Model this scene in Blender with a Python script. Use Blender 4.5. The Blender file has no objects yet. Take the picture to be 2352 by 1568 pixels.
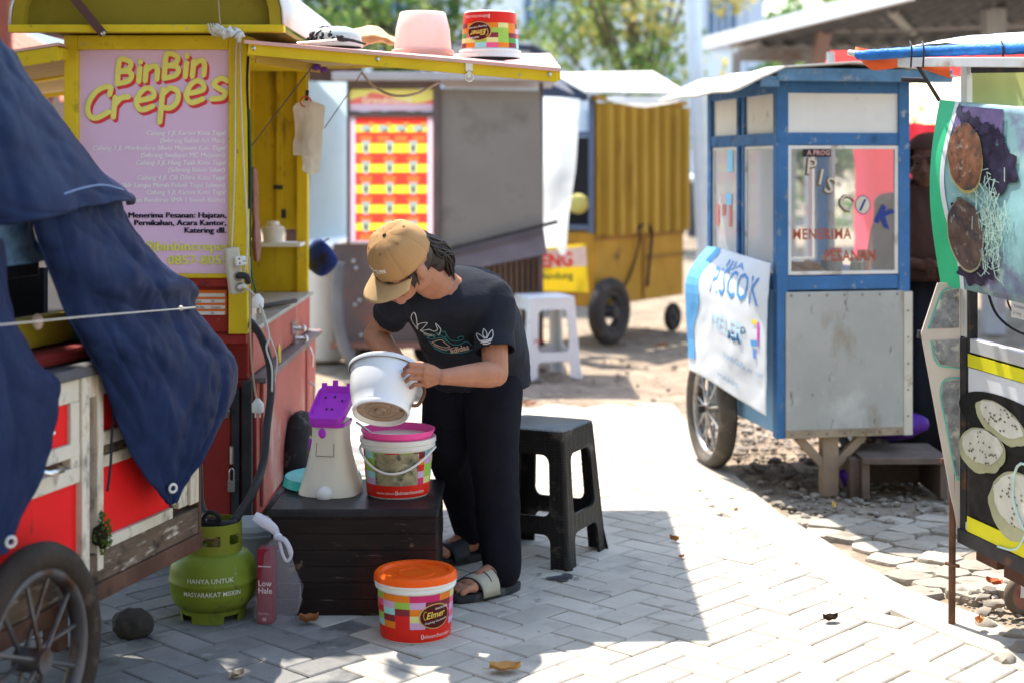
import bpy, bmesh, math, random
from mathutils import Vector, Matrix, Euler, noise
from mathutils.bvhtree import BVHTree
R = math.radians
rnd = random.Random(7)
S = bpy.context.scene
COL = S.collection
# ------------------------------------------------------------------ camera
H = 1.38                      # eye height
FPX, CX, HY = 3500.0, 1176.0, 380.0   # focal length and principal point in a 2352 x 1568 frame
cam = bpy.data.cameras.new('camera')
camo = bpy.data.objects.new('camera', cam); COL.objects.link(camo)
camo.location = (0, 0, H); camo.rotation_euler = (R(90), 0, 0)
cam.sensor_width = 36; cam.lens = FPX / 2352 * 36
cam.shift_y = -(784 - HY) / 2352
cam.clip_start = .1; cam.clip_end = 400
cam.dof.use_dof = True; cam.dof.focus_distance = 4.72; cam.dof.aperture_fstop = 2.0; cam.dof.aperture_blades = 8
S.camera = camo
# ------------------------------------------------------------------ sky, sun, exposure
SUN = Vector((-.24, .45, 1.0)).normalized()
W = bpy.data.worlds.new('World'); S.world = W; W.use_nodes = True
wn = W.node_tree.nodes; wl = W.node_tree.links
sky = wn.new('ShaderNodeTexSky'); sky.sky_type = 'NISHITA'; sky.sun_disc = False
sky.sun_elevation = math.asin(SUN.z); sky.sun_rotation = math.atan2(SUN.x, SUN.y)
sky.air_density = 1.6; sky.dust_density = 1.0; sky.ozone_density = 1.0
bg = wn['Background']; bg.inputs['Strength'].default_value = .15
wl.new(sky.outputs[0], bg.inputs[0])
sl = bpy.data.lights.new('sun', 'SUN'); sl.energy = 3.5; sl.angle = R(.55); sl.color = (1, .93, .82)
so = bpy.data.objects.new('sun', sl); COL.objects.link(so)
so.rotation_euler = SUN.to_track_quat('Z', 'Y').to_euler()
S.view_settings.view_transform = 'Standard'; S.view_settings.look = 'None'
S.view_settings.exposure = 1.78; S.view_settings.gamma = 1
S.render.engine = 'CYCLES'
S.cycles.max_bounces = 8; S.cycles.diffuse_bounces = 4; S.cycles.transparent_max_bounces = 12
S.cycles.use_denoising = True

def P(x, y, D):
    "world point seen at photo position x,y when it stands D metres away"
    return Vector(((x - CX) / FPX * D, D, H - (y - HY) / FPX * D))
def G(x, y, z=0):
    D = (H - z) * FPX / (y - HY)
    return Vector(((x - CX) / FPX * D, D, z))

# ------------------------------------------------------------------ materials
def mat(name, col, rough=.6, var=.12, vs=5, bump=0, bs=60, metal=0, dirt=None, stretch=(1, 1, 1), alpha=1,
        trans=0, spec=.1, coat=0, sheen=0, island=0, subsurf=0, edge=.5, bumpd=.01):
    """col; var = soft brightness variation; dirt = [(colour, amount 0..1, scale, stretch)] patches; bump noise"""
    m = bpy.data.materials.new(name); m.use_nodes = True
    n = m.node_tree.nodes; l = m.node_tree.links; b = n['Principled BSDF']
    tc = n.new('ShaderNodeTexCoord')
    def noise_n(scale, st=(1, 1, 1), det=4):
        mp = n.new('ShaderNodeMapping'); mp.inputs['Scale'].default_value = st
        l.new(tc.outputs['Object'], mp.inputs[0])
        t = n.new('ShaderNodeTexNoise'); t.inputs['Scale'].default_value = scale; t.inputs['Detail'].default_value = det
        t.inputs['Roughness'].default_value = .62
        l.new(mp.outputs[0], t.inputs['Vector']); return t
    def mix(f, a, bcol, kind='MIX'):
        x = n.new('ShaderNodeMix'); x.data_type = 'RGBA'; x.blend_type = kind
        if isinstance(f, float): x.inputs[0].default_value = f
        else: l.new(f, x.inputs[0])
        for sock, v in ((x.inputs[6], a), (x.inputs[7], bcol)):
            if isinstance(v, (tuple, list)): sock.default_value = (*v[:3], 1)
            else: l.new(v, sock)
        return x.outputs[2]
    c = tuple(col)
    if var:
        t = noise_n(vs, stretch)
        mr = n.new('ShaderNodeMapRange'); mr.inputs[1].default_value = .3; mr.inputs[2].default_value = .7
        l.new(t.outputs[0], mr.inputs[0])
        c = mix(mr.outputs[0], tuple(v * (1 - var) for v in col), tuple(min(1, v * (1 + var * .7) + var * .01) for v in col))
    if island:
        g = n.new('ShaderNodeNewGeometry')
        mr = n.new('ShaderNodeMapRange'); mr.inputs[3].default_value = 1 - island; mr.inputs[4].default_value = 1 + island
        l.new(g.outputs['Random Per Island'], mr.inputs[0])
        cc = n.new('ShaderNodeCombineColor')
        for i in range(3): l.new(mr.outputs[0], cc.inputs[i])
        c = mix(1.0, c, cc.outputs[0], 'MULTIPLY')
    for d in (dirt or []):
        dc, amt, sc = d[:3]; st = d[3] if len(d) > 3 else (1, 1, 1)
        t = noise_n(sc, st, 6)
        mr = n.new('ShaderNodeMapRange'); mr.inputs[1].default_value = .68 - amt * .36; mr.inputs[2].default_value = .68 - amt * .36 + .12 * (edge * 2)
        l.new(t.outputs[0], mr.inputs[0])
        c = mix(mr.outputs[0], c, dc)
    if isinstance(c, tuple): b.inputs['Base Color'].default_value = (*c, 1)
    else: l.new(c, b.inputs['Base Color'])
    b.inputs['Roughness'].default_value = rough; b.inputs['Metallic'].default_value = metal
    b.inputs['Specular IOR Level'].default_value = spec
    b.inputs['Coat Weight'].default_value = coat
    b.inputs['Sheen Weight'].default_value = sheen
    if alpha < 1: b.inputs['Alpha'].default_value = alpha
    if trans: b.inputs['Transmission Weight'].default_value = trans
    if subsurf:
        b.inputs['Subsurface Weight'].default_value = subsurf
        b.inputs['Subsurface Radius'].default_value = (.012, .005, .003); b.inputs['Subsurface Scale'].default_value = 1
    if bump:
        t = noise_n(bs, stretch, 5)
        bp = n.new('ShaderNodeBump'); bp.inputs['Strength'].default_value = bump; bp.inputs['Distance'].default_value = bumpd
        l.new(t.outputs[0], bp.inputs['Height']); l.new(bp.outputs[0], b.inputs['Normal'])
    return m
MC = {}
def flat(col, rough=.5, **k):
    key = (tuple(round(c, 4) for c in col), rough, tuple(sorted(k.items())))
    if key not in MC: MC[key] = mat('paint', col, rough, var=.08, vs=9, **k)
    return MC[key]
def glass(name, tint=(1, 1, 1), dust=.12):
    m = bpy.data.materials.new(name); m.use_nodes = True
    n = m.node_tree.nodes; l = m.node_tree.links; out = n['Material Output']; n.remove(n['Principled BSDF'])
    t = n.new('ShaderNodeBsdfTransparent'); t.inputs[0].default_value = (*tint, 1)
    g = n.new('ShaderNodeBsdfGlossy'); g.inputs['Roughness'].default_value = .03
    d = n.new('ShaderNodeBsdfDiffuse'); d.inputs[0].default_value = (.75, .78, .8, 1)
    fr = n.new('ShaderNodeFresnel'); fr.inputs[0].default_value = 1.5
    a = n.new('ShaderNodeMixShader'); b = n.new('ShaderNodeMixShader'); b.inputs[0].default_value = dust
    l.new(fr.outputs[0], a.inputs[0]); l.new(t.outputs[0], a.inputs[1]); l.new(g.outputs[0], a.inputs[2])
    l.new(a.outputs[0], b.inputs[1]); l.new(d.outputs[0], b.inputs[2]); l.new(b.outputs[0], out.inputs[0])
    return m
def translucent(name, col, w=.4, alpha=1.0):
    m = mat(name, col, .5, var=.06)
    n = m.node_tree.nodes; l = m.node_tree.links; out = n['Material Output']; b = n['Principled BSDF']
    t = n.new('ShaderNodeBsdfTranslucent'); t.inputs[0].default_value = (*col, 1)
    x = n.new('ShaderNodeMixShader'); x.inputs[0].default_value = w
    l.new(b.outputs[0], x.inputs[1]); l.new(t.outputs[0], x.inputs[2]); last = x.outputs[0]
    if alpha < 1:
        tr = n.new('ShaderNodeBsdfTransparent'); y = n.new('ShaderNodeMixShader'); y.inputs[0].default_value = alpha
        l.new(tr.outputs[0], y.inputs[1]); l.new(last, y.inputs[2]); last = y.outputs[0]
    l.new(last, out.inputs[0]); return m

# ------------------------------------------------------------------ objects
def tag(o, label=None, cat=None, group=None, kind=None):
    if label: o['label'] = label
    if cat: o['category'] = cat
    if group: o['group'] = group
    if kind: o['kind'] = kind
    return o
def thing(name, label, cat, loc, group=None):
    o = bpy.data.objects.new(name, None); COL.objects.link(o); o.location = loc; o.empty_display_size = .05
    return tag(o, label, cat, group)
def wmat(o):
    m = Matrix()
    while o is not None:
        m = o.matrix_basis @ m; o = o.parent
    return m
def link(name, me, parent):
    o = bpy.data.objects.new(name, me); COL.objects.link(o)
    if parent is not None: o.parent = parent
    return o
def frame_from(d, up=Vector((0, 0, 1))):
    "matrix whose z axis is d"
    d = Vector(d).normalized()
    if abs(d.dot(up)) > .99: up = Vector((0, 1, 0))
    x = up.cross(d).normalized(); y = d.cross(x)
    return Matrix((x, y, d)).transposed()

class MB:
    def __init__(s, M=None): s.v = []; s.f = []; s.M = M; s.mi = []; s.cur = 0
    def add(s, vs, fs):
        b = len(s.v)
        for v in vs:
            v = Vector(v); s.v.append(s.M @ v if s.M is not None else v)
        for f in fs: s.f.append([b + i for i in f]); s.mi.append(s.cur)
        return s
    def box(s, x0, x1, y0, y1, z0, z1):
        return s.add([(x0, y0, z0), (x1, y0, z0), (x1, y1, z0), (x0, y1, z0), (x0, y0, z1), (x1, y0, z1), (x1, y1, z1), (x0, y1, z1)],
                     [(3, 2, 1, 0), (4, 5, 6, 7), (0, 1, 5, 4), (1, 2, 6, 5), (2, 3, 7, 6), (3, 0, 4, 7)])
    def hexa(s, a, b):
        "a, b: two quads (4 points each) joined"
        return s.add(list(a) + list(b), [(3, 2, 1, 0), (4, 5, 6, 7), (0, 1, 5, 4), (1, 2, 6, 5), (2, 3, 7, 6), (3, 0, 4, 7)])
    def slab(s, quad, t):
        "polygon (3d points) thickened by vector t"
        t = Vector(t); n = len(quad); q = [Vector(p) for p in quad]
        return s.add(q + [p + t for p in q], [tuple(range(n - 1, -1, -1)), tuple(range(n, 2 * n))] + [(i, (i + 1) % n, n + (i + 1) % n, n + i) for i in range(n)])
    def bar(s, p0, p1, w, h, up=(0, 0, 1)):
        p0, p1 = Vector(p0), Vector(p1); d = (p1 - p0).normalized(); up = Vector(up)
        if abs(d.dot(up)) > .98: up = Vector((0, 1, 0))
        x = d.cross(up).normalized() * w / 2; y = x.cross(d).normalized() * h / 2
        return s.hexa([p0 - x - y, p0 + x - y, p0 + x + y, p0 - x + y], [p1 - x - y, p1 + x - y, p1 + x + y, p1 - x + y])
    def tube(s, pts, r, seg=8, round_=False, squash=None):
        pts = [Vector(p) for p in pts]; n = len(pts)
        rr = list(r) if isinstance(r, (list, tuple)) else [r] * n
        if round_:
            d0 = (pts[0] - pts[1]).normalized(); d1 = (pts[-1] - pts[-2]).normalized()
            a = [(pts[0] + d0 * rr[0] * math.sin(t), rr[0] * math.cos(t)) for t in (1.5, 1.1, .6)]
            b = [(pts[-1] + d1 * rr[-1] * math.sin(t), rr[-1] * math.cos(t)) for t in (.6, 1.1, 1.5)]
            rr = [q[1] for q in a] + rr + [q[1] for q in b]; pts = [q[0] for q in a] + pts + [q[0] for q in b]; n = len(pts)
        vs = []; prev = None
        for i, p in enumerate(pts):
            d = (pts[min(i + 1, n - 1)] - pts[max(i - 1, 0)]).normalized()
            if prev is None: x = d.orthogonal().normalized()
            else:
                x = prev - d * prev.dot(d)
                x = x.normalized() if x.length > 1e-6 else d.orthogonal().normalized()
            prev = x; y = d.cross(x)
            for k in range(seg):
                a = 2 * math.pi * k / seg; vs.append(p + (x * math.cos(a) + y * math.sin(a)) * rr[i])
        fs = [(i * seg + k, i * seg + (k + 1) % seg, (i + 1) * seg + (k + 1) % seg, (i + 1) * seg + k) for i in range(n - 1) for k in range(seg)]
        fs += [tuple(range(seg - 1, -1, -1)), tuple((n - 1) * seg + k for k in range(seg))]
        return s.add(vs, fs)
    def lathe(s, prof, c=(0, 0, 0), seg=32, axis=None, close=True):
        "prof: (r, z) list; r=0 ends are closed to a point-like cap"
        A = frame_from(axis) if axis is not None else Matrix.Identity(3); c = Vector(c)
        vs = [c + A @ Vector((max(r, 1e-5) * math.cos(2 * math.pi * k / seg), max(r, 1e-5) * math.sin(2 * math.pi * k / seg), z)) for r, z in prof for k in range(seg)]
        n = len(prof)
        fs = [(i * seg + k, i * seg + (k + 1) % seg, (i + 1) * seg + (k + 1) % seg, (i + 1) * seg + k) for i in range(n - 1) for k in range(seg)]
        if close: fs += [tuple(range(seg - 1, -1, -1)), tuple((n - 1) * seg + k for k in range(seg))]
        return s.add(vs, fs)
    def ell(s, c, r, A=None, seg=16, rings=10):
        c = Vector(c); A = A or Matrix.Identity(3); r = (r, r, r) if not isinstance(r, (tuple, list)) else r
        vs = []
        for i in range(rings + 1):
            t = math.pi * i / rings; t = min(max(t, .02), math.pi - .02)
            for k in range(seg):
                a = 2 * math.pi * k / seg
                vs.append(c + A @ Vector((r[0] * math.sin(t) * math.cos(a), r[1] * math.sin(t) * math.sin(a), -r[2] * math.cos(t))))
        fs = [(i * seg + k, i * seg + (k + 1) % seg, (i + 1) * seg + (k + 1) % seg, (i + 1) * seg + k) for i in range(rings) for k in range(seg)]
        fs += [tuple(range(seg - 1, -1, -1)), tuple(rings * seg + k for k in range(seg))]
        return s.add(vs, fs)
    def torus(s, c, R0, r, axis=(0, 0, 1), seg=36, ps=10, sx=1.0):
        A = frame_from(axis); c = Vector(c); vs = []
        for i in range(seg):
            a = 2 * math.pi * i / seg
            for k in range(ps):
                b = 2 * math.pi * k / ps
                vs.append(c + A @ Vector(((R0 + r * math.cos(b)) * math.cos(a), (R0 + r * math.cos(b)) * math.sin(a), r * sx * math.sin(b))))
        return s.add(vs, [(i * ps + k, ((i + 1) % seg) * ps + k, ((i + 1) % seg) * ps + (k + 1) % ps, i * ps + (k + 1) % ps) for i in range(seg) for k in range(ps)])
    def grid(s, rows):
        m = len(rows[0]); vs = [p for r in rows for p in r]
        return s.add(vs, [(i * m + k, i * m + k + 1, (i + 1) * m + k + 1, (i + 1) * m + k) for i in range(len(rows) - 1) for k in range(m - 1)])
    def text(s, body, fn, size, **k):
        vs, fs = text2d(body, size, **k)
        return s.add([fn(x, y) for x, y in vs], fs)
    def mesh(s, name, W=None):
        me = bpy.data.meshes.new(name)
        inv = W.inverted() if W is not None else None
        me.from_pydata([(inv @ v if inv is not None else v)[:] for v in s.v], [], s.f)
        return me
    def build(s, name, m, parent=None, smooth=None, bevel=0, solid=0, norm=True, sub=0, label=None):
        me = s.mesh(name, wmat(parent) if parent is not None else None)
        ms = m if isinstance(m, list) else [m]
        for q in ms: me.materials.append(q)
        if len(ms) > 1: me.polygons.foreach_set('material_index', s.mi)
        if norm:
            bm = bmesh.new(); bm.from_mesh(me); bmesh.ops.recalc_face_normals(bm, faces=bm.faces[:]); bm.to_mesh(me); bm.free()
        if smooth:
            me.polygons.foreach_set('use_smooth', [True] * len(me.polygons))
            if smooth < 180: me.set_sharp_from_angle(angle=R(smooth))
        o = link(name, me, parent)
        if bevel:
            b = o.modifiers.new('bevel', 'BEVEL'); b.width = bevel; b.segments = 2; b.limit_method = 'ANGLE'; b.angle_limit = R(35)
        if solid:
            b = o.modifiers.new('solid', 'SOLIDIFY'); b.thickness = solid; b.offset = 0
        if sub:
            b = o.modifiers.new('sub', 'SUBSURF'); b.levels = sub; b.render_levels = sub
        if label: o['label'] = label
        return o

def _each(s, name, m, parent=None, **k):
    par = list(range(len(s.v)))
    def fnd(i):
        while par[i] != i: par[i] = par[par[i]]; i = par[i]
        return i
    for f in s.f:
        for i in f[1:]: par[fnd(f[0])] = fnd(i)
    groups = {}
    for f in s.f: groups.setdefault(fnd(f[0]), []).append(f)
    out = []
    for fs in groups.values():
        ids = sorted({i for f in fs for i in f}); mp = {i: j for j, i in enumerate(ids)}
        q = MB(); q.v = [s.v[i] for i in ids]; q.f = [[mp[i] for i in f] for f in fs]; q.mi = [0] * len(fs); out.append(q.build(name, m, parent, **k))
    return out
MB.each = _each
_TC = {}
def text2d(body, size, align='LEFT', shear=0, bold=0, width=1.0, space=1.0):
    key = (body, align, shear, round(bold, 4), space)
    if key not in _TC:
        c = bpy.data.curves.new('t', 'FONT'); c.body = body; c.size = 1; c.align_x = align; c.shear = shear; c.offset = bold
        c.space_character = space; c.resolution_u = 2
        o = bpy.data.objects.new('t', c); COL.objects.link(o)
        dg = bpy.context.evaluated_depsgraph_get()
        me = bpy.data.meshes.new_from_object(o.evaluated_get(dg))
        _TC[key] = ([(v.co.x, v.co.y) for v in me.vertices], [tuple(p.vertices) for p in me.polygons])
        bpy.data.objects.remove(o); bpy.data.curves.remove(c); bpy.data.meshes.remove(me)
    vs, fs = _TC[key]
    return [(x * size * width, y * size) for x, y in vs], fs

def catmull(pts, n):
    "resample a polyline of vectors to n points, smooth"
    pts = [Vector(p) for p in pts]; m = len(pts); out = []
    for i in range(n):
        t = i / (n - 1) * (m - 1); k = min(int(t), m - 2); u = t - k
        p0 = pts[max(k - 1, 0)]; p1 = pts[k]; p2 = pts[k + 1]; p3 = pts[min(k + 2, m - 1)]
        out.append(.5 * ((2 * p1) + (p2 - p0) * u + (2 * p0 - 5 * p1 + 4 * p2 - p3) * u * u + (3 * p1 - p0 - 3 * p2 + p3) * u ** 3))
    return out
def cloth_rows(ctrl, nu, nv, amp=0.0, sc=8, seed=0, crease=0):
    "ctrl rows of points -> smooth dense grid with wrinkles"
    rows = [catmull(r, nu) for r in ctrl]
    cols = [catmull([r[i] for r in rows], nv) for i in range(nu)]
    g = [[cols[i][j].copy() for i in range(nu)] for j in range(nv)]
    if amp:
        out = []
        for j in range(nv):
            row = []
            for i in range(nu):
                du = g[j][min(i + 1, nu - 1)] - g[j][max(i - 1, 0)]; dv = g[min(j + 1, nv - 1)][i] - g[max(j - 1, 0)][i]
                n = du.cross(dv); n = n.normalized() if n.length > 0 else Vector((0, -1, 0))
                p = g[j][i]; q = p * sc + Vector((seed, seed * 2, 0))
                w = noise.noise(q) + .5 * (1 - 2 * abs(noise.noise(q * 2.1 + Vector((3, 1, 2))))) + .25 * noise.noise(q * 4.7)
                if crease: w += crease * (max(0, 1 - 2.2 * abs(noise.noise(Vector((i / nu * 5 + seed, j / nv * 1.6 + .5 * i / nu, seed))))) ** 2 - .3) + .6 * crease * max(0, 1 - 3 * abs(noise.noise(Vector((i / nu * 3 - j / nv * 4, j / nv * 2 + 7, seed))))) ** 2
                row.append(p + n * amp * w)
            out.append(row)
        g = out
    return g
def jitter(me, amp, sc, seed=0):
    "push the vertices of a mesh about with noise"
    for v in me.vertices:
        q = v.co * sc + Vector((seed, 0, seed))
        v.co += Vector((noise.noise(q), noise.noise(q + Vector((9, 0, 0))), noise.noise(q + Vector((0, 9, 0))))) * amp

def remesh(mb, voxel, smooth_it=4, factor=.5):
    "union of overlapping shells as ONE continuous surface; returns MB in world coordinates"
    me = mb.mesh('tmp'); bm = bmesh.new(); bm.from_mesh(me); bmesh.ops.recalc_face_normals(bm, faces=bm.faces[:]); bm.to_mesh(me); bm.free()
    o = bpy.data.objects.new('tmp', me); COL.objects.link(o)
    r = o.modifiers.new('r', 'REMESH'); r.mode = 'VOXEL'; r.voxel_size = voxel
    s = o.modifiers.new('s', 'SMOOTH'); s.iterations = smooth_it; s.factor = factor
    dg = bpy.context.evaluated_depsgraph_get(); dg.update()
    m2 = bpy.data.meshes.new_from_object(o.evaluated_get(dg))
    out = MB(); out.v = [v.co.copy() for v in m2.vertices]; out.f = [list(p.vertices) for p in m2.polygons]; out.mi = [0] * len(out.f)
    bpy.data.objects.remove(o); bpy.data.meshes.remove(me); bpy.data.meshes.remove(m2)
    return out
def cap(mb, p0, p1, r0, r1, seg=14):
    p0, p1 = Vector(p0), Vector(p1)
    return mb.tube([p0, p0.lerp(p1, .33), p0.lerp(p1, .66), p1], [r0, r0 + (r1 - r0) * .33, r0 + (r1 - r0) * .66, r1], seg, True)

def wheel(parent, c, axis, Rr, tr, mt, mr, spokes=0, hub=.03, rimw=None, tyre_sx=1.0):
    "wheel part with tyre and rim sub-parts"
    A = frame_from(axis); c = Vector(c)
    h = MB(); ax = Vector(axis).normalized()
    h.tube([c - ax * hub * 1.3, c + ax * hub * 1.3], hub, 12)
    if spokes:
        for k in range(spokes):
            a = 2 * math.pi * k / spokes + .15; d = A @ Vector((math.cos(a), math.sin(a), 0))
            s_ = (1 if k % 2 else -1) * hub * .8
            h.tube([c + ax * s_ + d * hub * .8, c + d * (Rr - tr * 1.9)], .006 if spokes > 8 else .009, 6)
    else:
        h.lathe([(0, -.02), (Rr - tr * 1.6, -.012), (Rr - tr * 1.6, .012), (0, .02)], c, 28, ax)
    w = h.build('wheel', mr, parent, smooth=40)
    MB().torus(c, Rr - tr, tr, ax, 48, 12, tyre_sx).build('tyre', mt, w, smooth=180)
    MB().torus(c, Rr - tr * 2.05, tr * .45, ax, 48, 8, 1.6).build('rim', mr, w, smooth=180)
    return w
# =================================================================== GROUND
EDGE = [(.80, 2.6 + 6.4), (.84, 7.63), (.87, 6.8), (.93, 6.05), (1.13, 5.05), (1.37, 4.45), (1.66, 3.9), (2.05, 3.2), (2.5, 2.4)]
def edge_x(d):
    for (x1, d1), (x0, d0) in zip(EDGE, EDGE[1:]):
        if d0 <= d <= d1: return x0 + (x1 - x0) * (d - d0) / (d1 - d0)
    return EDGE[0][0] if d > EDGE[0][1] else EDGE[-1][0]
m_dirt = mat('dirt', (.255, .20, .145), .95, var=.22, vs=1.3, bump=.6, bs=14, bumpd=.03,
             dirt=[((.17, .13, .095), .5, 2.2), ((.33, .27, .20), .45, 9)])
gm = MB()
N = 120
rows = []
for j in range(N + 1):
    y = -30 + 150 * (j / N) ** 1 if False else None
for yy in [-40, -10, 0, 2] + [2 + .16 * k for k in range(1, 75)] + [15, 18, 24, 32, 45, 70, 120, 300]:
    row = []
    for xx in [-200, -60, -20, -8] + [-6 + .16 * k for k in range(76)] + [8, 20, 60, 200]:
        z = -.03
        if 8.9 < yy < 20 and abs(xx) < 7: z += .018 * noise.noise(Vector((xx * 1.3, yy * 1.3, 0))) + .01
        elif xx > edge_x(yy) + .1 and yy < 20: z += .025 + .02 * noise.noise(Vector((xx * 2, yy * 2, 4)))
        row.append(Vector((xx, yy, z)))
    rows.append(row)
gm.grid(rows)
tag(gm.build('ground', m_dirt, smooth=180), 'pale dry dirt ground around the paved path', 'ground', kind='structure')

m_pave = mat('paver', (.41, .375, .32), .95, var=.16, vs=3.5, bump=.4, bs=120, bumpd=.003, island=.10,
             dirt=[((.29, .27, .235), .4, 2.2), ((.22, .205, .185), .22, 9), ((.12, .115, .11), .07, 17)])
pb0 = MB(); pb1 = MB(); Lw = .105; ca, sa = math.cos(R(47)), math.sin(R(47))
r2 = random.Random(3)
for a in range(-75, 76):
    for b in range(-75, 76):
        c = (a - b) % 4
        if c == 0: w, h = 2, 1
        elif c == 3: w, h = 1, 2
        else: continue
        cx, cy = (a + w / 2) * Lw, (b + h / 2) * Lw
        X = cx * ca - cy * sa - .3; Y = cx * sa + cy * ca + 5.6
        if not (2.3 < Y < 8.75 and X > -3.6 and X < edge_x(Y) - .02): continue
        if X < -2.6 and Y > 6: continue
        hx, hy = w * Lw / 2 - .0028, h * Lw / 2 - .0028
        zt = .004 + r2.uniform(-.0012, .0012); tx, ty = r2.uniform(-.007, .007), r2.uniform(-.007, .007)
        def q(u, v, z): return Vector((X + u * ca - v * sa, Y + u * sa + v * ca, z + u * tx + v * ty))
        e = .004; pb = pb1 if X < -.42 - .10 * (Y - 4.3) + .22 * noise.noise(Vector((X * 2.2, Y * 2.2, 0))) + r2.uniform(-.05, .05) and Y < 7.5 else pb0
        B_ = [q(-hx, -hy, -.02), q(hx, -hy, -.02), q(hx, hy, -.02), q(-hx, hy, -.02)]
        M_ = [q(-hx, -hy, zt - .004), q(hx, -hy, zt - .004), q(hx, hy, zt - .004), q(-hx, hy, zt - .004)]
        T_ = [q(-hx + e, -hy + e, zt), q(hx - e, -hy + e, zt), q(hx - e, hy - e, zt), q(-hx + e, hy - e, zt)]
        pb.add(B_ + M_ + T_, [(0, 1, 5, 4), (1, 2, 6, 5), (2, 3, 7, 6), (3, 0, 4, 7), (4, 5, 9, 8), (5, 6, 10, 9), (6, 7, 11, 10), (7, 4, 8, 11), (8, 9, 10, 11)])
tag(pb0.build('path', m_pave, norm=False), 'grey herringbone paving of the footpath', 'path', kind='structure')
m_pave2 = mat('shaded_grimy_paver', (.185, .18, .172), .8, var=.3, vs=3, bump=.5, bs=80, bumpd=.004, island=.16, dirt=[((.09, .088, .086), .4, 3), ((.26, .25, .235), .16, 9), ((.05, .05, .05), .14, 14)])  # partly real grime; the darker tone also paints in the shade at left
tag(pb1.build('shaded_grimy_path', m_pave2, norm=False), 'grimy paving with shade painted in around the gas cylinder and carts', 'path', kind='structure')
m_band = mat('edging_concrete', (.36, .325, .27), .92, var=.14, vs=4, bump=.5, bs=45, bumpd=.006, dirt=[((.3, .27, .23), .3, 6)])
eb = MB(); L0 = []; L1 = []
for k in range(60):
    d = 2.45 + (8.8 - 2.45) * k / 59; x = edge_x(d); wob = .02 * noise.noise(Vector((d * 3, 0, 0))); w2 = .035 * noise.noise(Vector((d * 4, 5, 0)))
    L0.append(Vector((x - .09 + wob, d, .007))); L1.append(Vector((x + .12 + w2, d, .010)))
eb.grid([[p + Vector((-.012, 0, -.03)) for p in L0], L0, [p.lerp(q_, .5) + Vector((0, 0, .003)) for p, q_ in zip(L0, L1)], L1, [p + Vector((.03, 0, -.06)) for p in L1]])
tag(eb.build('path_edging', m_band, smooth=60), 'worn concrete edging along the right of the path', 'kerb', kind='structure')

# flat stones laid beside the path under the blue cart
m_stone = mat('cobble', (.30, .265, .215), .92, var=.18, vs=5, bump=.7, bs=40, bumpd=.010, island=.14, dirt=[((.20, .17, .135), .35, 7)])
cb = MB(); r3 = random.Random(11); sites = []
for j in range(-1, 12):
    for i in range(-1, 15):
        sites.append((.98 + i * .165 + (.08 if j % 2 else 0) + r3.uniform(-.04, .04), 4.93 + j * .10 + r3.uniform(-.024, .024)))
for (sx, sy) in sites:
    if sx < edge_x(sy) + .15 or sx > 3 or not 4.88 < sy < 5.98: continue
    poly = [(sx - .2, sy - .2), (sx + .2, sy - .2), (sx + .2, sy + .2), (sx - .2, sy + .2)]
    for (ox, oy) in sites:
        dx, dy = ox - sx, oy - sy
        if (dx, dy) == (0, 0) or dx * dx + dy * dy > .16: continue
        lim = (dx * dx + dy * dy) / 2; out = []
        for (p, q_) in zip(poly, poly[1:] + poly[:1]):
            dp = (p[0] - sx) * dx + (p[1] - sy) * dy - lim; dq = (q_[0] - sx) * dx + (q_[1] - sy) * dy - lim
            if dp <= 0: out.append(p)
            if dp * dq < 0: t = dp / (dp - dq); out.append((p[0] + (q_[0] - p[0]) * t, p[1] + (q_[1] - p[1]) * t))
        poly = out
    if len(poly) < 3: continue
    rnd2 = []
    for (p, q_) in zip(poly, poly[1:] + poly[:1]):            # knock the corners off
        rnd2 += [(p[0] + (q_[0] - p[0]) * t, p[1] + (q_[1] - p[1]) * t) for t in (.14, .5, .86)]
    z0 = r3.uniform(.002, .016); cen = Vector((sx, sy, 0)); pts = [cen.lerp(Vector((x, y, 0)), .965) + Vector((r3.uniform(-.004, .004), r3.uniform(-.004, .004), 0)) for x, y in rnd2]; b0 = len(pts)
    low = [p + Vector((0, 0, -.04)) for p in pts]; mid = [p + Vector((0, 0, z0 - .009)) for p in pts]; top = [cen.lerp(p, .95) + Vector((0, 0, z0 + r3.uniform(-.002, .002))) for p in pts]
    cb.add(low + mid + top + [cen + Vector((0, 0, z0 + .002))],
           [(k, (k + 1) % b0, b0 + (k + 1) % b0, b0 + k) for k in range(b0)] + [(b0 + k, b0 + (k + 1) % b0, 2 * b0 + (k + 1) % b0, 2 * b0 + k) for k in range(b0)] +
           [(2 * b0 + k, 2 * b0 + (k + 1) % b0, 3 * b0) for k in range(b0)])
tag(cb.build('cobble_paving', m_stone, smooth=30), 'uneven flat cobble stones laid beside the path', 'paving', kind='structure')

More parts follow.
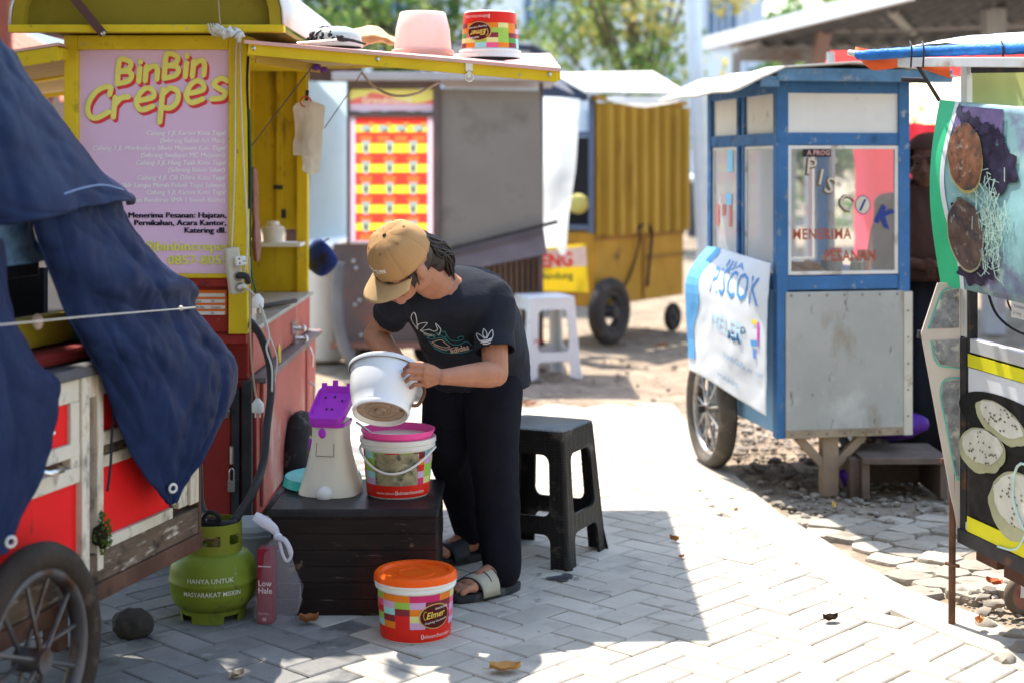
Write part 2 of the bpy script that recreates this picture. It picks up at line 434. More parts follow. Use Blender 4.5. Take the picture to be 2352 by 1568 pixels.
ICO = []
bm = bmesh.new(); bmesh.ops.create_icosphere(bm, subdivisions=2, radius=1)
ICO = ([v.co.copy() for v in bm.verts], [tuple(v.index for v in f.verts) for f in bm.faces]); bm.free()
bm = bmesh.new(); bmesh.ops.create_icosphere(bm, subdivisions=1, radius=1)
ICO1 = ([v.co.copy() for v in bm.verts], [tuple(v.index for v in f.verts) for f in bm.faces]); bm.free()
def pebble(mb, c, r, seed, hi=False, flatz=.6):
    vs, fs = ICO if hi else ICO1
    A = Euler((0, 0, seed * 1.7)).to_matrix(); sx = 1 + .35 * math.sin(seed * 5.1); sy = 1 + .3 * math.cos(seed * 3.3); out = []
    for v in vs:
        k = 1 + .38 * noise.noise(v * 1.1 + Vector((seed * 3.1, 0, 0))) + .12 * noise.noise(v * 2.7 + Vector((0, seed, 0)))
        p = A @ Vector((v.x * sx * k, v.y * sy * k, v.z * flatz * k)); out.append(Vector(c) + p * r)
    mb.add(out, fs)
m_grav = mat('gravel_stone', (.225, .195, .16), .92, var=.2, vs=14, bump=.5, bs=90, bumpd=.004, island=.4)
gv = MB(); r4 = random.Random(5)
def in_grav(x, y):
    e = edge_x(y) + .16
    if x < e: return False
    if 4.93 < y < 5.95: return r4.random() < .10
    return True
cnt = 0
while cnt < 3600:
    zone = r4.random()
    if zone < .55: x, y = r4.uniform(.9, 2.4), r4.uniform(5.85, 8.6)
    elif zone < .85: x, y = r4.uniform(1.1, 2.4), r4.uniform(3.6, 4.95)
    else: x, y = r4.uniform(-3, 3.2), r4.uniform(8.85, 13)
    if y < 8.8 and not in_grav(x, y): continue
    s_ = min(.028, .005 + r4.expovariate(1 / .006)); pebble(gv, (x, y, .002 + s_ * .25), s_, r4.uniform(0, 50), s_ > .03); cnt += 1
for (px, py, s_) in [(2285, 1395, .045), (2262, 1440, .05), (2330, 1465, .055), (2240, 1370, .04), (2300, 1345, .04), (2352, 1500, .06), (2310, 1520, .05), (1720, 1130, .035), (1680, 1150, .03), (1760, 1150, .04), (1800, 1165, .03)]:
    g = G(px, py); s_ *= .62; pebble(gv, g + Vector((0, 0, s_ * .3)), s_, px, True)
tag(gv.build('gravel', m_grav, smooth=40), 'grey gravel and rubble beside the path', 'gravel', kind='stuff')

# =================================================================== FAR BACKGROUND
m_bwall = mat('building_wall', (.74, .78, .86), .85, var=.05, vs=.6)
m_bcol = mat('building_column', (.50, .56, .68), .8, var=.06, vs=.8)
m_bglass = mat('window_dark', (.07, .13, .24), .15, var=.3, vs=.8)
bx = thing('building', 'pale blue multi storey building far behind the carts and trees', 'building', (2, 40, 0))
MB().box(-14, 6.6, 40, 46, 0, 11).build('wall', m_bwall, bx)
f_ = MB()
for cx in (-9, -5.5, -2, 1.35, 3.9, 6.35): f_.box(cx - .22, cx + .22, 39.7, 40.2, 0, 11)
for cz in (3.4, 7.6): f_.box(-14, 6.6, 39.85, 40.05, cz - .15, cz + .15)
f_.build('column', m_bcol, bx)
for (x0, x1, z0, z1) in [(.35, 1.1, 5.0, 7.2), (1.7, 2.6, 4.9, 7.2), (5.15, 5.85, 4.5, 7.2), (-4.8, -2.6, 4.9, 7.2), (-8.2, -6.2, 4.9, 7.2), (5.15, 5.85, .8, 3), (2.0, 3.2, .8, 2.8)]:
    w_ = MB().box(x0 - .06, x1 + .06, 39.9, 40.02, z0 - .06, z1 + .06).build('window', m_bcol, bx)
    MB().box(x0, x1, 39.87, 39.93, z0, z1).build('pane', m_bglass, w_)
    mu = MB()
    for k in range(1, 4): mu.box(x0 + (x1 - x0) * k / 4 - .03, x0 + (x1 - x0) * k / 4 + .03, 39.83, 39.868, z0, z1)
    mu.build('mullion', m_bcol, w_)

m_bark = mat('bark', (.15, .11, .08), .9, var=.25, vs=6, bump=.6, bs=20)
def leafmat(name, c, v):
    m = translucent(name, c, .45); return m
def add_leaves(mb, c, rad, n, size, rr):
    for _ in range(n):
        while True:
            p = Vector((rr.uniform(-1, 1), rr.uniform(-1, 1), rr.uniform(-1, 1)))
            if p.length <= 1: break
        p = Vector((p.x * rad[0], p.y * rad[1], p.z * rad[2])) + Vector(c)
        A = Euler((rr.uniform(-1.2, 1.2), rr.uniform(-1.2, 1.2), rr.uniform(0, 6.3))).to_matrix(); s_ = size * rr.uniform(.6, 1.3)
        mb.add([p + A @ Vector(q) * s_ for q in ((-.5, 0, 0), (0, -.28, .04), (.55, 0, -.06), (0, .28, .04))], [(0, 1, 2, 3)])
def tree(label, base, h, crown, cols, seed, nclump, leaf, per, group='trees behind the food carts'):
    rr = random.Random(seed); b = Vector(base)
    t = thing('tree', label, 'tree', base, group)
    tk = MB(); top = b + Vector((rr.uniform(-.3, .3), 0, h * .62))
    tk.tube(catmull([b, b + Vector((.1, 0, h * .25)), top], 8), [.2 - .012 * k for k in range(8)], 10)
    cl = []; cx_off = (2.0 if base[1] > 4 else 1.5) if 'overhanging' in label else 0
    for k in range(nclump):
        a = rr.uniform(0, 6.28); rad = math.sqrt(rr.uniform(.05, 1)); zz = rr.uniform(-1, 1)
        cl.append(b + Vector((cx_off + crown[0] * rad * math.cos(a) * math.sqrt(1 - .6 * zz * zz), crown[1] * rad * math.sin(a), crown[2] + crown[3] * zz)))
    for p in cl[::3]:
        tk.tube(catmull([b + Vector((0, 0, h * rr.uniform(.25, .5))), (b + p) / 2 + Vector((0, 0, h * .15)), p], 6), [.07, .06, .045, .035, .025, .015], 6)
    tk.build('trunk', m_bark, t, smooth=60)
    ms = [MB() for _ in cols]
    for p in cl:
        i = rr.randrange(len(cols)); s_ = rr.uniform(.45, .95)
        add_leaves(ms[i], p, (s_, s_, s_ * .65), per, leaf, rr)
    for i, m in enumerate(cols):
        if ms[i].v: ms[i].build('crown', m, t, norm=False)
lf_d = leafmat('leaf_dark', (.06, .12, .04), 0); lf_m = leafmat('leaf_mid', (.14, .24, .07), 0)
lf_l = leafmat('leaf_light', (.30, .38, .12), 0); lf_y = leafmat('leaf_yellow', (.50, .44, .14), 0)
tree('broad dark green tree left behind the upside down buckets', (-1.9, 25, 0), 6.5, (2.5, 1.8, 4.7, 1.9), [lf_d, lf_m, lf_m, lf_l, lf_l], 1, 46, .2, 105)
tree('leafy green tree rising behind the crepe cart roof', (-4.6, 22, 0), 6.5, (2.4, 1.8, 4.6, 1.9), [lf_d, lf_m, lf_m, lf_l], 2, 44, .2, 110)
tree('bright yellow green tree in the middle, in front of the pale building', (2.2, 26, 0), 6.2, (1.75, 1.3, 4.35, 1.55), [lf_m, lf_l, lf_l, lf_y], 3, 46, .17, 90)
tree('tall hazy tree at far right beyond the metal pavilion', (11.5, 60, 0), 9, (3.6, 2.5, 6.0, 2.6), [lf_m, lf_l], 4, 46, .35, 90)
tree('low rounded tree between the pale building and the open sky', (7.6, 52, 0), 6, (1.6, 1.5, 4.6, 1.5), [lf_m, lf_m, lf_d], 6, 34, .3, 90)
tree('small bushy tree low under the pavilion eaves', (5.2, 26, 0), 3.2, (1.5, 1.0, 2.1, .8), [lf_d, lf_m], 8, 30, .17, 90)
tree('broad shady tree overhanging the left carts from outside the picture', (-5.0, 4.9, 0), 5, (1.3, 2.1, 3.4, .6), [lf_d, lf_m], 12, 80, .18, 150)
tree('leafy overhanging tree added out of view to block the left sky', (-5.0, 2.2, 0), 7, (2.1, 2.2, 4.7, 1.2), [lf_d, lf_m], 14, 70, .22, 120)  # unseen tree, added as a sky blocker on the left
hb = MB(); rr = random.Random(9)
for k in range(70): add_leaves(hb, (rr.uniform(-9, 14), 33 + rr.uniform(-.6, .6), rr.uniform(.2, 2.1)), (.7, .5, .5), 70, .2, rr)
tag(hb.build('hedge', lf_m, norm=False), 'long green hedge in front of the pale building', 'hedge')

sb = thing('added_shop_building', 'two storey row of shops added unseen to block sky light', 'building', (0, -6, 0))  # out of view; added to block sky and bounce sun forward
MB().box(-14, 11, -10, -4.5, 0, 6.5).build('wall', mat('shop_wall', (.50, .47, .42), .85), sb)
MB().box(-14.4, 11.4, -10.4, -3.6, 6.5, 6.8).build('roof', mat('shop_roof', (.12, .07, .05), .8), sb)
for x in (-10, -5, 0, 5):
    MB().box(x, x + 3.4, -4.5, -4.46, .1, 2.7).build('shutter', mat('shop_shutter', (.10, .12, .13), .6), sb)
aw_ = thing('added_shade_awning', 'dark green awning added out of view to shade the left front', 'awning', (-2.6, 2.4, 0))  # unseen awning, added to darken the tarpaulin and left ground
MB().grid(cloth_rows([[Vector((x, y, 2.27 + .05 * math.sin(x * 2) - .04 * (x + 1))) for x in (-4.4, -3.3, -2.2, -1.15)] for y in (.3, 1.6, 3.0, 4.3)], 16, 16, .01, 3)).build('canopy', mat('green_canvas', (.03, .06, .045), .9), aw_, smooth=180, solid=.004)
for x, y in ((-4.35, .35), (-1.2, .35), (-4.35, 4.25)): MB().tube([(x, y, 0), (x, y, 2.3)], .02, 10).build('post', mat('awning_post', (.2, .2, .2), .5), aw_, smooth=40)
m_pole = mat('galvanised_pole', (.62, .68, .74), .45, var=.08, metal=.2)
sp = thing('street_pole', 'thick pale grey steel pole leaning between yellow and blue carts', 'pole', (3.1, 16, 0))
p0, p1 = P(1627, 683, 16), P(1583, -120, 16)
MB().tube([Vector((p0.x, 16, 0)), p1], [.095, .08], 20).build('shaft', m_pole, sp, smooth=40)
MB().lathe([(.16, 0), (.16, .03), (.11, .05)], (p0.x, 16, 0), 16).build('base_plate', m_pole, sp)
up = MB(); q0 = P(1393, 300, 30); up.tube([Vector((q0.x, 30, 0)), Vector((q0.x, 30, 6.5))], .14, 12)
tag(up.build('utility_pole', mat('concrete_pole', (.5, .5, .5), .8), smooth=40), 'thin grey concrete pole in front of the middle tree', 'pole')

# metal roofed pavilion at the right
m_zinc = mat('zinc_sheet', (.08, .086, .098), .6, var=.2, vs=1.5, dirt=[((.20, .21, .23), .3, 2, (1, 4, 1)), ((.045, .047, .052), .3, 2)])
m_fascia = mat('fascia_white', (.75, .76, .78), .5, var=.06)
m_steel = mat('steel_post', (.36, .37, .38), .5, var=.12, dirt=[((.3, .12, .07), .3, 4)])
A_, B_, C_, D_ = P(1668, 96, 15), P(2090, -18, 11), P(2950, -70, 11.5), P(2950, 140, 19)
pv = thing('pavilion', 'open market pavilion with sloping corrugated metal roof', 'pavilion', (5.5, 14, 0))
co_ = []
nu, nv = 12, 120
for i in range(nu + 1):
    row = []
    for j in range(nv + 1):
        u, v = i / nu, j / nv
        p = A_.lerp(B_, u).lerp(D_.lerp(C_, u), v); row.append(p + Vector((0, 0, .03 * math.sin(v * 2 * math.pi * 30))))
    co_.append(row)
MB().grid(co_).build('roof', m_zinc, pv, smooth=180, solid=.01)
fb = MB(); fb.bar(A_ + Vector((-.2, -.03, -.02)), B_ + Vector((0, -.03, 0)), .06, .13); fb.bar(A_, D_, .06, .12); fb.build('fascia', m_fascia, pv)
bb = MB(); bb.bar(P(1690, 124, 15.2), P(2700, 150, 15.2), .12, .14)
bb.bar(P(1900, 60, 14), P(2700, 40, 13.5), .1, .12); bb.bar(P(2010, 115, 15), P(2240, 158, 15), .05, .07)
bb.bar(P(2050, 20, 12.2), P(2120, 90, 16), .08, .1); bb.bar(P(2330, -20, 12), P(2400, 80, 17), .08, .1); bb.build('beam', m_steel, pv)
for px, d, w_ in ((1812, 15.2, .12), (1862, 14.8, .1), (2282, 12.5, .16), (1690, 15.2, .08)):
    t = P(px, 130, d)
    MB().box(t.x - w_ / 2, t.x + w_ / 2, d - w_ / 2, d + w_ / 2, 0, H + (HY - (120 if px < 2000 else 20)) / FPX * d).build('post', m_steel, pv)
pp = MB(); pp.bar(P(1872, 172, 14.5), P(1900, 40, 14), .12, .12)
pp.build('post', mat('rust_red_post', (.34, .24, .22), .6), pv)

# red tent and red banner behind the blue cart
m_redcl = translucent('red_cloth', (.72, .06, .06), .35)
rt = thing('red_tent', 'red awning tent standing behind the blue cart', 'tent', (2.6, 10, 0))
a, b, c, d = P(1908, 120, 7.3), P(2420, 112, 7.1), P(2420, 178, 10), P(1860, 180, 10)
MB().grid(cloth_rows([[a, a.lerp(b, .5), b], [a.lerp(d, .5) + Vector((0, 0, -.03)), a.lerp(c, .5) + Vector((0, 0, -.05)), b.lerp(c, .5)], [d, d.lerp(c, .5), c]], 24, 16, .01, 5)).build('cloth', m_redcl, rt, smooth=180)
ps = MB()
for q in (a, b, c, d): ps.tube([Vector((q.x, q.y, 0)), q], .02, 8)
ps.each('pole', m_steel, rt)
rb = MB(); r0, r1 = P(1955, 0, 8.9), P(2200, 0, 8.7)
ctrl = [[Vector((r0.x + (r1.x - r0.x) * u, 8.8 + .12 * math.sin(u * 9), z)) for u in (0, .2, .4, .6, .8, 1)] for z in (1.62, 1.2, .8, .35)]
rb.grid(cloth_rows(ctrl, 30, 16, .012, 5))
tag(rb.build('red_banner', translucent('pink_red_cloth', (.85, .10, .16), .5), smooth=180), 'pinkish red cloth banner hung upright behind the blue cart window', 'banner')

# dark bin
m_bin = mat('bin_plastic', (.06, .07, .095), .5); bn = thing('rubbish_bin', 'tall dark plastic bin with white lid beyond the yellow cart', 'bin', G(1598, 545))
bg_ = G(1598, 545); k_ = FPX / bg_.y
MB(Matrix.Translation(bg_)).lathe([(0, 0), (.16, 0), (.2, 1.05), (.2, 1.07), (0, 1.07)], seg=18).build('body', m_bin, bn, smooth=40)
MB(Matrix.Translation(bg_)).lathe([(0, 1.072), (.23, 1.072), (.22, 1.16), (.1, 1.2), (0, 1.2)], seg=18).build('lid', flat((.8, .84, .86)), bn, smooth=40)

# tiled house at the far left
m_tile = mat('roof_tile', (.50, .22, .15), .8, var=.2, vs=6, bump=.3, bs=20)
hs = thing('house', 'house with orange clay tile roof behind the left carts', 'house', (-5, 13.5, 0))
def tiles(q, nu, nv):
    a, b, c, d = q; rows = []
    n = (b - a).cross(d - a).normalized()
    for i in range(nv * 4 + 1):
        row = []; v = i / (nv * 4)
        for j in range(nu * 6 + 1):
            u = j / (nu * 6); p = a.lerp(b, u).lerp(d.lerp(c, u), v)
            row.append(p + n * (.035 * math.sin(u * nu * 2 * math.pi) + .04 * ((v * nv) % 1)))
        rows.append(row)
    return MB().grid(rows)
tiles((P(-500, 20, 15), P(30, 66, 15), P(190, 152, 11), P(-500, 200, 11)), 26, 14).build('roof', m_tile, hs, smooth=50)
tiles((P(-500, 150, 14), P(400, 150, 14), P(400, 222, 12), P(-500, 232, 12)), 34, 6).build('roof', m_tile, hs, smooth=50)
MB().box(-8.5, -3.2, 14.5, 17, 0, 2.3).build('wall', mat('house_wall', (.5, .42, .36), .8), hs)
MB().box(-4.05, -3.95, 11.95, 12.05, 0, 3.2).build('post', mat('brown_post', (.22, .07, .05), .6), hs)
# =================================================================== CREPE CART (yellow and red)
m_yel = mat('yellow_paint', (.70, .50, .025), .5, var=.14, vs=4, bump=.12, bs=30, bumpd=.004,
            dirt=[((.34, .24, .03), .20, 7), ((.25, .26, .28), .06, 24), ((.1, .07, .04), .1, 40)])
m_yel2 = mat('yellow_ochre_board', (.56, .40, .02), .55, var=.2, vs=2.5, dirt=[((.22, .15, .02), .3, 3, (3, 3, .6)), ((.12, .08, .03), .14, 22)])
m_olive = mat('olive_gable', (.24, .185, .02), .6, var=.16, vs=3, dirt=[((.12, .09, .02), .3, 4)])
m_red = mat('red_cart_paint', (.30, .035, .028), .5, var=.18, vs=4, dirt=[((.12, .03, .03), .3, 5), ((.35, .25, .22), .1, 30)])
m_redf = mat('faded_red_board', (.42, .115, .095), .6, var=.22, vs=2.5, stretch=(1, 1, .5), dirt=[((.52, .36, .31), .36, 3.0, (1, 1, .5)), ((.2, .07, .06), .24, 8)])
m_dark = mat('dark_iron', (.045, .043, .045), .55, var=.3, vs=10, dirt=[((.14, .07, .04), .2, 12)])
m_chrome = mat('steel', (.6, .6, .6), .28, metal=1, var=.1)
m_galv = mat('galvanised_roof', (.66, .64, .62), .45, var=.08, vs=3, metal=.15, dirt=[((.45, .36, .3), .3, 3)])
m_pink = mat('pink_sign_vinyl', (.78, .54, .77), .45, var=.05, vs=2)
m_corr = translucent('corrugated_plastic', (.72, .62, .38), .5)
m_salm = mat('salmon_sheet', (.72, .42, .38), .5, var=.1, vs=4, dirt=[((.5, .4, .36), .3, 4)])
m_rubber = mat('rubber', (.028, .027, .027), .75, var=.3, vs=8, bump=.4, bs=90, dirt=[((.16, .14, .12), .28, 18)])
m_rim = mat('rusty_rim', (.32, .25, .2), .45, metal=.5, var=.3, vs=9, dirt=[((.12, .06, .03), .4, 9)])
CF, CB, XL, XR = 5.35, 6.95, -1.568, -.926
cc = thing('crepe_cart', 'yellow and red crepe cart with lilac sign and open side awnings', 'food cart', (-1.25, 6.1, 0))
cb_ = MB(); cb_.box(XL + .02, -.90, CF + .02, CB, .13, .626); cb_.box(XL + .02, -.93, CF + .022, CB - .01, .626, .79)
cb_.box(XL + .02, XR - .06, CF + .021, CF + .06, .79, .985)
cb_.build('body', m_red, cc, bevel=.006)
sd = MB(); sd.box(-.9, -.888, CF + .10, 6.55, .16, .60); sd.box(-.9, -.888, 6.62, CB - .06, .2, .60); sd.box(-.93, -.917, CF + .05, CB - .03, .64, .785)
sd.build('side_panel', m_redf, cc, bevel=.004)
led = MB(); led.box(-.93, -.868, CF + .03, CB + .01, .612, .632); led.build('ledge', mat('ledge_metal', (.2, .17, .16), .5, var=.3, dirt=[((.35, .08, .07), .35, 8)]), cc, bevel=.003)
MB().box(XL, -.905, CF + .08, CB, .79, .806).build('counter', mat('counter_steel', (.42, .41, .39), .45, var=.2, metal=.3), cc, bevel=.003)
# red front: recessed upper panel, door, iron upright
fr = MB(); x0, x1 = XL + .03, XR - .005
for (a, b, z0, z1) in ((x0, x1, .955, .985), (x0, x1, .755, .785), (x1 - .05, x1, .785, .955)): fr.box(a, b, CF - .012, CF + .02, z0, z1)
fr.build('front_frame', m_red, cc, bevel=.003)
dr = MB().box(XL + .03, -.985, CF - .012, CF + .019, .14, .735).build('door', m_red, cc, bevel=.005)
ir = MB(); ir.box(-.982, -.955, CF - .02, CF + .019, .13, .6); ir.box(-.945, -.912, CF - .016, CF + .019, .13, .626); ir.build('iron_upright', m_dark, dr)
hp = MB()
for z in (.565, .52):
    hp.tube([(-1.035, CF - .03, z), (-.985, CF - .03, z)], .011, 10); hp.box(-1.04, -.99, CF - .022, CF - .012, z - .022, z + .022)
hp.build('bolt', m_chrome, dr, smooth=40)
pk = MB(); pk.box(-.99, -.965, CF - .045, CF - .025, .245, .285)
pk.tube(catmull([(-.985, CF - .035, .285), (-.985, CF - .035, .315), (-.9775, CF - .035, .325), (-.97, CF - .035, .315), (-.97, CF - .035, .285)], 10), .003, 8)
pk.tube([(-.978, CF - .03, .34), (-.978, CF - .03, .40)], .008, 8); pk.build('padlock', m_chrome, dr, bevel=.002)
st = MB().box(-1.135, -1.005, CF + .016, CF + .0195, .855, .94).build('price_sticker', flat((.75, .19, .03)), cc)
sw = MB()
for k in range(4): sw.box(-1.118 if k == 0 else -1.13, -1.01, CF + .0125, CF + .015, .923 - k * .021 - .006, .923 - k * .021 + .006)
sw.build('price_rows', flat((.75, .72, .7)), st)
tx = MB()
for k, (a, b) in enumerate((('1', ''), ('1pcs', '10'), ('Bin Bin', 'Crepes'), ('11', '20'))):
    for s_, xx in ((a, -1.115), (b, -1.06)):
        if s_: tx.text(s_, lambda x, y, xx=xx, k=k: (xx + x, CF + .0105, .919 - k * .021 + y), .012)
tx.build('lettering', flat((.03, .03, .04)), st)
# posts, sign frame and sign
po = MB()
po.box(XL, XL + .048, CF - .02, CF + .03, .79, 1.835); po.box(XR - .066, XR, CF - .02, CF + .04, .79, 1.835); po.box(XL + .048, XR - .066, CF - .02, CF + .03, 1.785, 1.835)
po.box(XL + .048, XR - .066, CF - .02, CF + .03, .985, 1.0)
po.build('sign_frame', m_yel, cc, bevel=.004)
po = MB(); po.box(XR - .05, XR, CB - .05, CB, .79, 1.835); po.box(XL, XL + .05, CB - .05, CB, .79, 1.835)
po.box(XL, XL + .03, CF + .03, CB - .05, .79, .83)
po.build('rear_post', m_yel, cc, bevel=.004)
sg = MB().box(XL + .048, XR - .066, CF + .008, CF + .02, 1.0, 1.785).build('sign_board', m_pink, cc)
GL = {'B': [[(0, 0), (0, 1), (.35, .98), (.52, .8), (.4, .58), (.06, .53)], [(.06, .53), (.45, .48), (.6, .27), (.45, .06), (0, 0)]],
      'i': [[(0, 0), (0, .58)], [(0, .85), (0, .88)]], 'n': [[(0, 0), (0, .6)], [(.0, .42), (.17, .58), (.34, .58), (.43, .4), (.44, 0)]],
      'C': [[(.62, .74), (.63, .97), (.45, 1), (.2, .85), (.03, .48), (.08, .14), (.3, .0), (.64, .16)]],
      'r': [[(0, 0), (0, .62)], [(0, .38), (.18, .58), (.42, .6)]],
      'e': [[(.05, .3), (.48, .36), (.46, .55), (.27, .64), (.08, .48), (.03, .22), (.2, .03), (.5, .1)]],
      'p': [[(0, -.32), (0, .6)], [(0, .46), (.2, .62), (.42, .5), (.44, .22), (.26, .05), (.02, .1)]],
      's': [[(.44, .52), (.24, .62), (.05, .48), (.2, .33), (.4, .2), (.33, .05), (.03, .05)]]}
def sz(zx, zy, d):          # enlargement coordinates of the sign -> world on the sign plane
    return Vector(((zx / 2.652 - CX) / FPX * CF, d, H - (zy / 2.652 - HY) / FPX * CF))
def comic(mb, dx, dy, d, r):
    for ch, ox, oy, h, wd in (('B', 712, 512, 140, 1), ('i', 842, 498, 140, 1), ('n', 882, 492, 140, 1.15), ('B', 998, 478, 140, 1), ('i', 1126, 468, 145, 1), ('n', 1170, 464, 150, 1.05),
                               ('C', 520, 728, 185, 1.15), ('r', 688, 714, 190, 1), ('e', 818, 682, 215, 1), ('p', 978, 676, 215, 1), ('e', 1122, 638, 215, 1), ('s', 1280, 616, 215, 1)):
        for st_ in GL[ch]:
            pts = [sz(ox + x * h * wd + .10 * y * h + dx, oy - y * h - .11 * x * h * wd + dy, d) for x, y in st_]
            c = catmull(pts, max(4, 5 * len(pts))) if len(pts) > 2 else pts
            n0 = len(mb.v); mb.tube(c, r, 10, True)
            for k in range(n0, len(mb.v)): mb.v[k].y = d + (mb.v[k].y - d) * .12
l1 = MB(); comic(l1, 0, 0, CF + .0035, .0098); l2 = MB(); comic(l2, 13, 17, CF + .0065, .0098)
l2.build('lettering_shadow', flat((.75, .06, .08)), sg, smooth=40); l1.build('lettering', flat((.86, .80, .20)), sg, smooth=40)
def signtext(body, zx, zy, cap_h, m, sh=0, bold=0, width=1.0, mb=None, copies=2):
    size = cap_h / 2.652 / FPX * CF / .70
    o = sz(zx, zy, CF + .006)
    q = mb or MB()
    for c_ in range(copies): q.text(body, lambda x, y: (o.x + x - c_ * .0009, o.y - c_ * .0004, o.z + y), size, align='RIGHT', shear=sh, bold=bold, width=width)
    return q
q = MB()
for k, (s_, yy) in enumerate((('Cabang 1 Jl. Kartini Kota Tegal', 824), ('(Sebrang Bakso Aci Maci)', 869), ('Cabang 2 Jl. Werkudoro Sibata Mejasem Kab. Tegal', 915), ('(Sebrang Swalayan MC Mejasem)', 959),
                    ('Cabang 3 Jl. Hang Tuah Kota Tegal', 1005), ('(Sebrang Bakso Sabar)', 1048), ('Cabang 4 Jl. Cik Ditiro Kota Tegal', 1096), ('(Sblr Lampu Merah Polsek Tegal Selatan)', 1142),
                    ('Cabang 5 Jl. Kartini Kota Tegal', 1185), ('(Depan Bunderan SMA 1 bawah Baliho)', 1232))):
    signtext(s_, 1370, yy, 28, None, .22 if k % 2 == 0 else .05, 0, .97, q)
q.build('address_lines', flat((.97, .95, .98)), sg)
q = MB()
for s_, yy in (('Menerima Pesanan: Hajatan,', 1328), ('Pernikahan, Acara Kantor,', 1374), ('Katering dll.', 1420)): signtext(s_, 1380, yy, 34, None, 0, 0, 1.09, q, 4)
q.build('order_lines', flat((.015, .013, .035)), sg)
q = MB()
for s_, yy, hh in (('@binbincrepes', 1528, 56), ('0857-8055', 1612, 56)): signtext(s_, 1398, yy, hh, None, 0, 0, 1.09, q, 5)
q.build('contact_lines', flat((.86, .82, .16)), sg)
# barrel roof
VX, VW, VH = -1.253, .47, .29
def vault(d, k=1.0, n=24): return [Vector((VX + VW * k * math.cos(math.pi * (1 - i / n)), d, 1.862 + VH * k * math.sin(math.pi * i / n) ** .8)) for i in range(n + 1)]
MB().grid([vault(5.22), vault(5.8), vault(6.4), vault(7.02)]).build('roof', m_galv, cc, smooth=60, solid=.008)
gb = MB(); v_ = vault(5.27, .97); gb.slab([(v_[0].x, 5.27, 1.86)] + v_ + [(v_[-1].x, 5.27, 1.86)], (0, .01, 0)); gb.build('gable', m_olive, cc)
gr = MB(); va, vb = vault(5.225, .985), vault(5.225, .90)
for i in range(24): gr.hexa([va[i], va[i + 1], vb[i + 1], vb[i]], [p + Vector((0, .05, 0)) for p in (va[i], va[i + 1], vb[i + 1], vb[i])])
gr.build('gable_rim', mat('dark_yellow_rim', (.34, .25, .02), .55, var=.2), cc)
MB().box(-1.727, -.782, 5.22, 5.265, 1.836, 1.862).build('fascia', m_yel, cc, bevel=.003)
br = MB(); br.bar(P(238, 80, 5.215), P(140, -40, 5.215), .028, .008, (0, 1, 0)); br.build('strut', mat('brown_strut', (.11, .055, .05), .5), cc)
MB().lathe([(0, 0), (.008, .001), (.008, .008), (0, .01)], P(238, 77, 5.205), 12, (0, -1, 0)).build('bolt', m_chrome, cc)
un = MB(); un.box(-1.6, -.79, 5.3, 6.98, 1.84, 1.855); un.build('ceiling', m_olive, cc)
# walls
bw = MB(); bw.box(XL, XR - .05, CB - .03, CB - .005, 1.09, 1.835); bw.box(XL, XR - .05, CB - .03, CB - .005, .806, 1.02)
for xx in (-1.34, -1.2, -1.07): bw.box(xx, xx + .03, CB - .045, CB - .031, 1.1, 1.82)
bw.build('back_panel', m_yel2, cc, bevel=.003)
sk = MB(); sk.box(-1.08, -1.04, CB - .048, CB - .031, 1.27, 1.29); sk.box(-1.045, -1.025, CB - .048, CB - .031, 1.14, 1.18); sk.each('wall_socket', m_dark, cc)
MB().box(XL, XL + .02, CF + .03, CB - .05, .82, 1.835).build('left_panel', m_yel2, cc)
MB().box(XL + .02, XR - .01, CB - .22, CB - .03, 1.02, 1.035).build('shelf', mat('white_shelf', (.7, .7, .66), .5, var=.08), cc)
MB().box(XL, XR, CF + .04, CB - .05, 1.805, 1.835).build('top_rail', m_yel, cc)
# side latches
lk = MB()
for d, z in ((6.35, .70), (6.42, .65)):
    lk.box(-.918, -.905, d - .05, d + .05, z - .02, z + .03); lk.tube([(-.905, d, z), (-.875, d + .01, z)], .008, 8); lk.ell((-.87, d + .01, z), .013)
lk.tube([(-.88, 6.44, .65), (-.875, 6.45, .60)], .004, 6)
lk.build('lock', m_chrome, cc, smooth=40)
MB().ell((-.885, 5.78, .66), (.009, .02, .045)).build('handle', mat('brass', (.55, .4, .08), .35, metal=.6), cc, smooth=180)
hl = MB(); hl.tube([(-.884, 6.66, .59), (-.87, 6.66, .55), (-.875, 6.68, .5)], .005, 6); hl.tube([(-.884, 6.64, .44), (-.86, 6.65, .42), (-.865, 6.66, .33)], .004, 6); hl.build('hasp', m_chrome, cc)
# awnings
NL, NR, FR_, FL_ = Vector((-.9, 5.2, 1.776)), Vector((.155, 5.2, 1.683)), Vector((.16, 6.9, 1.855)), Vector((-.9, 6.9, 1.84))
def aw(u, v): return NL.lerp(NR, u).lerp(FL_.lerp(FR_, u), v)
an = MB(); an.bar(NL, NR, .02, .04); an.bar(FL_, FR_, .02, .045); an.bar(NR, FR_, .02, .03); an.bar(aw(.5, .01), aw(.5, .99), .015, .03); an.bar(NL + Vector((.01, .01, 0)), FL_ + Vector((.01, -.01, 0)), .02, .04)
awn = an.build('awning', m_yel, cc, bevel=.003)
rows = [[aw(i / 4, j / 160) + Vector((0, 0, -.006 + .007 * math.sin(j / 160 * 2 * math.pi * 22))) for j in range(161)] for i in range(5)]
MB().grid(rows).build('corrugated_lining', m_corr, awn, smooth=180)
rows = [[aw(-.01 + 1.02 * i / 6, -.012 + 1.03 * j / 10) + Vector((0, 0, .024 + .004 * (j % 2))) for j in range(11)] for i in range(7)]
MB().grid(rows).build('sheet', m_salm, awn, solid=.012)
bl = MB()
for u in (.02, .42, .975): bl.ell(aw(u, 0) + Vector((0, -.013, .004)), (.008, .005, .008))
bl.each('bolt', m_chrome, awn, smooth=180)
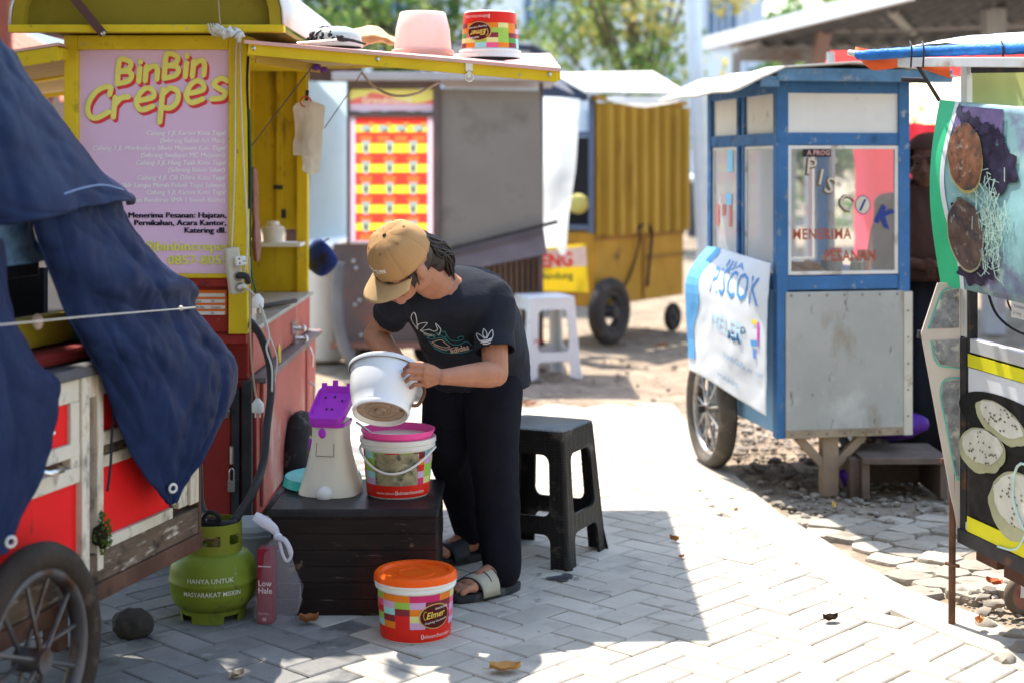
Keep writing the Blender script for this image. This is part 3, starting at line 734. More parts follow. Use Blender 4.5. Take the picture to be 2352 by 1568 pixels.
la = MB(); c_ = aw(.715, 0) + Vector((0, -.014, 0)); la.box(c_.x - .012, c_.x + .012, c_.y - .004, c_.y + .002, c_.z - .01, c_.z + .018)
la.torus(c_ + Vector((0, -.002, -.03)), .014, .0035, (0, 1, 0), 20, 6); la.box(c_.x - .006, c_.x + .006, c_.y - .004, c_.y, c_.z - .03, c_.z - .008)
la.build('latch', m_chrome, awn)
brc = MB(); brc.bar(aw(.0, .02) + Vector((.02, 0, -.03)), P(735, 158, 5.35), .03, .015, (0, 1, 0)); brc.build('brace', mat('wood_brace', (.5, .33, .07), .6), awn)
N2, N1, F1, F2 = Vector((-1.56, 5.25, 1.765)), Vector((-2.25, 5.25, 1.655)), Vector((-2.25, 6.9, 1.69)), Vector((-1.56, 6.9, 1.77))
def aw2(u, v): return N2.lerp(N1, u).lerp(F2.lerp(F1, u), v)
an = MB(); an.bar(N2, N1, .02, .05); an.bar(F2, F1, .02, .04); an.bar(N1, F1, .02, .04); an.bar(N2, F2, .02, .04); an.bar(aw2(.02, .45), aw2(.98, .55), .05, .025)
aw_l = an.build('awning', m_yel, cc, bevel=.003)
MB().grid([[aw2(i / 3, j / 120) + Vector((0, 0, .004 + .008 * math.sin(j / 120 * 2 * math.pi * 13))) for j in range(121)] for i in range(4)]).build('corrugated_lining', m_corr, aw_l, smooth=180)
MB().grid([[aw2(i / 3, j / 4) + Vector((0, -.01, .032)) for j in range(5)] for i in range(4)]).build('sheet', m_salm, aw_l, solid=.01)
wheel(cc, (-.845, 6.1, .2), (1, 0, 0), .2, .05, m_rubber, m_rim, 0, .03)
wheel(cc, (-1.6, 6.1, .2), (1, 0, 0), .2, .05, m_rubber, m_rim, 0, .03)

# =================================================================== FRONT CART (red and cream, under a tarpaulin)
m_cream = mat('chipped_cream_paint', (.56, .50, .41), .6, var=.12, vs=5, bump=.2, bs=30, bumpd=.003, dirt=[((.07, .05, .04), .34, 9, (1, 1, .5)), ((.40, .20, .08), .2, 6, (3, 3, .5)), ((.33, .28, .22), .3, 22)])
m_bred = mat('bright_red_panel', (.70, .013, .015), .5, var=.12, vs=3, dirt=[((.3, .01, .01), .28, 3), ((.06, .02, .02), .12, 14, (2, 2, .6))])
m_rot = mat('rotten_wood', (.12, .085, .06), .9, var=.3, vs=10, bump=.6, bs=25, stretch=(1, 1, 4), dirt=[((.45, .40, .34), .34, 12, (1, 1, 5)), ((.03, .022, .016), .4, 8)])
m_bwood = mat('dark_brown_wood', (.10, .05, .035), .7, var=.3, vs=6, bump=.3, bs=30, dirt=[((.04, .025, .02), .3, 8)])
E1 = Vector((.2696, .963, 0)); NN = Vector((.963, -.2696, 0)); CO = Vector((-.906, 4.36, 0))
def fp(s, z, o=0.0): return CO - E1 * s + NN * o + Vector((0, 0, z))
def fbox(mb, s0, s1, z0, z1, o0, o1): mb.hexa([fp(s0, z0, o0), fp(s1, z0, o0), fp(s1, z1, o0), fp(s0, z1, o0)], [fp(s0, z0, o1), fp(s1, z0, o1), fp(s1, z1, o1), fp(s0, z1, o1)]); return mb
fc = thing('red_cart', 'weathered red and cream wooden cart under a blue tarpaulin', 'food cart', (-1.3, 3.8, 0))
b_ = MB(); fbox(b_, .012, 1.3, .33, .84, -.7, -.02); b_.build('body', m_bwood, fc)
f_ = MB()
fbox(f_, 0, .05, .42, .86, -.02, .012); fbox(f_, .10, .148, .44, .64, -.02, .008)
fbox(f_, .05, .10, .42, .62, -.02, .002)
fbox(f_, .516, .545, .36, .86, -.02, .012); fbox(f_, .585, .62, .36, .86, -.02, .014)
fbox(f_, .148, .516, .405, .435, -.02, .009); fbox(f_, .05, .516, .615, .645, -.02, .009); fbox(f_, .05, .516, .67, .705, -.02, .009)
fbox(f_, .05, .575, .80, .855, -.02, .006); fbox(f_, .62, 1.3, .60, .64, -.02, .008); fbox(f_, .62, 1.3, .665, .70, -.02, .008); fbox(f_, .62, 1.3, .80, .855, -.02, .006); fbox(f_, .62, .66, .64, .80, -.02, .007)
f_.build('frame', m_cream, fc, bevel=.003)
p_ = MB(); fbox(p_, .148, .516, .435, .615, -.02, -.004); dd = p_.build('door', m_bred, fc)
p_ = MB(); fbox(p_, .05, .516, .705, .80, -.02, -.004); p_.build('panel', m_bred, fc)
p_ = MB(); fbox(p_, .62, 1.3, .38, .60, -.02, -.004); p_.build('panel', m_bred, fc)
p_ = MB(); fbox(p_, .66, 1.3, .70, .80, -.02, -.004); d2 = p_.build('drawer_front', m_bred, fc)
t_ = MB(); t_.text('No. 2', lambda x, y: fp(.83 - x, .735 + y, -.0025), .05, bold=.03); t_.build('lettering', flat((.8, .78, .75)), d2)
h_ = MB(); h_.tube([fp(.72, .655, .005), fp(.735, .652, .03), fp(.79, .655, .03), fp(.80, .66, .005)], .007, 8); h_.build('handle', m_chrome, fc, smooth=60)
r_ = MB(); fbox(r_, .0, 1.3, .33, .405, -.03, .010); fbox(r_, .0, .5, .646, .668, -.02, .004); r_.build('lower_rail', m_rot, fc, bevel=.004)
r_ = MB(); fbox(r_, -.012, 1.3, .285, .33, -.03, .018); fbox(r_, -.016, .0, .30, .86, -.05, .012); r_.build('base_beam', m_bwood, fc, bevel=.004)
r_ = MB(); fbox(r_, -.02, 1.3, .857, .885, -.72, .02); r_.build('counter', mat('grey_counter', (.09, .09, .10), .5, var=.2), fc, bevel=.004)
r_ = MB()
for s_, o_ in ((.66, -.24), (.66, -.68), (1.25, -.04), (1.25, -.68)): fbox(r_, s_, s_ + .04, .885, 1.40, o_ - .04, o_)
fbox(r_, .66, 1.29, 1.36, 1.40, -.70, -.66)
r_.each('canopy_frame', m_bwood, fc)
r_ = MB(); fbox(r_, .3, 1.3, .885, 1.18, -.72, -.70); fbox(r_, .28, .3, .885, 1.1, -.7, -.3); r_.build('back_board', mat('shade_black_board', (.02, .02, .025), .7), fc)  # black boards added so the tarpaulin opening looks shaded inside
wheel(fc, fp(.93, .263, .075), NN, .263, .033, mat('brown_rubber', (.040, .030, .024), .85, var=.3, vs=8, bump=.4, bs=90, dirt=[((.09, .07, .055), .3, 12)]), mat('scuffed_rim', (.10, .095, .10), .4, metal=.4, var=.3, dirt=[((.06, .032, .02), .5, 8)]), 12, .028)
wheel(fc, fp(.93, .263, -.78), NN, .263, .033, m_rubber, m_rim, 12, .028)
lg = MB(); fbox(lg, .1, .15, 0, .3, -.4, -.35); lg.build('leg', m_bwood, fc)
# goods under the tarp
yb = MB(); fbox(yb, .45, 1.1, .93, 1.005, -.14, -.10); tag(yb.build('yellow_board', mat('mustard_board', (.28, .22, .02), .6), bevel=.004), 'mustard yellow board lying under the tarpaulin on the red cart', 'board')
yb = MB(); fbox(yb, .25, .75, .887, .925, -.16, -.04); tag(yb.build('folded_cloth', mat('maroon_cloth', (.16, .02, .02), .8), bevel=.012), 'folded maroon cloth on the counter of the red cart', 'cloth')
yb = MB(); fbox(yb, .27, .48, .927, .95, -.15, -.05); tag(yb.build('folded_cloth', mat('green_cloth', (.03, .12, .07), .8), bevel=.008), 'small folded green cloth on top of the maroon cloth', 'cloth')
yb = MB(); fbox(yb, .55, 1.25, 1.10, 1.15, -.3, -.15); fbox(yb, .55, 1.25, 1.16, 1.2, -.3, -.16); tag(yb.build('black_tray', mat('black_tray', (.02, .02, .03), .35), bevel=.006), 'stacked black trays inside the tarpaulin covered cart', 'tray')
MBk = MB(); MBk.ell(fp(.70, 1.0, -.06), (.014, .012, .02)); tag(MBk.build('paper_scrap', flat((.6, .5, .45)), smooth=180), 'crumpled pale scrap hanging on the tarpaulin string', 'scrap')
# tarpaulin
def tarpmat():
    m = mat('blue_tarpaulin', (.009, .0185, .060), .46, var=.2, vs=7, bump=.4, bs=40, bumpd=.006, spec=.05, dirt=[((.014, .027, .078), .3, 9), ((.006, .012, .040), .3, 4)])
    n = m.node_tree.nodes; l = m.node_tree.links; b = n['Principled BSDF']
    tc = n.new('ShaderNodeTexCoord'); w = n.new('ShaderNodeTexWave'); w.inputs['Scale'].default_value = 150; w.bands_direction = 'Z'; w.inputs['Distortion'].default_value = 1.5
    w2 = n.new('ShaderNodeTexWave'); w2.inputs['Scale'].default_value = 150; w2.bands_direction = 'X'; w2.inputs['Distortion'].default_value = 1.5
    l.new(tc.outputs['Object'], w.inputs[0]); l.new(tc.outputs['Object'], w2.inputs[0])
    a = n.new('ShaderNodeMath'); a.operation = 'ADD'; l.new(w.outputs[1], a.inputs[0]); l.new(w2.outputs[1], a.inputs[1])
    bp = n.new('ShaderNodeBump'); bp.inputs['Strength'].default_value = .35; bp.inputs['Distance'].default_value = .002
    old = b.inputs['Normal'].links[0].from_socket; l.new(old, bp.inputs['Normal']); l.new(a.outputs[0], bp.inputs['Height']); l.new(bp.outputs[0], b.inputs['Normal'])
    return m
m_tarp = tarpmat()
def Dp(x): return -2.1268 / ((x - 1176) / 3500 - .28)
def tp(x, y, o=0.0): d = min(Dp(x), 4.9) * .97 - o; return P(x, y, d)
up_ = [[tp(-330, 60, -.35), tp(-200, 20, -.1), tp(-90, 20, .0), tp(-20, 60, .02), tp(18, 100, -.06), tp(40, 130, -.3)],
       [tp(-330, 150, -.3), tp(-180, 120, .0), tp(-50, 120, .06), tp(30, 150, .04), tp(75, 195, -.05), tp(95, 215, -.35)],
       [tp(-330, 300, -.3), tp(-160, 280, .02), tp(-20, 280, .09), tp(80, 275, .06), tp(148, 290, -.05), tp(165, 300, -.4)],
       [tp(-330, 420, -.3), tp(-120, 410, .02), tp(20, 395, .11), tp(130, 370, .08), tp(228, 392, -.03), tp(240, 400, -.4)],
       [tp(-330, 500, -.3), tp(-70, 500, .02), tp(70, 485, .13), tp(190, 455, .10), tp(292, 445, .02), tp(300, 450, -.3)],
       [tp(-330, 520, -.3), tp(-60, 520, .0), tp(80, 505, .12), tp(195, 480, .10), tp(296, 462, .03), tp(302, 470, -.3)],
       [tp(-330, 505, -.34), tp(-60, 505, -.05), tp(80, 492, .06), tp(190, 470, .04), tp(280, 462, -.01), tp(290, 470, -.3)]]
tb = MB(); tb.grid(cloth_rows(up_, 70, 80, .007, 6, 1, 1.0))
lo_ = [[tp(65, 455, -.04), tp(120, 440, .0), tp(180, 430, .02), tp(230, 430, .0), tp(262, 440, -.05), tp(275, 450, -.2)],
       [tp(72, 500, -.02), tp(140, 500, .03), tp(200, 500, .04), tp(255, 505, .02), tp(298, 520, -.04), tp(305, 530, -.25)],
       [tp(100, 590, -.02), tp(165, 580, .05), tp(240, 580, .05), tp(310, 580, .03), tp(366, 600, -.03), tp(375, 612, -.3)],
       [tp(132, 670, -.03), tp(200, 660, .05), tp(280, 655, .08), tp(360, 650, .06), tp(445, 655, -.04), tp(452, 670, -.25)],
       [tp(160, 735, -.03), tp(235, 725, .03), tp(310, 715, .04), tp(385, 708, .0), tp(442, 703, -.05), tp(452, 712, -.2)],
       [tp(192, 795, -.04), tp(270, 795, .05), tp(350, 790, .07), tp(430, 780, .03), tp(505, 782, -.04), tp(520, 790, -.2)],
       [tp(228, 858, -.04), tp(305, 865, .05), tp(385, 865, .08), tp(470, 855, .05), tp(538, 838, -.02), tp(546, 850, -.2)],
       [tp(258, 930, -.03), tp(330, 945, .05), tp(400, 950, .07), tp(470, 945, .04), tp(526, 925, -.0), tp(532, 935, -.1)],
       [tp(288, 1015, -.01), tp(345, 1030, .04), tp(400, 1035, .05), tp(450, 1020, .03), tp(487, 1000, .0), tp(492, 1006, -.03)],
       [tp(338, 1095, .02), tp(365, 1105, .03), tp(392, 1110, .04), tp(418, 1100, .03), tp(440, 1085, .02), tp(444, 1088, .0)],
       [tp(388, 1155, .03), tp(392, 1158, .03), tp(395, 1160, .03), tp(399, 1158, .03), tp(403, 1154, .03), tp(404, 1154, .02)]]
tb.grid(cloth_rows(lo_, 90, 150, .008, 6.5, 5, 1.3))
le_ = [[tp(-330, 520, .0), tp(-150, 520, .02), tp(-60, 530, .03), tp(-10, 545, .02), tp(8, 560, -.02)],
       [tp(-330, 680, .02), tp(-150, 680, .05), tp(-60, 690, .06), tp(0, 700, .04), tp(28, 720, -.02)],
       [tp(-330, 800, .03), tp(-150, 800, .07), tp(-40, 800, .09), tp(50, 810, .07), tp(95, 835, -.01)],
       [tp(-330, 900, .04), tp(-150, 900, .09), tp(-20, 900, .11), tp(80, 895, .08), tp(143, 885, .0)],
       [tp(-330, 1020, .05), tp(-150, 1020, .09), tp(-20, 1020, .11), tp(60, 1020, .09), tp(122, 1010, .02)],
       [tp(-330, 1150, .05), tp(-150, 1160, .08), tp(-40, 1160, .09), tp(30, 1160, .08), tp(75, 1150, .03)],
       [tp(-330, 1260, .05), tp(-150, 1290, .07), tp(-60, 1290, .07), tp(0, 1280, .07), tp(24, 1265, .04)]]
tb.grid(cloth_rows(le_, 60, 90, .007, 5, 9, 1.0))
tarp = tb.build('tarpaulin', m_tarp, smooth=180, norm=False, solid=.003)
tag(tarp, 'large blue tarpaulin draped and tied over the red cart', 'tarpaulin')
ey = MB()
for x, y in ((394, 1120), (21, 1243)):
    c_ = tp(x, y, .05 if x > 100 else .09); ey.torus(c_ + NN * .004, .0105, .0035, NN + Vector((0, -.8, 0)), 20, 8)
ey.each('eyelet', flat((.6, .58, .55), .4), tarp, smooth=180)
hm = MB(); hm.tube(catmull([tp(78, 470, .125), tp(130, 452, .12), tp(190, 432, .11), tp(240, 425, .085), tp(284, 436, .04)], 20), .0016, 6); hm.build('stitching', flat((.2, .28, .45)), tarp)
mp = MB(); mp.grid(cloth_rows([[tp(-80, 500, -.12), tp(20, 510, -.14), tp(80, 505, -.2)], [tp(-80, 560, -.12), tp(20, 560, -.14), tp(90, 556, -.2)], [tp(-80, 612, -.12), tp(20, 612, -.14), tp(112, 598, -.2)]], 24, 20, .012, 9))
tag(mp.build('net_sheet', mat('blue_net', (.10, .20, .36), .4, var=.4, vs=30, bump=.5, bs=70), smooth=180), 'lighter blue woven sheet showing in the tarpaulin opening', 'sheet')
sg_ = MB(); sg_.tube(catmull([tp(-330, 775, .14), tp(0, 746, .145), tp(210, 726, .13), tp(415, 709, .06)], 24), .0017, 6); sg_.ell(tp(415, 708, .06), .007); sg_.tube([tp(415, 709, .06), tp(448, 706, -.03)], .003, 6)
tag(sg_.build('string', flat((.55, .5, .42), .8), smooth=180), 'pale string tied across the front of the tarpaulin', 'string')
st_ = MB(); st_.tube(catmull([fp(.52, .85, .02), fp(.50, .78, .03), fp(.5, .70, .025), fp(.515, .62, .03), fp(.53, .56, .03)], 16), .004, 6)
tag(st_.build('strap', flat((.02, .025, .04), .7), smooth=180), 'short black strap hanging down the cream door stile', 'strap')
ms_ = MB(); rr = random.Random(4)
add_leaves(ms_, fp(.535, .455, .02), (.026, .026, .055), 170, .013, rr); tag(ms_.build('moss', leafmat('moss_leaf', (.10, .15, .03), 0), norm=False), 'small green weed growing from the cart door hinge', 'weed')
dk = MB(); pebble(dk, fp(.535, .45, .012), .022, 3.3, True, 1.6); dk.build('soil', mat('wet_soil', (.02, .017, .012), .9, bump=.6, bs=50), ms_ and bpy.data.objects['moss'], smooth=50)
# =================================================================== BLUE CART
m_blue = mat('blue_cart_paint', (.045, .135, .30), .55, var=.2, vs=5, bump=.15, bs=30, bumpd=.003, dirt=[((.025, .06, .13), .3, 6), ((.30, .32, .32), .19, 22), ((.12, .16, .2), .2, 11)])
m_greypan = mat('grey_metal_panel', (.34, .345, .33), .55, var=.13, vs=2.5, metal=.1, dirt=[((.43, .44, .42), .35, 4), ((.25, .225, .18), .34, 5, (1, 1, .5)), ((.07, .06, .05), .17, 11, (3, 3, .8)), ((.5, .5, .48), .08, 30, (3, 3, .4))])
m_wpan = mat('white_painted_board', (.66, .64, .60), .55, var=.08, vs=4, dirt=[((.35, .33, .3), .22, 6)])
m_gl = glass('shop_glass', dust=.07); m_gl2 = glass('dusty_glass', dust=.42)
a_ = R(10.7); MBl = Matrix.Translation((1.096, 6.3, 0)) @ Matrix.Rotation(a_, 4, 'Z')
bc = thing('blue_cart', 'blue painted glass fronted food cart with grey metal front', 'food cart', (1.35, 6.75, 0))
Wd, Dt = .588, .93
q = MB(MBl)
for x in (0, Wd - .05):
    for y in (0, Dt - .05): q.box(x, x + .05, y, y + .05, .25, 1.74)
for z0, z1 in ((.862, .92), (1.465, 1.515), (1.68, 1.735)):
    q.box(.05, Wd - .05, .004, .046, z0, z1); q.box(.05, Wd - .05, Dt - .046, Dt - .004, z0, z1)
    for x in (.004, Wd - .046): q.box(x, x + .042, .05, Dt - .05, z0, z1)
for y in (.43, .50): q.box(.006, .04, y, y + .03, .92, 1.68)
q.build('frame', m_blue, bc, bevel=.003)
MB(MBl).box(.036, Wd - .03, -.006, .012, .252, .855).build('front_panel', m_greypan, bc, bevel=.003)
MB(MBl).box(.036, Wd - .03, -.0085, -.006, .252, .285).build('rusty_edge', mat('rusty_edge', (.30, .24, .17), .8, var=.3, vs=14, dirt=[((.16, .09, .05), .35, 18)]), bc)
q = MB(MBl)
for z in (.268, .84):
    for k in range(7): q.ell((.06 + k * .078, -.009, z), (.004, .003, .004))
for k in range(5): q.ell((Wd - .012, -.0095, .33 + k * .11), (.004, .003, .004))
q.each('screw', flat((.16, .11, .08)), bc)
MB(MBl).box(Wd - .03, Wd + .008, -.008, .012, .25, .85).build('corner_trim', mat('cream_trim', (.50, .47, .40), .6, dirt=[((.25, .15, .08), .25, 9)]), bc)
q = MB(MBl); q.box(.0, .012, .04, Dt - .05, .27, .86); q.box(Wd - .012, Wd, .04, Dt - .05, .27, .86); q.box(.03, Wd, Dt - .012, Dt, .27, .86); q.build('side_panel', mat('pale_blue_board', (.16, .30, .45), .6, var=.15), bc)
q = MB(MBl); q.box(.05, Wd - .05, .012, .02, 1.515, 1.68); q.build('sign_panel', m_wpan, bc)
q = MB(MBl); q.box(.02, .03, .05, .43, 1.515, 1.68); q.box(.02, .03, .53, Dt - .05, 1.515, 1.68); q.build('sign_panel', m_wpan, bc)
def wframe(M_, x0, x1, z0, z1, y, t=.014):
    q = MB(M_); q.box(x0, x1, y - .008, y + .008, z1 - t, z1); q.box(x0, x1, y - .008, y + .008, z0, z0 + t); q.box(x0, x0 + t, y - .008, y + .008, z0 + t, z1 - t); q.box(x1 - t, x1, y - .008, y + .008, z0 + t, z1 - t)
    return q
m_wfr = mat('white_window_frame', (.62, .6, .56), .5, dirt=[((.3, .25, .2), .25, 9)])
wf = wframe(MBl, .05, Wd - .05, .925, 1.462, .014).build('window', m_wfr, bc)
MB(MBl).box(.063, Wd - .063, .013, .0155, .938, 1.45).build('pane', m_gl, wf)
MS = MBl @ Matrix.Translation((.02, 0, 0)) @ Matrix.Rotation(R(90), 4, 'Z')
for y0, y1 in ((.05, .43), (.53, .88)):
    w2 = wframe(MS, y0, y1, .925, 1.462, 0).build('window', m_wfr, bc)
    MB(MS).box(y0 + .013, y1 - .013, -.001, .0015, .938, 1.45).build('pane', m_gl2, w2)
w3 = wframe(MBl, .05, Wd - .05, .925, 1.462, Dt - .02).build('window', m_wfr, bc)
MB(MBl).box(.03, Wd - .03, .03, Dt - .03, .86, .875).build('counter', m_wpan, bc)
# window lettering
def onglass(x, y): return MBl @ Vector((.05 + x, .0095, .925 + y))
def gl(px, py): return ((px - 1800) / 282 * .49, (640 - py) / 305 * .537)
m_ltr = flat((.55, .50, .40)); m_ltrb = flat((.03, .05, .22))
q = MB(); bkm = MB(); blu = MB()
for ch, px, py, an in (('P', 1856, 402, -5), ('I', 1885, 428, -12), ('S', 1900, 446, -18), ('C', 1934, 482, -24), ('O', 1998, 497, -28), ('K', 2030, 517, -28)):
    x0, y0 = gl(px, py); c, s_ = math.cos(R(an)), math.sin(R(an))
    if ch not in 'OK':
        bkm.text(ch, lambda x, y: onglass(x0 + (x - .02) * c - y * s_ - .004, y0 + (x - .02) * s_ + y * c - .003) + Vector((0, .002, 0)), .095, bold=.045)
        q.text(ch, lambda x, y: onglass(x0 + (x - .02) * c - y * s_, y0 + (x - .02) * s_ + y * c) - Vector((0, .002, 0)), .095, bold=.0)
    elif ch == 'O':
        cen = (gl(1990, 476)); n = 28
        for mb_, r_, dz in ((blu, .040, 0), (q, .036, .002)): mb_.add([onglass(cen[0] + r_ * .85 * math.cos(6.283 * k / n), cen[1] + r_ * math.sin(6.283 * k / n)) - Vector((0, dz, 0)) for k in range(n)], [tuple(range(n))])
        blu.add([onglass(cen[0] + u * c * .006 - v * s_ * 1 + v * .01, cen[1] + v) - Vector((0, .0035, 0)) for u, v in ((-1, -.024), (1, -.024), (1, .024), (-1, .024))], [(0, 1, 2, 3)])
    else: blu.text(ch, lambda x, y: onglass(x0 + (x - .02) * c - y * s_, y0 + (x - .02) * s_ + y * c), .10, bold=.06)
bkm.build('lettering', flat((.16, .10, .06)), wf); q.build('lettering', m_ltr, wf); blu.build('lettering', m_ltrb, wf)
q = MB(); x0, y0 = gl(1812, 556); q.text('MENERIMA', lambda x, y: onglass(x0 + x, y0 + y), .062, bold=.02, width=.80, space=1.1)
q.build('lettering', flat((.36, .09, .05)), wf); q = MB(); x0, y0 = gl(1893, 608); q.text('PESANAN', lambda x, y, x0=x0, y0=y0: onglass(x0 + x, y0 + y), .062, bold=.02, width=.80, space=1.1); q.build('lettering', flat((.36, .09, .05)), wf)
sk = MB(); x0, y0 = gl(1838, 362); x1_, y1_ = gl(1909, 340); sk.hexa([onglass(x0, y0), onglass(x1_, y0), onglass(x1_, y1_), onglass(x0, y1_)], [onglass(x0, y0) - Vector((0, .002, 0)), onglass(x1_, y0) - Vector((0, .002, 0)), onglass(x1_, y1_) - Vector((0, .002, 0)), onglass(x0, y1_) - Vector((0, .002, 0))])
sko = sk.build('sticker', flat((.03, .025, .025)), wf)
sk = MB(); sk.text('A PROG', lambda x, y: onglass(x0 + .018 + x, y0 + .008 + y) - Vector((0, .004, 0)), .028, bold=.03); sk.build('lettering', flat((.55, .3, .28)), sko)
# side glass prints
q = MB(MS)
for y0, z0, hh in ((.60, 1.35, .12), (.62, 1.2, .05)): q.box(y0, y0 + .08, .004, .005, z0, z0 + hh)
q.each('window_print', flat((.25, .55, .75)), bc)
q = MB(MS)
for k in range(3): q.box(.62 + k * .09, .66 + k * .09, .004, .005, 1.1 + .05 * (k % 2), 1.2)
q.each('window_print', flat((.6, .2, .18)), bc)
# roof
rf = MB(MBl); prof = [(-.20, 1.685), (-.12, 1.73), (0, 1.785), (.3, 1.80), (.6, 1.785), (.75, 1.75)]
rows = [[Vector((x, y, z + .004 * math.sin(y * 14 + x * 9))) for x, z in prof] for y in [-.10 + .115 * k for k in range(11)]]
rf.grid(rows); rf.build('roof', mat('patched_white_roof', (.55, .52, .47), .6, var=.1, dirt=[((.3, .22, .15), .25, 8)]), bc, smooth=50, solid=.008)
q = MB(MBl); q.box(-.03, .74, -.085, -.06, 1.725, 1.778); q.box(-.10, -.02, -.08, -.065, 1.70, 1.745); q.build('roof_fascia', mat('worn_blue_board', (.10, .20, .32), .6, var=.3, vs=9, dirt=[((.35, .33, .3), .3, 12)]), bc, bevel=.004)
q = MB(MBl); q.box(-.02, Wd + .02, -.05, Dt + .02, 1.742, 1.76); q.build('ceiling', mat('dark_ceiling', (.05, .06, .09), .7), bc)
# leg with braces, wheels
q = MB(MBl); q.box(.205, .275, .01, .06, 0, .25); q.bar((.235, .03, .11), (.10, .03, .25), .03, .035); q.bar((.245, .03, .11), (.39, .03, .25), .03, .035); q.build('leg', mat('raw_wood', (.27, .20, .14), .8, var=.2, vs=6, bump=.3, bs=30), bc, bevel=.003)
ex = MBl.to_3x3() @ Vector((1, 0, 0))
m_rim2 = mat('bicycle_rim', (.40, .39, .38), .4, metal=.4, dirt=[((.2, .13, .09), .35, 9)])
wheel(bc, MBl @ Vector((-.055, .70, .27)), ex, .27, .030, mat('dusty_rubber', (.10, .088, .075), .85, var=.25, vs=8, dirt=[((.2, .17, .13), .3, 9)]), m_rim2, 18, .025, tyre_sx=1.5)
wheel(bc, MBl @ Vector((Wd + .085, .70, .27)), ex, .27, .038, m_rubber, m_rim2, 18, .025, tyre_sx=1.4)
MB(MBl).box(-.12, Wd + .12, .685, .715, .255, .285).build('axle', m_dark, bc)
# goods behind the glass
q = MB(MBl); rr = random.Random(2)
for k in range(16): q.ell((.09 + .035 * (k % 5), .10 + .07 * (k // 5), .90 + .03 * (k // 8) + rr.uniform(0, .02)), (.03, .045, .028), seg=10, rings=6)
tag(q.build('banana_rolls', mat('fried_pastry', (.38, .18, .06), .6, var=.3, vs=20), smooth=180), 'heap of fried banana rolls behind the cart glass', 'pastry')
for k, (x, y, h_, c_, lb) in enumerate(((.28, .15, .10, (.06, .08, .07), 'dark jar nearest the middle of the cart glass'), (.34, .2, .13, (.2, .22, .25), 'grey tall tub inside the glass beside the dark jar'), (.41, .14, .09, (.08, .12, .05), 'green jar inside the glass near its right end'), (.47, .2, .12, (.35, .12, .05), 'brown jar furthest right inside the cart glass'))):
    j = thing('jar', lb, 'jar', MBl @ Vector((x, y, .876)), 'jars inside the blue cart'); Mj = MBl @ Matrix.Translation((x, y, .876))
    MB(Mj).lathe([(0, 0), (.028, 0), (.03, .01), (.03, h_ - .02), (.024, h_), (0, h_)], seg=16).build('body', flat(c_, .3), j, smooth=40)
    MB(Mj).lathe([(0, h_), (.027, h_), (.027, h_ + .02), (0, h_ + .02)], seg=16).build('lid', flat((.5, .1, .08) if k % 2 else (.4, .4, .38)), j, smooth=40)
q = MB(MBl); q.box(.2, .25, .5, .54, .876, 1.46); tag(q.build('steel_box', flat((.15, .2, .28), .4)), 'narrow grey blue upright box inside the cart glass', 'box')
# hanging vinyl banner
PB = [[Vector((.911, 7.1, 1.0)), Vector((.96, 6.9, 1.0)), Vector((1.02, 6.6, .985)), Vector((1.072, 6.33, .973))],
      [Vector((.80, 7.0, .86)), Vector((.875, 6.8, .86)), Vector((.965, 6.55, .85)), Vector((1.055, 6.30, .83))],
      [Vector((.80, 6.95, .65)), Vector((.86, 6.78, .64)), Vector((.94, 6.52, .60)), Vector((1.045, 6.27, .57))],
      [Vector((.80, 6.9, .455)), Vector((.86, 6.74, .44)), Vector((.94, 6.5, .40)), Vector((1.04, 6.25, .355))]]
gB = cloth_rows(PB, 40, 40, .006, 4)
bn_ = MB(); bn_.grid(gB)
ban = bn_.build('vinyl_banner', translucent('white_vinyl', (.82, .85, .88), .25), smooth=180, solid=.002); tag(ban, 'white and blue vinyl banner hung on the blue cart side', 'banner')
def bpt(u, v, o=.004):
    fu, fv = u * 39, v * 39; i, j = min(max(int(fu), 0), 38), min(max(int(fv), 0), 38); a, b = fu - i, fv - j
    p = gB[j][i].lerp(gB[j][i + 1], a).lerp(gB[j + 1][i].lerp(gB[j + 1][i + 1], a), b)
    n = (gB[j][i + 1] - gB[j][i]).cross(gB[j + 1][i] - gB[j][i]).normalized()
    if n.x > 0: n = -n
    return p + n * o
def bpatch(mb, poly, o=.004): mb.add([bpt(u, v, o) for u, v in poly], [tuple(range(len(poly)))])
q = MB()
for i in range(14):
    v0, v1 = i / 16, (i + 1) / 16; w0, w1 = .30 - .16 * (i / 14) + .03 * math.sin(i), .30 - .16 * ((i + 1) / 14) + .03 * math.sin(i + 1)
    for k in range(4): bpatch(q, [(w0 * k / 4, v0), (w0 * (k + 1) / 4, v0), (w1 * (k + 1) / 4, v1), (w1 * k / 4, v1)])
q.build('blue_print', flat((.12, .36, .66)), ban)
q = MB(); q.text('PISCOK', lambda x, y: bpt(.36 + x * .155, .40 - y * .29), 1, bold=.0); q.build('lettering', flat((.06, .26, .62)), ban); q = MB(); q.text('IJJA', lambda x, y: bpt(.46 + x * .17, .18 - y * .10), 1)
q.build('lettering', flat((.06, .26, .62)), ban)
q = MB(); q.text('MELER', lambda x, y: bpt(.42 + x * .12, .60 - y * .12), 1); q.build('lettering', flat((.45, .66, .8)), ban)
q = MB(); q.text('MA', lambda x, y: bpt(.62 + x * .09, .62 - y * .06 + .0), 1, bold=.05); q.text('O', lambda x, y: bpt(.74 + x * .06, .565 - y * .05), 1, bold=.03); q.build('lettering', flat((.02, .10, .22)), ban)
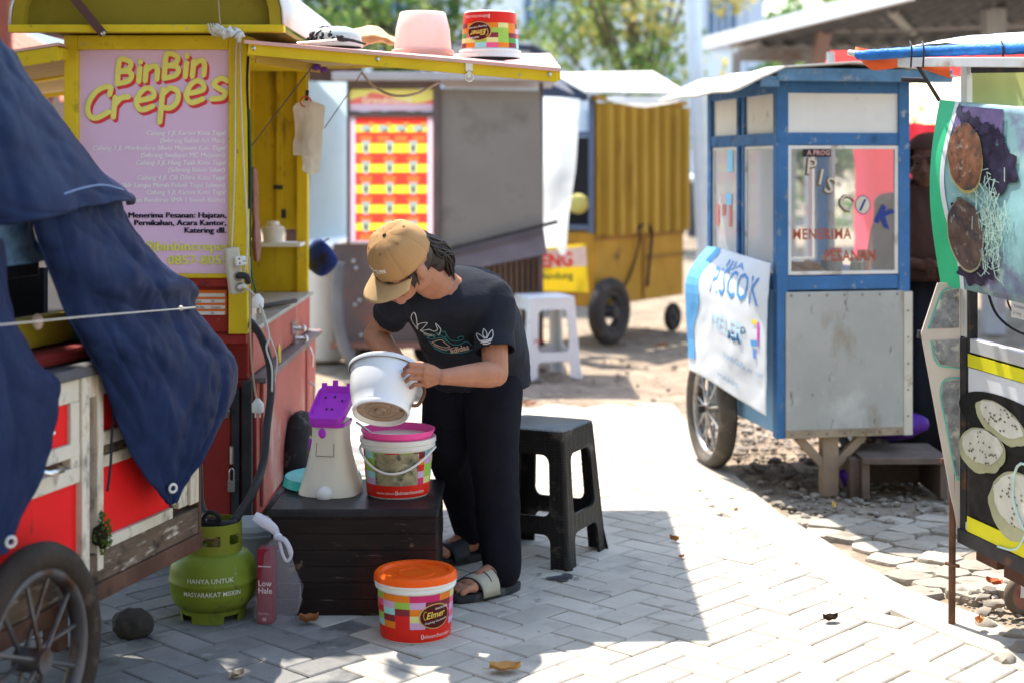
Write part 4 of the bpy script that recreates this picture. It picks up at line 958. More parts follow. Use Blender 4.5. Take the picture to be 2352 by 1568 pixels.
q = MB(); q.text('HARGA', lambda x, y: bpt(.58 + x * .06, .75 - y * .05), 1); q.build('lettering', flat((.35, .5, .7)), ban); q = MB(); q.text('MULAI 1000', lambda x, y: bpt(.72 + x * .045, .76 - y * .03), 1); q.build('lettering', flat((.35, .5, .7)), ban); q = MB(); q.text('MANIS', lambda x, y: bpt(.5 + x * .08, .90 - y * .05), 1); q.build('lettering', flat((.35, .5, .7)), ban)
for poly, c_ in (([(.83, .48), (.88, .47), (.88, .495), (.84, .50)], (.8, .65, .05)), ([(.885, .48), (.91, .48), (.91, .60), (.89, .60)], (.7, .05, .45)), ([(.83, .58), (.9, .57), (.9, .60), (.84, .61)], (.1, .35, .7)), ([(.85, .62), (.88, .62), (.88, .67), (.86, .67)], (.15, .3, .8))):
    q = MB(); bpatch(q, poly); q.build('logo_shape', flat(c_), ban)

# crate, bag and wok ring beside it
wb = thing('wooden_crate', 'low brown wooden crate with an open front under the blue cart', 'crate', (1.6, 6.4, 0))
q = MB(); q.box(1.44, 1.80, 6.25, 6.6, .155, .18); q.box(1.44, 1.47, 6.26, 6.6, .01, .155); q.box(1.76, 1.79, 6.26, 6.6, .01, .155); q.box(1.47, 1.76, 6.58, 6.6, .01, .155); q.box(1.40, 1.44, 6.3, 6.6, .01, .165)
q.build('boards', mat('crate_wood', (.13, .095, .075), .8, var=.3, vs=8), wb, bevel=.003)
q = MB(); q.ell((0, 0, 0), (.17, .09, .07), seg=18, rings=12); o = q.build('plastic_bag', translucent('purple_plastic', (.09, .025, .24), .2), smooth=180)
o.location = (1.66, 6.66, .25); jitter(o.data, .035, 11); tag(o, 'purple plastic bag lying on the low wooden crate', 'bag')
q = MB(); q.ell((0, 0, 0), (.05, .05, .05), seg=14, rings=10); o = q.build('plastic_bag', translucent('purple_plastic_dark', (.08, .02, .24), .2), smooth=180); o.location = (1.43, 6.42, .06); jitter(o.data, .03, 14, 3); tag(o, 'small dark purple bag on the ground left of the crate', 'bag')

# =================================================================== ALUMINIUM FOOD CART AT THE RIGHT
MR = Matrix.Translation((1.342, 4.56, 0)) @ Matrix.Rotation(R(-72.2), 4, 'Z')
def rw(x, y, z): return MR @ Vector((x, y, z - .05 * x))
m_alu = mat('aluminium', (.66, .67, .68), .4, var=.08, vs=6, metal=.35, dirt=[((.4, .4, .4), .2, 9)])
m_wbeam = mat('white_beam', (.72, .72, .72), .45, dirt=[((.5, .35, .25), .15, 7)])
rc = thing('pancake_cart', 'aluminium framed pancake cart with green edged food banner', 'food cart', (1.7, 4.3, 0))
def rbox(mb, x0, x1, y0, y1, z0, z1): mb.hexa([rw(x0, y0, z0), rw(x1, y0, z0), rw(x1, y1, z0), rw(x0, y1, z0)], [rw(x0, y0, z1), rw(x1, y0, z1), rw(x1, y1, z1), rw(x0, y1, z1)]); return mb
q = MB(); rbox(q, .0, .03, 0, .035, .87, 1.70); rbox(q, .05, 1.2, -.002, .03, .83, .87); rbox(q, 1.17, 1.2, 0, .03, .3, 1.7); rbox(q, .0, .03, .5, .53, .3, 1.7); rbox(q, 1.17, 1.2, .5, .53, .3, 1.7); rbox(q, .03, 1.2, -.004, .02, .30, .325); q.build('frame', m_alu, rc, bevel=.002)
q = MB(); rbox(q, .002, .03, -.004, .03, .27, .865); rbox(q, .0, 1.2, -.012, .03, .255, .298); rbox(q, .033, .045, .0, .03, .3, 1.55); q.build('iron_angle', m_dark, rc, bevel=.002)
q = MB(); rbox(q, .02, 1.2, .03, .5, .80, .83); rbox(q, .02, 1.2, .4, .42, .83, 1.5); q.build('counter', mat('black_shelf', (.03, .03, .03), .4), rc)
q = MB(); rbox(q, .046, 1.17, -.001, .006, .32, .785); pst = q.build('poster', mat('poster_dark', (.028, .026, .024), .3, var=.5, vs=12), rc)
q = MB(); rbox(q, .046, 1.17, -.004, -.0012, .70, .785); q.build('poster_sky', mat('poster_white', (.66, .68, .72), .3, var=.1), pst)
q = MB(); rbox(q, .046, 1.17, -.006, -.0042, .788, .825); rbox(q, .044, 1.17, -.0075, -.005, .30, .345); q.build('yellow_tape', mat('yellow_tape', (.74, .68, .03), .35, var=.1), pst)
def rdisc(x, z, rx, rz, y, ang=0, n=32, jit=0, sd=0):
    c, s_ = math.cos(R(ang)), math.sin(R(ang)); out = []
    for k in range(n):
        a = 6.283 * k / n; m = 1 + jit * noise.noise(Vector((math.cos(a) * 2.2 + sd, math.sin(a) * 2.2, sd)))
        u, v = rx * m * math.cos(a), rz * m * math.sin(a); out.append(rw(x + u * c - v * s_, y, z + u * s_ + v * c))
    return out
def disc(mb, *a, **k): p = rdisc(*a, **k); mb.add(p, [tuple(range(len(p)))])
q = MB(); disc(q, .26, .655, .26, .075, -.0055, -4); q.build('poster_pan_rim', flat((.02, .02, .02)), pst)
gpan = mat('poster_pancake_green', (.42, .42, .26), .3, var=.25, vs=7)
q = MB(); q2 = MB(); q3 = MB(); rr = random.Random(21)
for (x, z, rx, rz, an) in ((.205, .655, .12, .052, -12), (.115, .555, .115, .066, 8), (.285, .435, .135, .098, 10), (.46, .58, .10, .08, 0), (.56, .42, .10, .08, 0), (.75, .5, .12, .08, 0)):
    zz = z; disc(q, x, zz, rx, rz, -.008, an, 36, .10, x); disc(q2, x + .004, zz + rz * .18, rx * .86, rz * .74, -.0095, an, 36, .16, x + 3)
    for k in range(24):
        a, r_ = rr.uniform(0, 6.28), math.sqrt(rr.random()) * .72; q2.cur = 1; disc(q2, x + rx * r_ * math.cos(a), zz + rz * .12 + rz * r_ * math.sin(a), .005 * rr.uniform(.5, 1.2), .0032, -.011, 0, 8); q2.cur = 0
q.build('poster_pancake', gpan, pst); q2.build('poster_pancake', [mat('poster_pancake_cream', (.62, .61, .54), .3, var=.18, vs=14), flat((.16, .15, .10))], pst)
q = MB(); q.tube(catmull([rw(.42, -.01, .55), rw(.30, -.012, .56), rw(.27, -.012, .46), rw(.32, -.012, .38)], 14), .004, 6); q.tube(catmull([rw(.38, -.01, .5), rw(.30, -.012, .33), rw(.2, -.012, .30)], 14), .003, 6); q.build('poster_glass_outline', flat((.5, .66, .62)), pst)
# flared end plate
q = MB(); q.slab([rw(-.004, -.078, 1.03), rw(-.004, -.135, .882), rw(-.004, -.012, .30), rw(-.004, 0, .30), rw(-.004, 0, 1.03)], MR.to_3x3() @ Vector((.004, 0, 0)))
ep = q.build('end_plate', mat('beige_print', (.58, .52, .46), .45, var=.08), rc)
def endp(y, z): return rw(.0022, y, z)
q = MB(); q.add([endp(*p) for p in ((-.068, 1.0), (-.11, .895), (-.006, .895), (-.006, 1.01))], [(0, 1, 2, 3)]); q.add([endp(*p) for p in ((-.10, .86), (-.092, .82), (-.07, .79), (-.006, .78), (-.006, .86))], [(0, 1, 2, 3, 4)]); q.add([endp(*p) for p in ((-.006, .74), (-.06, .735), (-.068, .68), (-.02, .46), (-.006, .45))], [(0, 1, 2, 3, 4)])
q.build('dish_print', mat('grey_dish_print', (.26, .27, .28), .4, var=.5, vs=25, dirt=[((.62, .62, .52), .4, 16)]), ep)
q = MB()
for line in (((-.006, 1.015), (-.05, 1.01), (-.072, .99), (-.112, .895)), ((-.102, .86), (-.092, .81), (-.07, .785), (-.006, .775)), ((-.006, .745), (-.055, .742), (-.07, .70), (-.05, .60), (-.018, .455), (-.006, .445))): q.tube(catmull([rw(.0026, *p) for p in line], 20), .0022, 6)
q.build('teal_outline', flat((.10, .50, .40)), ep)
q = MB(); q.bar(rw(-.012, -.138, .878), rw(-.012, .0, .862), .016, .024); q.build('shelf_bar', m_dark, rc, bevel=.002)
# banner on the upper half
def bz(u, v): return rw(-.035 + u * .72, -.045 - .025 * math.sin(v * 3) - .01 * math.sin(u * 7 + v * 4), 1.575 - v * .555 - .03 * u * (1 - v))
gR = [[bz(i / 24, j / 24) for i in range(25)] for j in range(25)]
q = MB(); q.grid(gR); bnr = q.build('food_banner', mat('banner_cyan', (.22, .42, .44), .35, var=.5, vs=5, spec=.6, dirt=[((.14, .11, .24), .4, 4), ((.42, .60, .55), .3, 9)]), rc, smooth=180, solid=.002)
def bo(u, v, o=.004): return bz(u, v) - MR.to_3x3() @ Vector((0, o, 0))
q = MB(); n = 30
xs = [(.105 + .035 * math.sin(2.2 + j / n * 6.0)) for j in range(n + 1)]
q.grid([[bo(xs[j] * k / 4, j / n) for k in range(5)] for j in range(n + 1)]); q.build('green_edge', flat((.05, .50, .24)), bnr)
q = MB(); q.grid([[bo(xs[j] + .028 * k / 2, j / n, .005) for k in range(3)] for j in range(n + 1)]); q.build('white_edge', flat((.72, .72, .76)), bnr)
m_crust = mat('banner_crust', (.24, .105, .06), .4, var=.5, vs=22, dirt=[((.07, .055, .055), .5, 14), ((.42, .32, .26), .28, 34)])
m_crust2 = mat('banner_crust_dark', (.13, .085, .07), .4, var=.5, vs=22, dirt=[((.05, .05, .065), .45, 14), ((.36, .29, .25), .3, 34)])
def bdisc(mb, u, v, ru, rv, o, jit=.06, sd=0, an=0):
    n = 40; out = []; c, s_ = math.cos(R(an)), math.sin(R(an))
    for k in range(n):
        a = 6.283 * k / n; m = 1 + jit * noise.noise(Vector((math.cos(a) * 2 + sd, math.sin(a) * 2, sd))); uu, vv = ru * m * math.cos(a), rv * m * math.sin(a)
        out.append(bo(u + uu * c - vv * s_ * .8, v + uu * s_ + vv * c, o))
    mb.add(out + [bo(u, v, o)], [(k, (k + 1) % n, n) for k in range(n)])
q = MB(); q.grid([[bo(.14 + .3 * i / 6, .02 + j * .06 / 1, .0045) for i in range(7)] for j in range(4)]); q.build('banner_purple', mat('banner_purple', (.16, .12, .26), .4, var=.5, vs=8), bnr)
m_syr = mat('banner_syrup', (.035, .03, .06), .2, var=.5, vs=20)
q = MB()
for k in range(10): bdisc(q, .17 + .03 * k, .05 + .012 * k + .02 * (k % 2), .02, .03, .006, .5, k)
bdisc(q, .31, .24, .10, .10, .0048, .3, 3); bdisc(q, .36, .16, .05, .06, .005, .4, 6); bdisc(q, .42, .34, .13, .13, .0055, .4, 2); q.build('banner_syrup', m_syr, bnr); q = MB(); bdisc(q, .24, .90, .10, .06, .006, .5, 5); q.build('banner_syrup', m_syr, bnr); q = MB(); bdisc(q, .37, .86, .05, .05, .006, .6, 8); bdisc(q, .21, .56, .07, .05, .0055, .5, 9)
q.build('banner_syrup', m_syr, bnr)
q = MB(); rr = random.Random(5)
for k in range(300):
    u, v = .25 + rr.gauss(.13, .055), rr.gauss(.64, .13); a = rr.uniform(0, 3.14); L_ = rr.uniform(.02, .055); w_ = rr.uniform(.0012, .0028)
    if v > .95 or v < .34 or u < .25: continue
    du, dv = L_ * math.cos(a) * .5, L_ * math.sin(a); nu_, nv_ = -w_ * math.sin(a), w_ * math.cos(a)
    o_ = .0065 + k * .00002; q.add([bo(u - du - nu_, v - dv - nv_, o_), bo(u + du - nu_, v + dv - nv_, o_), bo(u + du + nu_, v + dv + nv_, o_), bo(u - du + nu_, v - dv + nv_, o_)], [(0, 1, 2, 3)])
q.build('banner_coconut', flat((.42, .58, .50)), bnr)
q = MB(); bdisc(q, .235, .295, .108, .185, .010, .08, 1, -6); q.build('banner_rim', flat((.45, .38, .14)), bnr)
q = MB(); bdisc(q, .235, .285, .104, .178, .0115, .08, 1, -6); q.build('banner_pancake', m_crust, bnr)
q = MB(); bdisc(q, .222, .705, .118, .195, .010, .08, 4, 0); q.build('banner_rim', flat((.42, .40, .26)), bnr)
q = MB(); bdisc(q, .224, .70, .112, .188, .0115, .08, 4, 0); q.build('banner_pancake', m_crust2, bnr)
# upper sign, roof edge, rolled tarp
q = MB(); rbox(q, .06, 1.15, .0, .01, 1.56, 1.655); q.build('upper_sign', mat('lime_sign', (.60, .66, .25), .4, var=.12, vs=3), rc)
q = MB(); rbox(q, .05, 1.15, .002, .03, 1.655, 1.70); q.build('dark_gap_strip', m_dark, rc)  # dark strip filling the dark gap over the sign
RB0, RB1 = P(2070, 143, 4.72), P(3000, 146, 3.4)
q = MB(); q.bar(RB0, RB1, .03, .028); q.build('roof_beam', m_wbeam, rc, bevel=.002)
q = MB(); T0 = P(1968, 128, 4.8); rr = random.Random(3); pts = catmull([T0, P(2010, 126, 4.75), P(2070, 122, 4.7), P(2200, 116, 4.5), P(2352, 112, 4.3), P(2700, 100, 3.8), P(3000, 95, 3.4)], 60)
q.tube([p + Vector((0, 0, .0008 * math.sin(i * 2.1))) for i, p in enumerate(pts)], [.013 + .004 * min(1, i / 8) + .0015 * noise.noise(Vector((i * .4, 0, 0))) for i in range(60)], 14); q.build('rolled_tarp', mat('bright_blue_tarp', (.03, .17, .52), .4, var=.3, vs=14, bump=.5, bs=40), rc, smooth=60)
q = MB(); q.grid(cloth_rows([[P(2085, 112, 4.68), P(2200, 96, 4.5), P(2352, 92, 4.3), P(2900, 80, 3.5)], [P(2150, 100, 4.9), P(2240, 84, 4.8), P(2352, 76, 4.7), P(2900, 50, 4.2)], [P(2300, 110, 5.4), P(2500, 95, 5.2), P(2700, 80, 5.1), P(3000, 60, 4.9)]], 30, 20, .006, 5)); q.build('roof_sheet', translucent('white_roof_sheet', (.78, .82, .86), .3), rc, smooth=180)
q = MB(); q.tube([P(1950, 122, 4.83), P(1990, 126, 4.78)], .010, 10); q.build('roof_pole', flat((.7, .7, .66)), rc, smooth=60)
q = MB(); q.grid(cloth_rows([[P(1965, 108, 4.83), P(1990, 112, 4.8), P(2100, 130, 4.75), P(2180, 140, 4.75)], [P(1962, 128, 4.80), P(2000, 140, 4.78), P(2100, 150, 4.75), P(2182, 160, 4.74)], [P(1975, 138, 4.82), P(2005, 162, 4.8), P(2090, 155, 4.76), P(2184, 182, 4.75)]], 24, 12, .008, 9)); q.build('orange_cloth', flat((.72, .12, .035), .6), rc, smooth=180)
q = MB()
for px in (2090, 2118, 2300): q.tube(catmull([P(px, 96, 4.62 - (px - 2100) * .0012), P(px + 4, 112, 4.58 - (px - 2100) * .0012), P(px + 2, 155, 4.62 - (px - 2100) * .0012)], 8), .003, 6)
q.tube([P(2108, 152, 4.75), P(2135, 195, 4.75), P(2158, 232, 4.74)], .006, 8); q.tube([P(2070, 183, 4.8), P(2130, 186, 4.78)], .008, 8); q.each('roof_tie', m_dark, rc)
# contents and legs
q = MB(); q.tube(catmull([rw(.10, .02, 1.03), rw(.14, .03, .95), rw(.24, .05, .91), rw(.4, .05, .93)], 16), .004, 6); q.tube(catmull([rw(.18, .03, 1.03), rw(.2, .03, .98), rw(.25, .05, .95)], 12), .003, 6)
tag(q.build('cable', flat((.02, .02, .02))), 'black cable dangling inside the aluminium cart below its banner', 'cable')
q = MB(); rbox(q, .205, .40, .03, .10, .955, 1.01); tag(q.build('white_carton', flat((.74, .74, .76))), 'white printed carton on the shelf of the aluminium cart', 'carton')
q = MB(); q.text('Kompor Gas', lambda x, y: rw(.22 + x, .028, .985 + y), .014); q.text('Isi Ulang', lambda x, y: rw(.215 + x, .028, .966 + y), .011); q.build('lettering', flat((.12, .14, .2)), bpy.data.objects['white_carton'])
q = MB(MR); q.ell((.28, .22, .86), (.16, .12, .05)); tag(q.build('frying_pan', m_dark, smooth=180), 'black pan standing on the aluminium cart counter', 'pan')
m_rust = mat('rusty_pipe', (.13, .065, .04), .7, var=.4, vs=12, dirt=[((.03, .025, .022), .4, 9)])
q = MB(); q.tube([rw(-.012, -.022, 0), rw(-.01, -.02, .50)], .0105, 12); q.tube([rw(-.012, -.06, .50), rw(-.01, -.01, .50)], .007, 8); q.tube([rw(-.03, -.03, .185), rw(.02, -.02, .19)], .006, 8); q.build('leg', m_rust, rc, smooth=50)
q = MB(); rbox(q, .05, .15, .02, .3, .215, .255); rbox(q, .17, .30, .03, .30, .20, .255); q.build('under_tray', m_bwood, rc)
cw = G(2332, 1412); wheel(rc, (cw.x + .02, cw.y, .062), (.35, -1, 0), .062, .012, mat('caster_tyre', (.13, .10, .08), .8, var=.3), mat('caster_hub', (.3, .14, .11), .6, var=.3), 0, .014, tyre_sx=1.4)
q = MB(); q.bar((cw.x + .02, cw.y - .03, .062), (cw.x + .03, cw.y - .03, .17), .03, .004, (0, 1, 0)); q.build('caster_fork', m_alu, rc)
lg2 = MB()
for x in (1.1,): rbox(lg2, x, x + .03, .0, .03, .05, .26); rbox(lg2, x, x + .03, .48, .51, .05, .26); rbox(lg2, .02, .05, .48, .51, .05, .26)
lg2.each('leg', m_rust, rc)

# =================================================================== BROWN CART WITH MENU
m_brn = mat('brown_cart_board', (.13, .10, .095), .6, var=.2, vs=3, dirt=[((.22, .10, .08), .25, 3)])
m_gshut = mat('grey_brown_shutter', (.215, .195, .175), .7, var=.1, vs=2, dirt=[((.15, .13, .115), .3, 2)])
kc = thing('drinks_cart', 'dark brown drinks cart with red and yellow picture menu', 'food cart', (-.45, 10.8, 0))
def kx(px, d=10.2): return (px - CX) / FPX * d
def kz(py, d=10.2): return H - (py - HY) / FPX * d
q = MB(); q.box(kx(765), kx(1005), 10.2, 10.9, .18, kz(560)); q.box(kx(1008), kx(1240), 10.35, 11.0, .18, kz(590)); q.box(kx(798), kx(804), 10.15, 10.2, kz(560), kz(185)); q.box(kx(996), kx(1012), 10.12, 10.2, .2, kz(185)); q.box(kx(800), kx(1000), 10.14, 10.19, kz(268), kz(258)); q.box(kx(800), kx(1000), 10.14, 10.19, kz(205), kz(185)); q.box(kx(1238), kx(1248), 10.2, 10.28, .2, kz(190))
q.build('body', m_brn, kc, bevel=.006)
q = MB(); q.box(kx(770), kx(1275), 10.0, 10.28, kz(188), kz(170)); q.box(kx(1008), kx(1275), 10.28, 11.05, kz(188), kz(172)); q.build('roof', mat('grey_roof_board', (.40, .38, .40), .5, var=.1), kc, bevel=.004)
q = MB(); q.hexa([(kx(1012), 10.15, kz(572)), (kx(1248), 10.15, kz(515)), (kx(1240), 10.15, kz(210)), (kx(1012), 10.15, kz(205))], [(kx(1012), 10.19, kz(572)), (kx(1248), 10.19, kz(515)), (kx(1240), 10.19, kz(210)), (kx(1012), 10.19, kz(205))]); q.build('shutter', m_gshut, kc, bevel=.004)
q = MB(); q.hexa([(kx(1012), 9.95, kz(628)), (kx(1255), 9.95, kz(578)), (kx(1248), 10.15, kz(522)), (kx(1012), 10.15, kz(580))], [(kx(1012), 9.98, kz(628)), (kx(1255), 9.98, kz(578)), (kx(1248), 10.18, kz(522)), (kx(1012), 10.18, kz(580))]); q.build('flap', mat('maroon_brown_flap', (.16, .12, .115), .55, var=.25, vs=3), kc)
q = MB(); q.bar((kx(1012), 10.08, kz(576)), (kx(1280), 10.08, kz(508)), .02, .025); q.build('flap_rail', m_dark, kc)
q = MB()
for k in range(16): q.box(kx(1040 + k * 13), kx(1048 + k * 13), 10.3, 10.33, .32, kz(596))
q.build('slats', mat('brown_slats', (.20, .14, .11), .7, var=.2), kc)
q = MB(); q.box(kx(760), kx(1240), 10.15, 10.2, .16, .2); q.build('base_rail', mat('reddish_rail', (.26, .13, .10), .6), kc)
q = MB()
for (x, y) in ((812, 600), (818, 616), (816, 700), (830, 770), (818, 790), (812, 806), (826, 690)): q.ell((kx(x), 10.195, kz(y)), .014)
q.each('rivet', flat((.4, .4, .4), .4), kc, smooth=180)
m_menu = translucent('menu_red', (.95, .22, .17), .85); m_menw = translucent('menu_pale', (.90, .76, .82), .8); m_menl = translucent('menu_yellow', (1.0, .84, .22), .85)
ys = [(287, 305), (330, 352), (377, 397), (425, 445), (470, 490), (512, 530)]
q = MB(); q.box(kx(804), kx(818), 10.166, 10.172, kz(556), kz(268)); q.box(kx(982), kx(996), 10.166, 10.172, kz(556), kz(268)); q.box(kx(818), kx(982), 10.166, 10.172, kz(556), kz(552)); q.box(kx(818), kx(982), 10.166, 10.172, kz(270), kz(268)); mn = q.build('menu_board', m_menw, kc)
for a, b in zip([270] + [y[1] for y in ys], [y[0] for y in ys] + [552]): MB().box(kx(818), kx(982), 10.166, 10.1705, kz(b), kz(a)).build('menu_print', m_menu, mn)
MB().box(kx(804), kx(996), 10.167, 10.172, kz(256), kz(240)).build('menu_header', m_menw, mn)
q = MB()
n = 20; q.grid([[Vector((kx(804 + 192 * i / n), 10.170, kz(206))) for i in range(n + 1)], [Vector((kx(804 + 192 * i / n), 10.170, kz(226 - 12 * math.sin(i / n * 6.0) + (6 if i < 5 else 0)))) for i in range(n + 1)]]); q.build('menu_header', m_menl, mn)
q = MB(); q.grid([[Vector((kx(804 + 192 * i / n), 10.168, kz(226 - 12 * math.sin(i / n * 6.0) + (6 if i < 5 else 0)))) for i in range(n + 1)], [Vector((kx(804 + 192 * i / n), 10.168, kz(240))) for i in range(n + 1)]]); q.build('menu_header', m_menu, mn)
q = MB(); q.text('Grandmas.id', lambda x, y: (kx(832) + x, 10.164, kz(238) + y), .058, bold=.02, width=1.12); q.build('lettering', flat((.95, .9, .7)), mn)
for a, b in ys: MB().box(kx(818), kx(982), 10.166, 10.1705, kz(b), kz(a)).build('menu_stripe', m_menl, mn)
m_cup = flat((.72, .82, .70)); m_cup2 = flat((.2, .3, .2)); q = MB(); q2 = MB(); q3 = MB()
for r_, (a, b) in enumerate(ys):
    nn = 4 if r_ == 0 else 3
    for k in range(nn):
        px = 842 + k * (40 if nn == 4 else 54); py = (a + b) / 2
        if r_ == 0: q.ell((kx(px), 10.158, kz(py)), (.038, .003, .024), seg=14); q3.ell((kx(px + 12), 10.1565, kz(py - 9)), (.02, .002, .018), seg=10); q2.ell((kx(px + 4), 10.1555, kz(py + 6)), (.02, .002, .008), seg=10)
        else: q.hexa([(kx(px - 6), 10.155, kz(b + 3)), (kx(px + 6), 10.155, kz(b + 3)), (kx(px + 9), 10.155, kz(a - 6)), (kx(px - 9), 10.155, kz(a - 6))], [(kx(px - 6), 10.16, kz(b + 3)), (kx(px + 6), 10.16, kz(b + 3)), (kx(px + 9), 10.16, kz(a - 6)), (kx(px - 9), 10.16, kz(a - 6))]); q2.ell((kx(px), 10.153, kz(py)), (.012, .002, .018), seg=10)
        for t in range(2): q3.box(kx(px - 14), kx(px + 14), 10.163, 10.1655 - .0004, kz(b + 13 + t * 7), kz(b + 9 + t * 7))
q.each('menu_picture', m_cup, mn, smooth=40); q2.each('menu_picture', m_cup2, mn, smooth=40); q3.each('menu_caption', flat((.95, .5, .12)), mn)
q = MB(); q.tube(catmull([(kx(782), 10.1, kz(600)), (kx(780), 10.08, kz(690)), (kx(788), 10.08, kz(770)), (kx(812), 10.08, kz(822)), (kx(840), 10.1, kz(835))], 20), .04, 12); q.build('bumper_hoop', mat('grey_rubber', (.16, .16, .165), .6, var=.25), kc, smooth=180)
for px in (850, 985, 1100, 1215): wheel(kc, (kx(px), 10.45, .12), (0, 1, 0), .12, .03, m_rubber, m_dark, 0, .02)
# things beside it
ws = thing('white_stall', 'stall with a pale blue sheet wall at left of the brown drinks cart', 'stall', (-1.25, 10.9, 0))
q = MB(); q.grid(cloth_rows([[P(690, 186, 10.9), P(740, 188, 10.8), P(800, 190, 10.7)], [P(690, 380, 10.9), P(740, 380, 10.84), P(800, 380, 10.7)], [P(690, 560, 10.9), P(740, 560, 10.8), P(800, 556, 10.7)]], 20, 12, .01, 2)); q.build('sheet', translucent('pale_blue_sheet', (.70, .85, .90), .55), ws, smooth=180)
q = MB(); q.slab([P(700, 562, 10.9), P(745, 578, 10.3), P(800, 562, 10.3), P(800, 545, 10.9)], (0, 0, .03)); q.build('ledge', flat((.75, .78, .76)), ws)
q = MB(); q.box(-1.62, -1.1, 10.88, 10.95, 0, 2.1); q.build('frame', m_bwood, ws)
wd = G(738, 832); q = MB(); q.lathe([(0, 0), (.13, 0), (.15, .02), (.155, .3), (.15, .6), (.14, .74), (.10, .76), (0, .76)], (wd.x, wd.y + .15, 0), 28); tag(q.build('water_drum', mat('white_drum', (.62, .60, .55), .5, var=.1, dirt=[((.4, .36, .3), .25, 3)]), smooth=40), 'off white plastic drum standing left of the brown cart', 'drum')
bl_ = thing('truck_cab', 'grey rounded vehicle top showing behind the brown drinks cart', 'vehicle', (.0, 15, 0))
q = MB(); a, b = P(1040, 94, 15), P(1285, 94, 15)
q.slab([(a.x, 15, .5), (b.x, 15, .5), (b.x, 15, H + (HY - 150) / FPX * 15), (b.x - .10, 15, H + (HY - 120) / FPX * 15), (b.x - .25, 15, H + (HY - 100) / FPX * 15), (a.x, 15, a.z)], (0, 2.2, 0)); q.build('body', mat('dark_vehicle', (.05, .05, .06), .4), bl_, bevel=.05)
q = MB(); q.slab([(a.x, 14.98, 1.6), (b.x - .15, 14.98, 1.6), (b.x - .15, 14.98, 2.35), (b.x - .3, 14.98, 2.5), (a.x, 14.98, 2.56)], (0, .01, 0)); q.build('windscreen', mat('grey_screen', (.40, .40, .38), .3), bl_)
# =================================================================== YELLOW CART
m_y3 = mat('ochre_painted_wood', (.40, .215, .03), .6, var=.2, vs=2.5, dirt=[((.25, .13, .03), .3, 3), ((.08, .05, .03), .15, 6)])
m_y4 = mat('ochre_corrugated', (.40, .24, .035), .5, var=.2, vs=3, stretch=(1, 1, .3), dirt=[((.25, .14, .03), .35, 4, (1, 1, .3))])
MY = Matrix.Translation((.632, 11.7, 0)) @ Matrix.Rotation(R(55), 4, 'Z')     # x along the right face, -y outwards
yc = thing('yellow_cart', 'ochre yellow food cart with corrugated shutter and white roof', 'food cart', (.9, 12.4, 0))
Lx = 1.42
q = MB(MY); q.box(0, Lx, 0, .62, .29, .86); q.box(0, .04, .0, .04, .86, 1.92); q.box(Lx - .04, Lx, 0, .04, .86, 1.92); q.box(Lx - .04, Lx, .58, .62, .86, 1.92); q.box(0, .04, .58, .62, .86, 1.92); q.box(Lx - .02, Lx, .04, .58, .86, 1.9); q.build('body', m_y3, yc, bevel=.006)
q = MB(MY); q.grid([[Vector((x_ * Lx / 140, -.04 + .055 * max(-.6, min(.6, 1.3 * math.sin(x_ / 140 * 2 * math.pi * 8))), z)) for x_ in range(141)] for z in (.84, 1.3, 1.86)]); q.build('shutter', m_y4, yc, solid=.004)
q = MB(MY); q.box(.0, Lx, -.012, 0, .80, .835); q.box(.72, .76, -.012, 0, .3, .8); q.box(.76, Lx, -.012, 0, .62, .65); q.build('trim', mat('dark_ochre_trim', (.26, .13, .03), .6), yc)
q = MB(MY); q.tube(catmull([(.55, -.05, .84), (.62, -.06, .90), (.72, -.06, .90), (.80, -.05, .82), (.78, -.04, .6), (.76, -.03, .4)], 24), .013, 8); q.tube(catmull([(.62, -.05, .84), (.58, -.03, .65), (.45, -.02, .45), (.30, -.02, .38)], 16), .01, 6); tag(q.build('hose', flat((.06, .035, .025), .7), smooth=180), 'dark hose looped over the yellow cart side', 'hose')
rfp = [P(1345, 214, 11.5), P(1575, 217, 12.9), P(1500, 170, 13.3), P(1272, 174, 12.1)]
q = MB(); q.slab(rfp, (0, 0, .02)); q.build('roof', flat((.80, .78, .72), .5), yc)
q = MB(MY); q.box(-.03, Lx, -.04, 0, 1.88, 1.915); q.build('roof_edge', m_y3, yc)
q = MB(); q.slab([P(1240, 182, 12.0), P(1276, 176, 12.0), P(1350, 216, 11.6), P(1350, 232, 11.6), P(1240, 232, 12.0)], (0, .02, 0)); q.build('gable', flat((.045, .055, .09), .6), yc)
MYl = MY
q = MB(MY); q.box(-.012, 0, .04, .58, .88, .92); q.box(-.012, 0, .0, .045, .86, 1.9); q.box(-.012, 0, .04, .58, 1.6, 1.64); q.build('window_frame', flat((.10, .13, .2), .5), yc)
q = MB(MY); q.box(.10, 1.3, .5, .6, .9, 1.6); q.box(.2, .25, .05, .58, .9, 1.6); q.build('back_board', flat((.025, .025, .03), .7), yc)
q = MB(MY); q.ell((.05, .18, 1.08), (.03, .10, .08)); tag(q.build('plastic_bag', flat((.5, .45, .14), .5), smooth=180), 'yellowish bag in the open end of the yellow cart', 'bag')
wheel(yc, MY @ Vector((.06, -.10, .26)), MY.to_3x3() @ Vector((0, 1, 0)), .26, .06, mat('grey_dusty_rubber', (.05, .045, .042), .85, var=.2, dirt=[((.12, .1, .085), .3, 6)]), m_dark, 6, .05)
wheel(yc, MY @ Vector((1.2, -.02, .12)), MY.to_3x3() @ Vector((0, 1, 0)), .12, .03, m_rubber, m_dark, 0, .03)
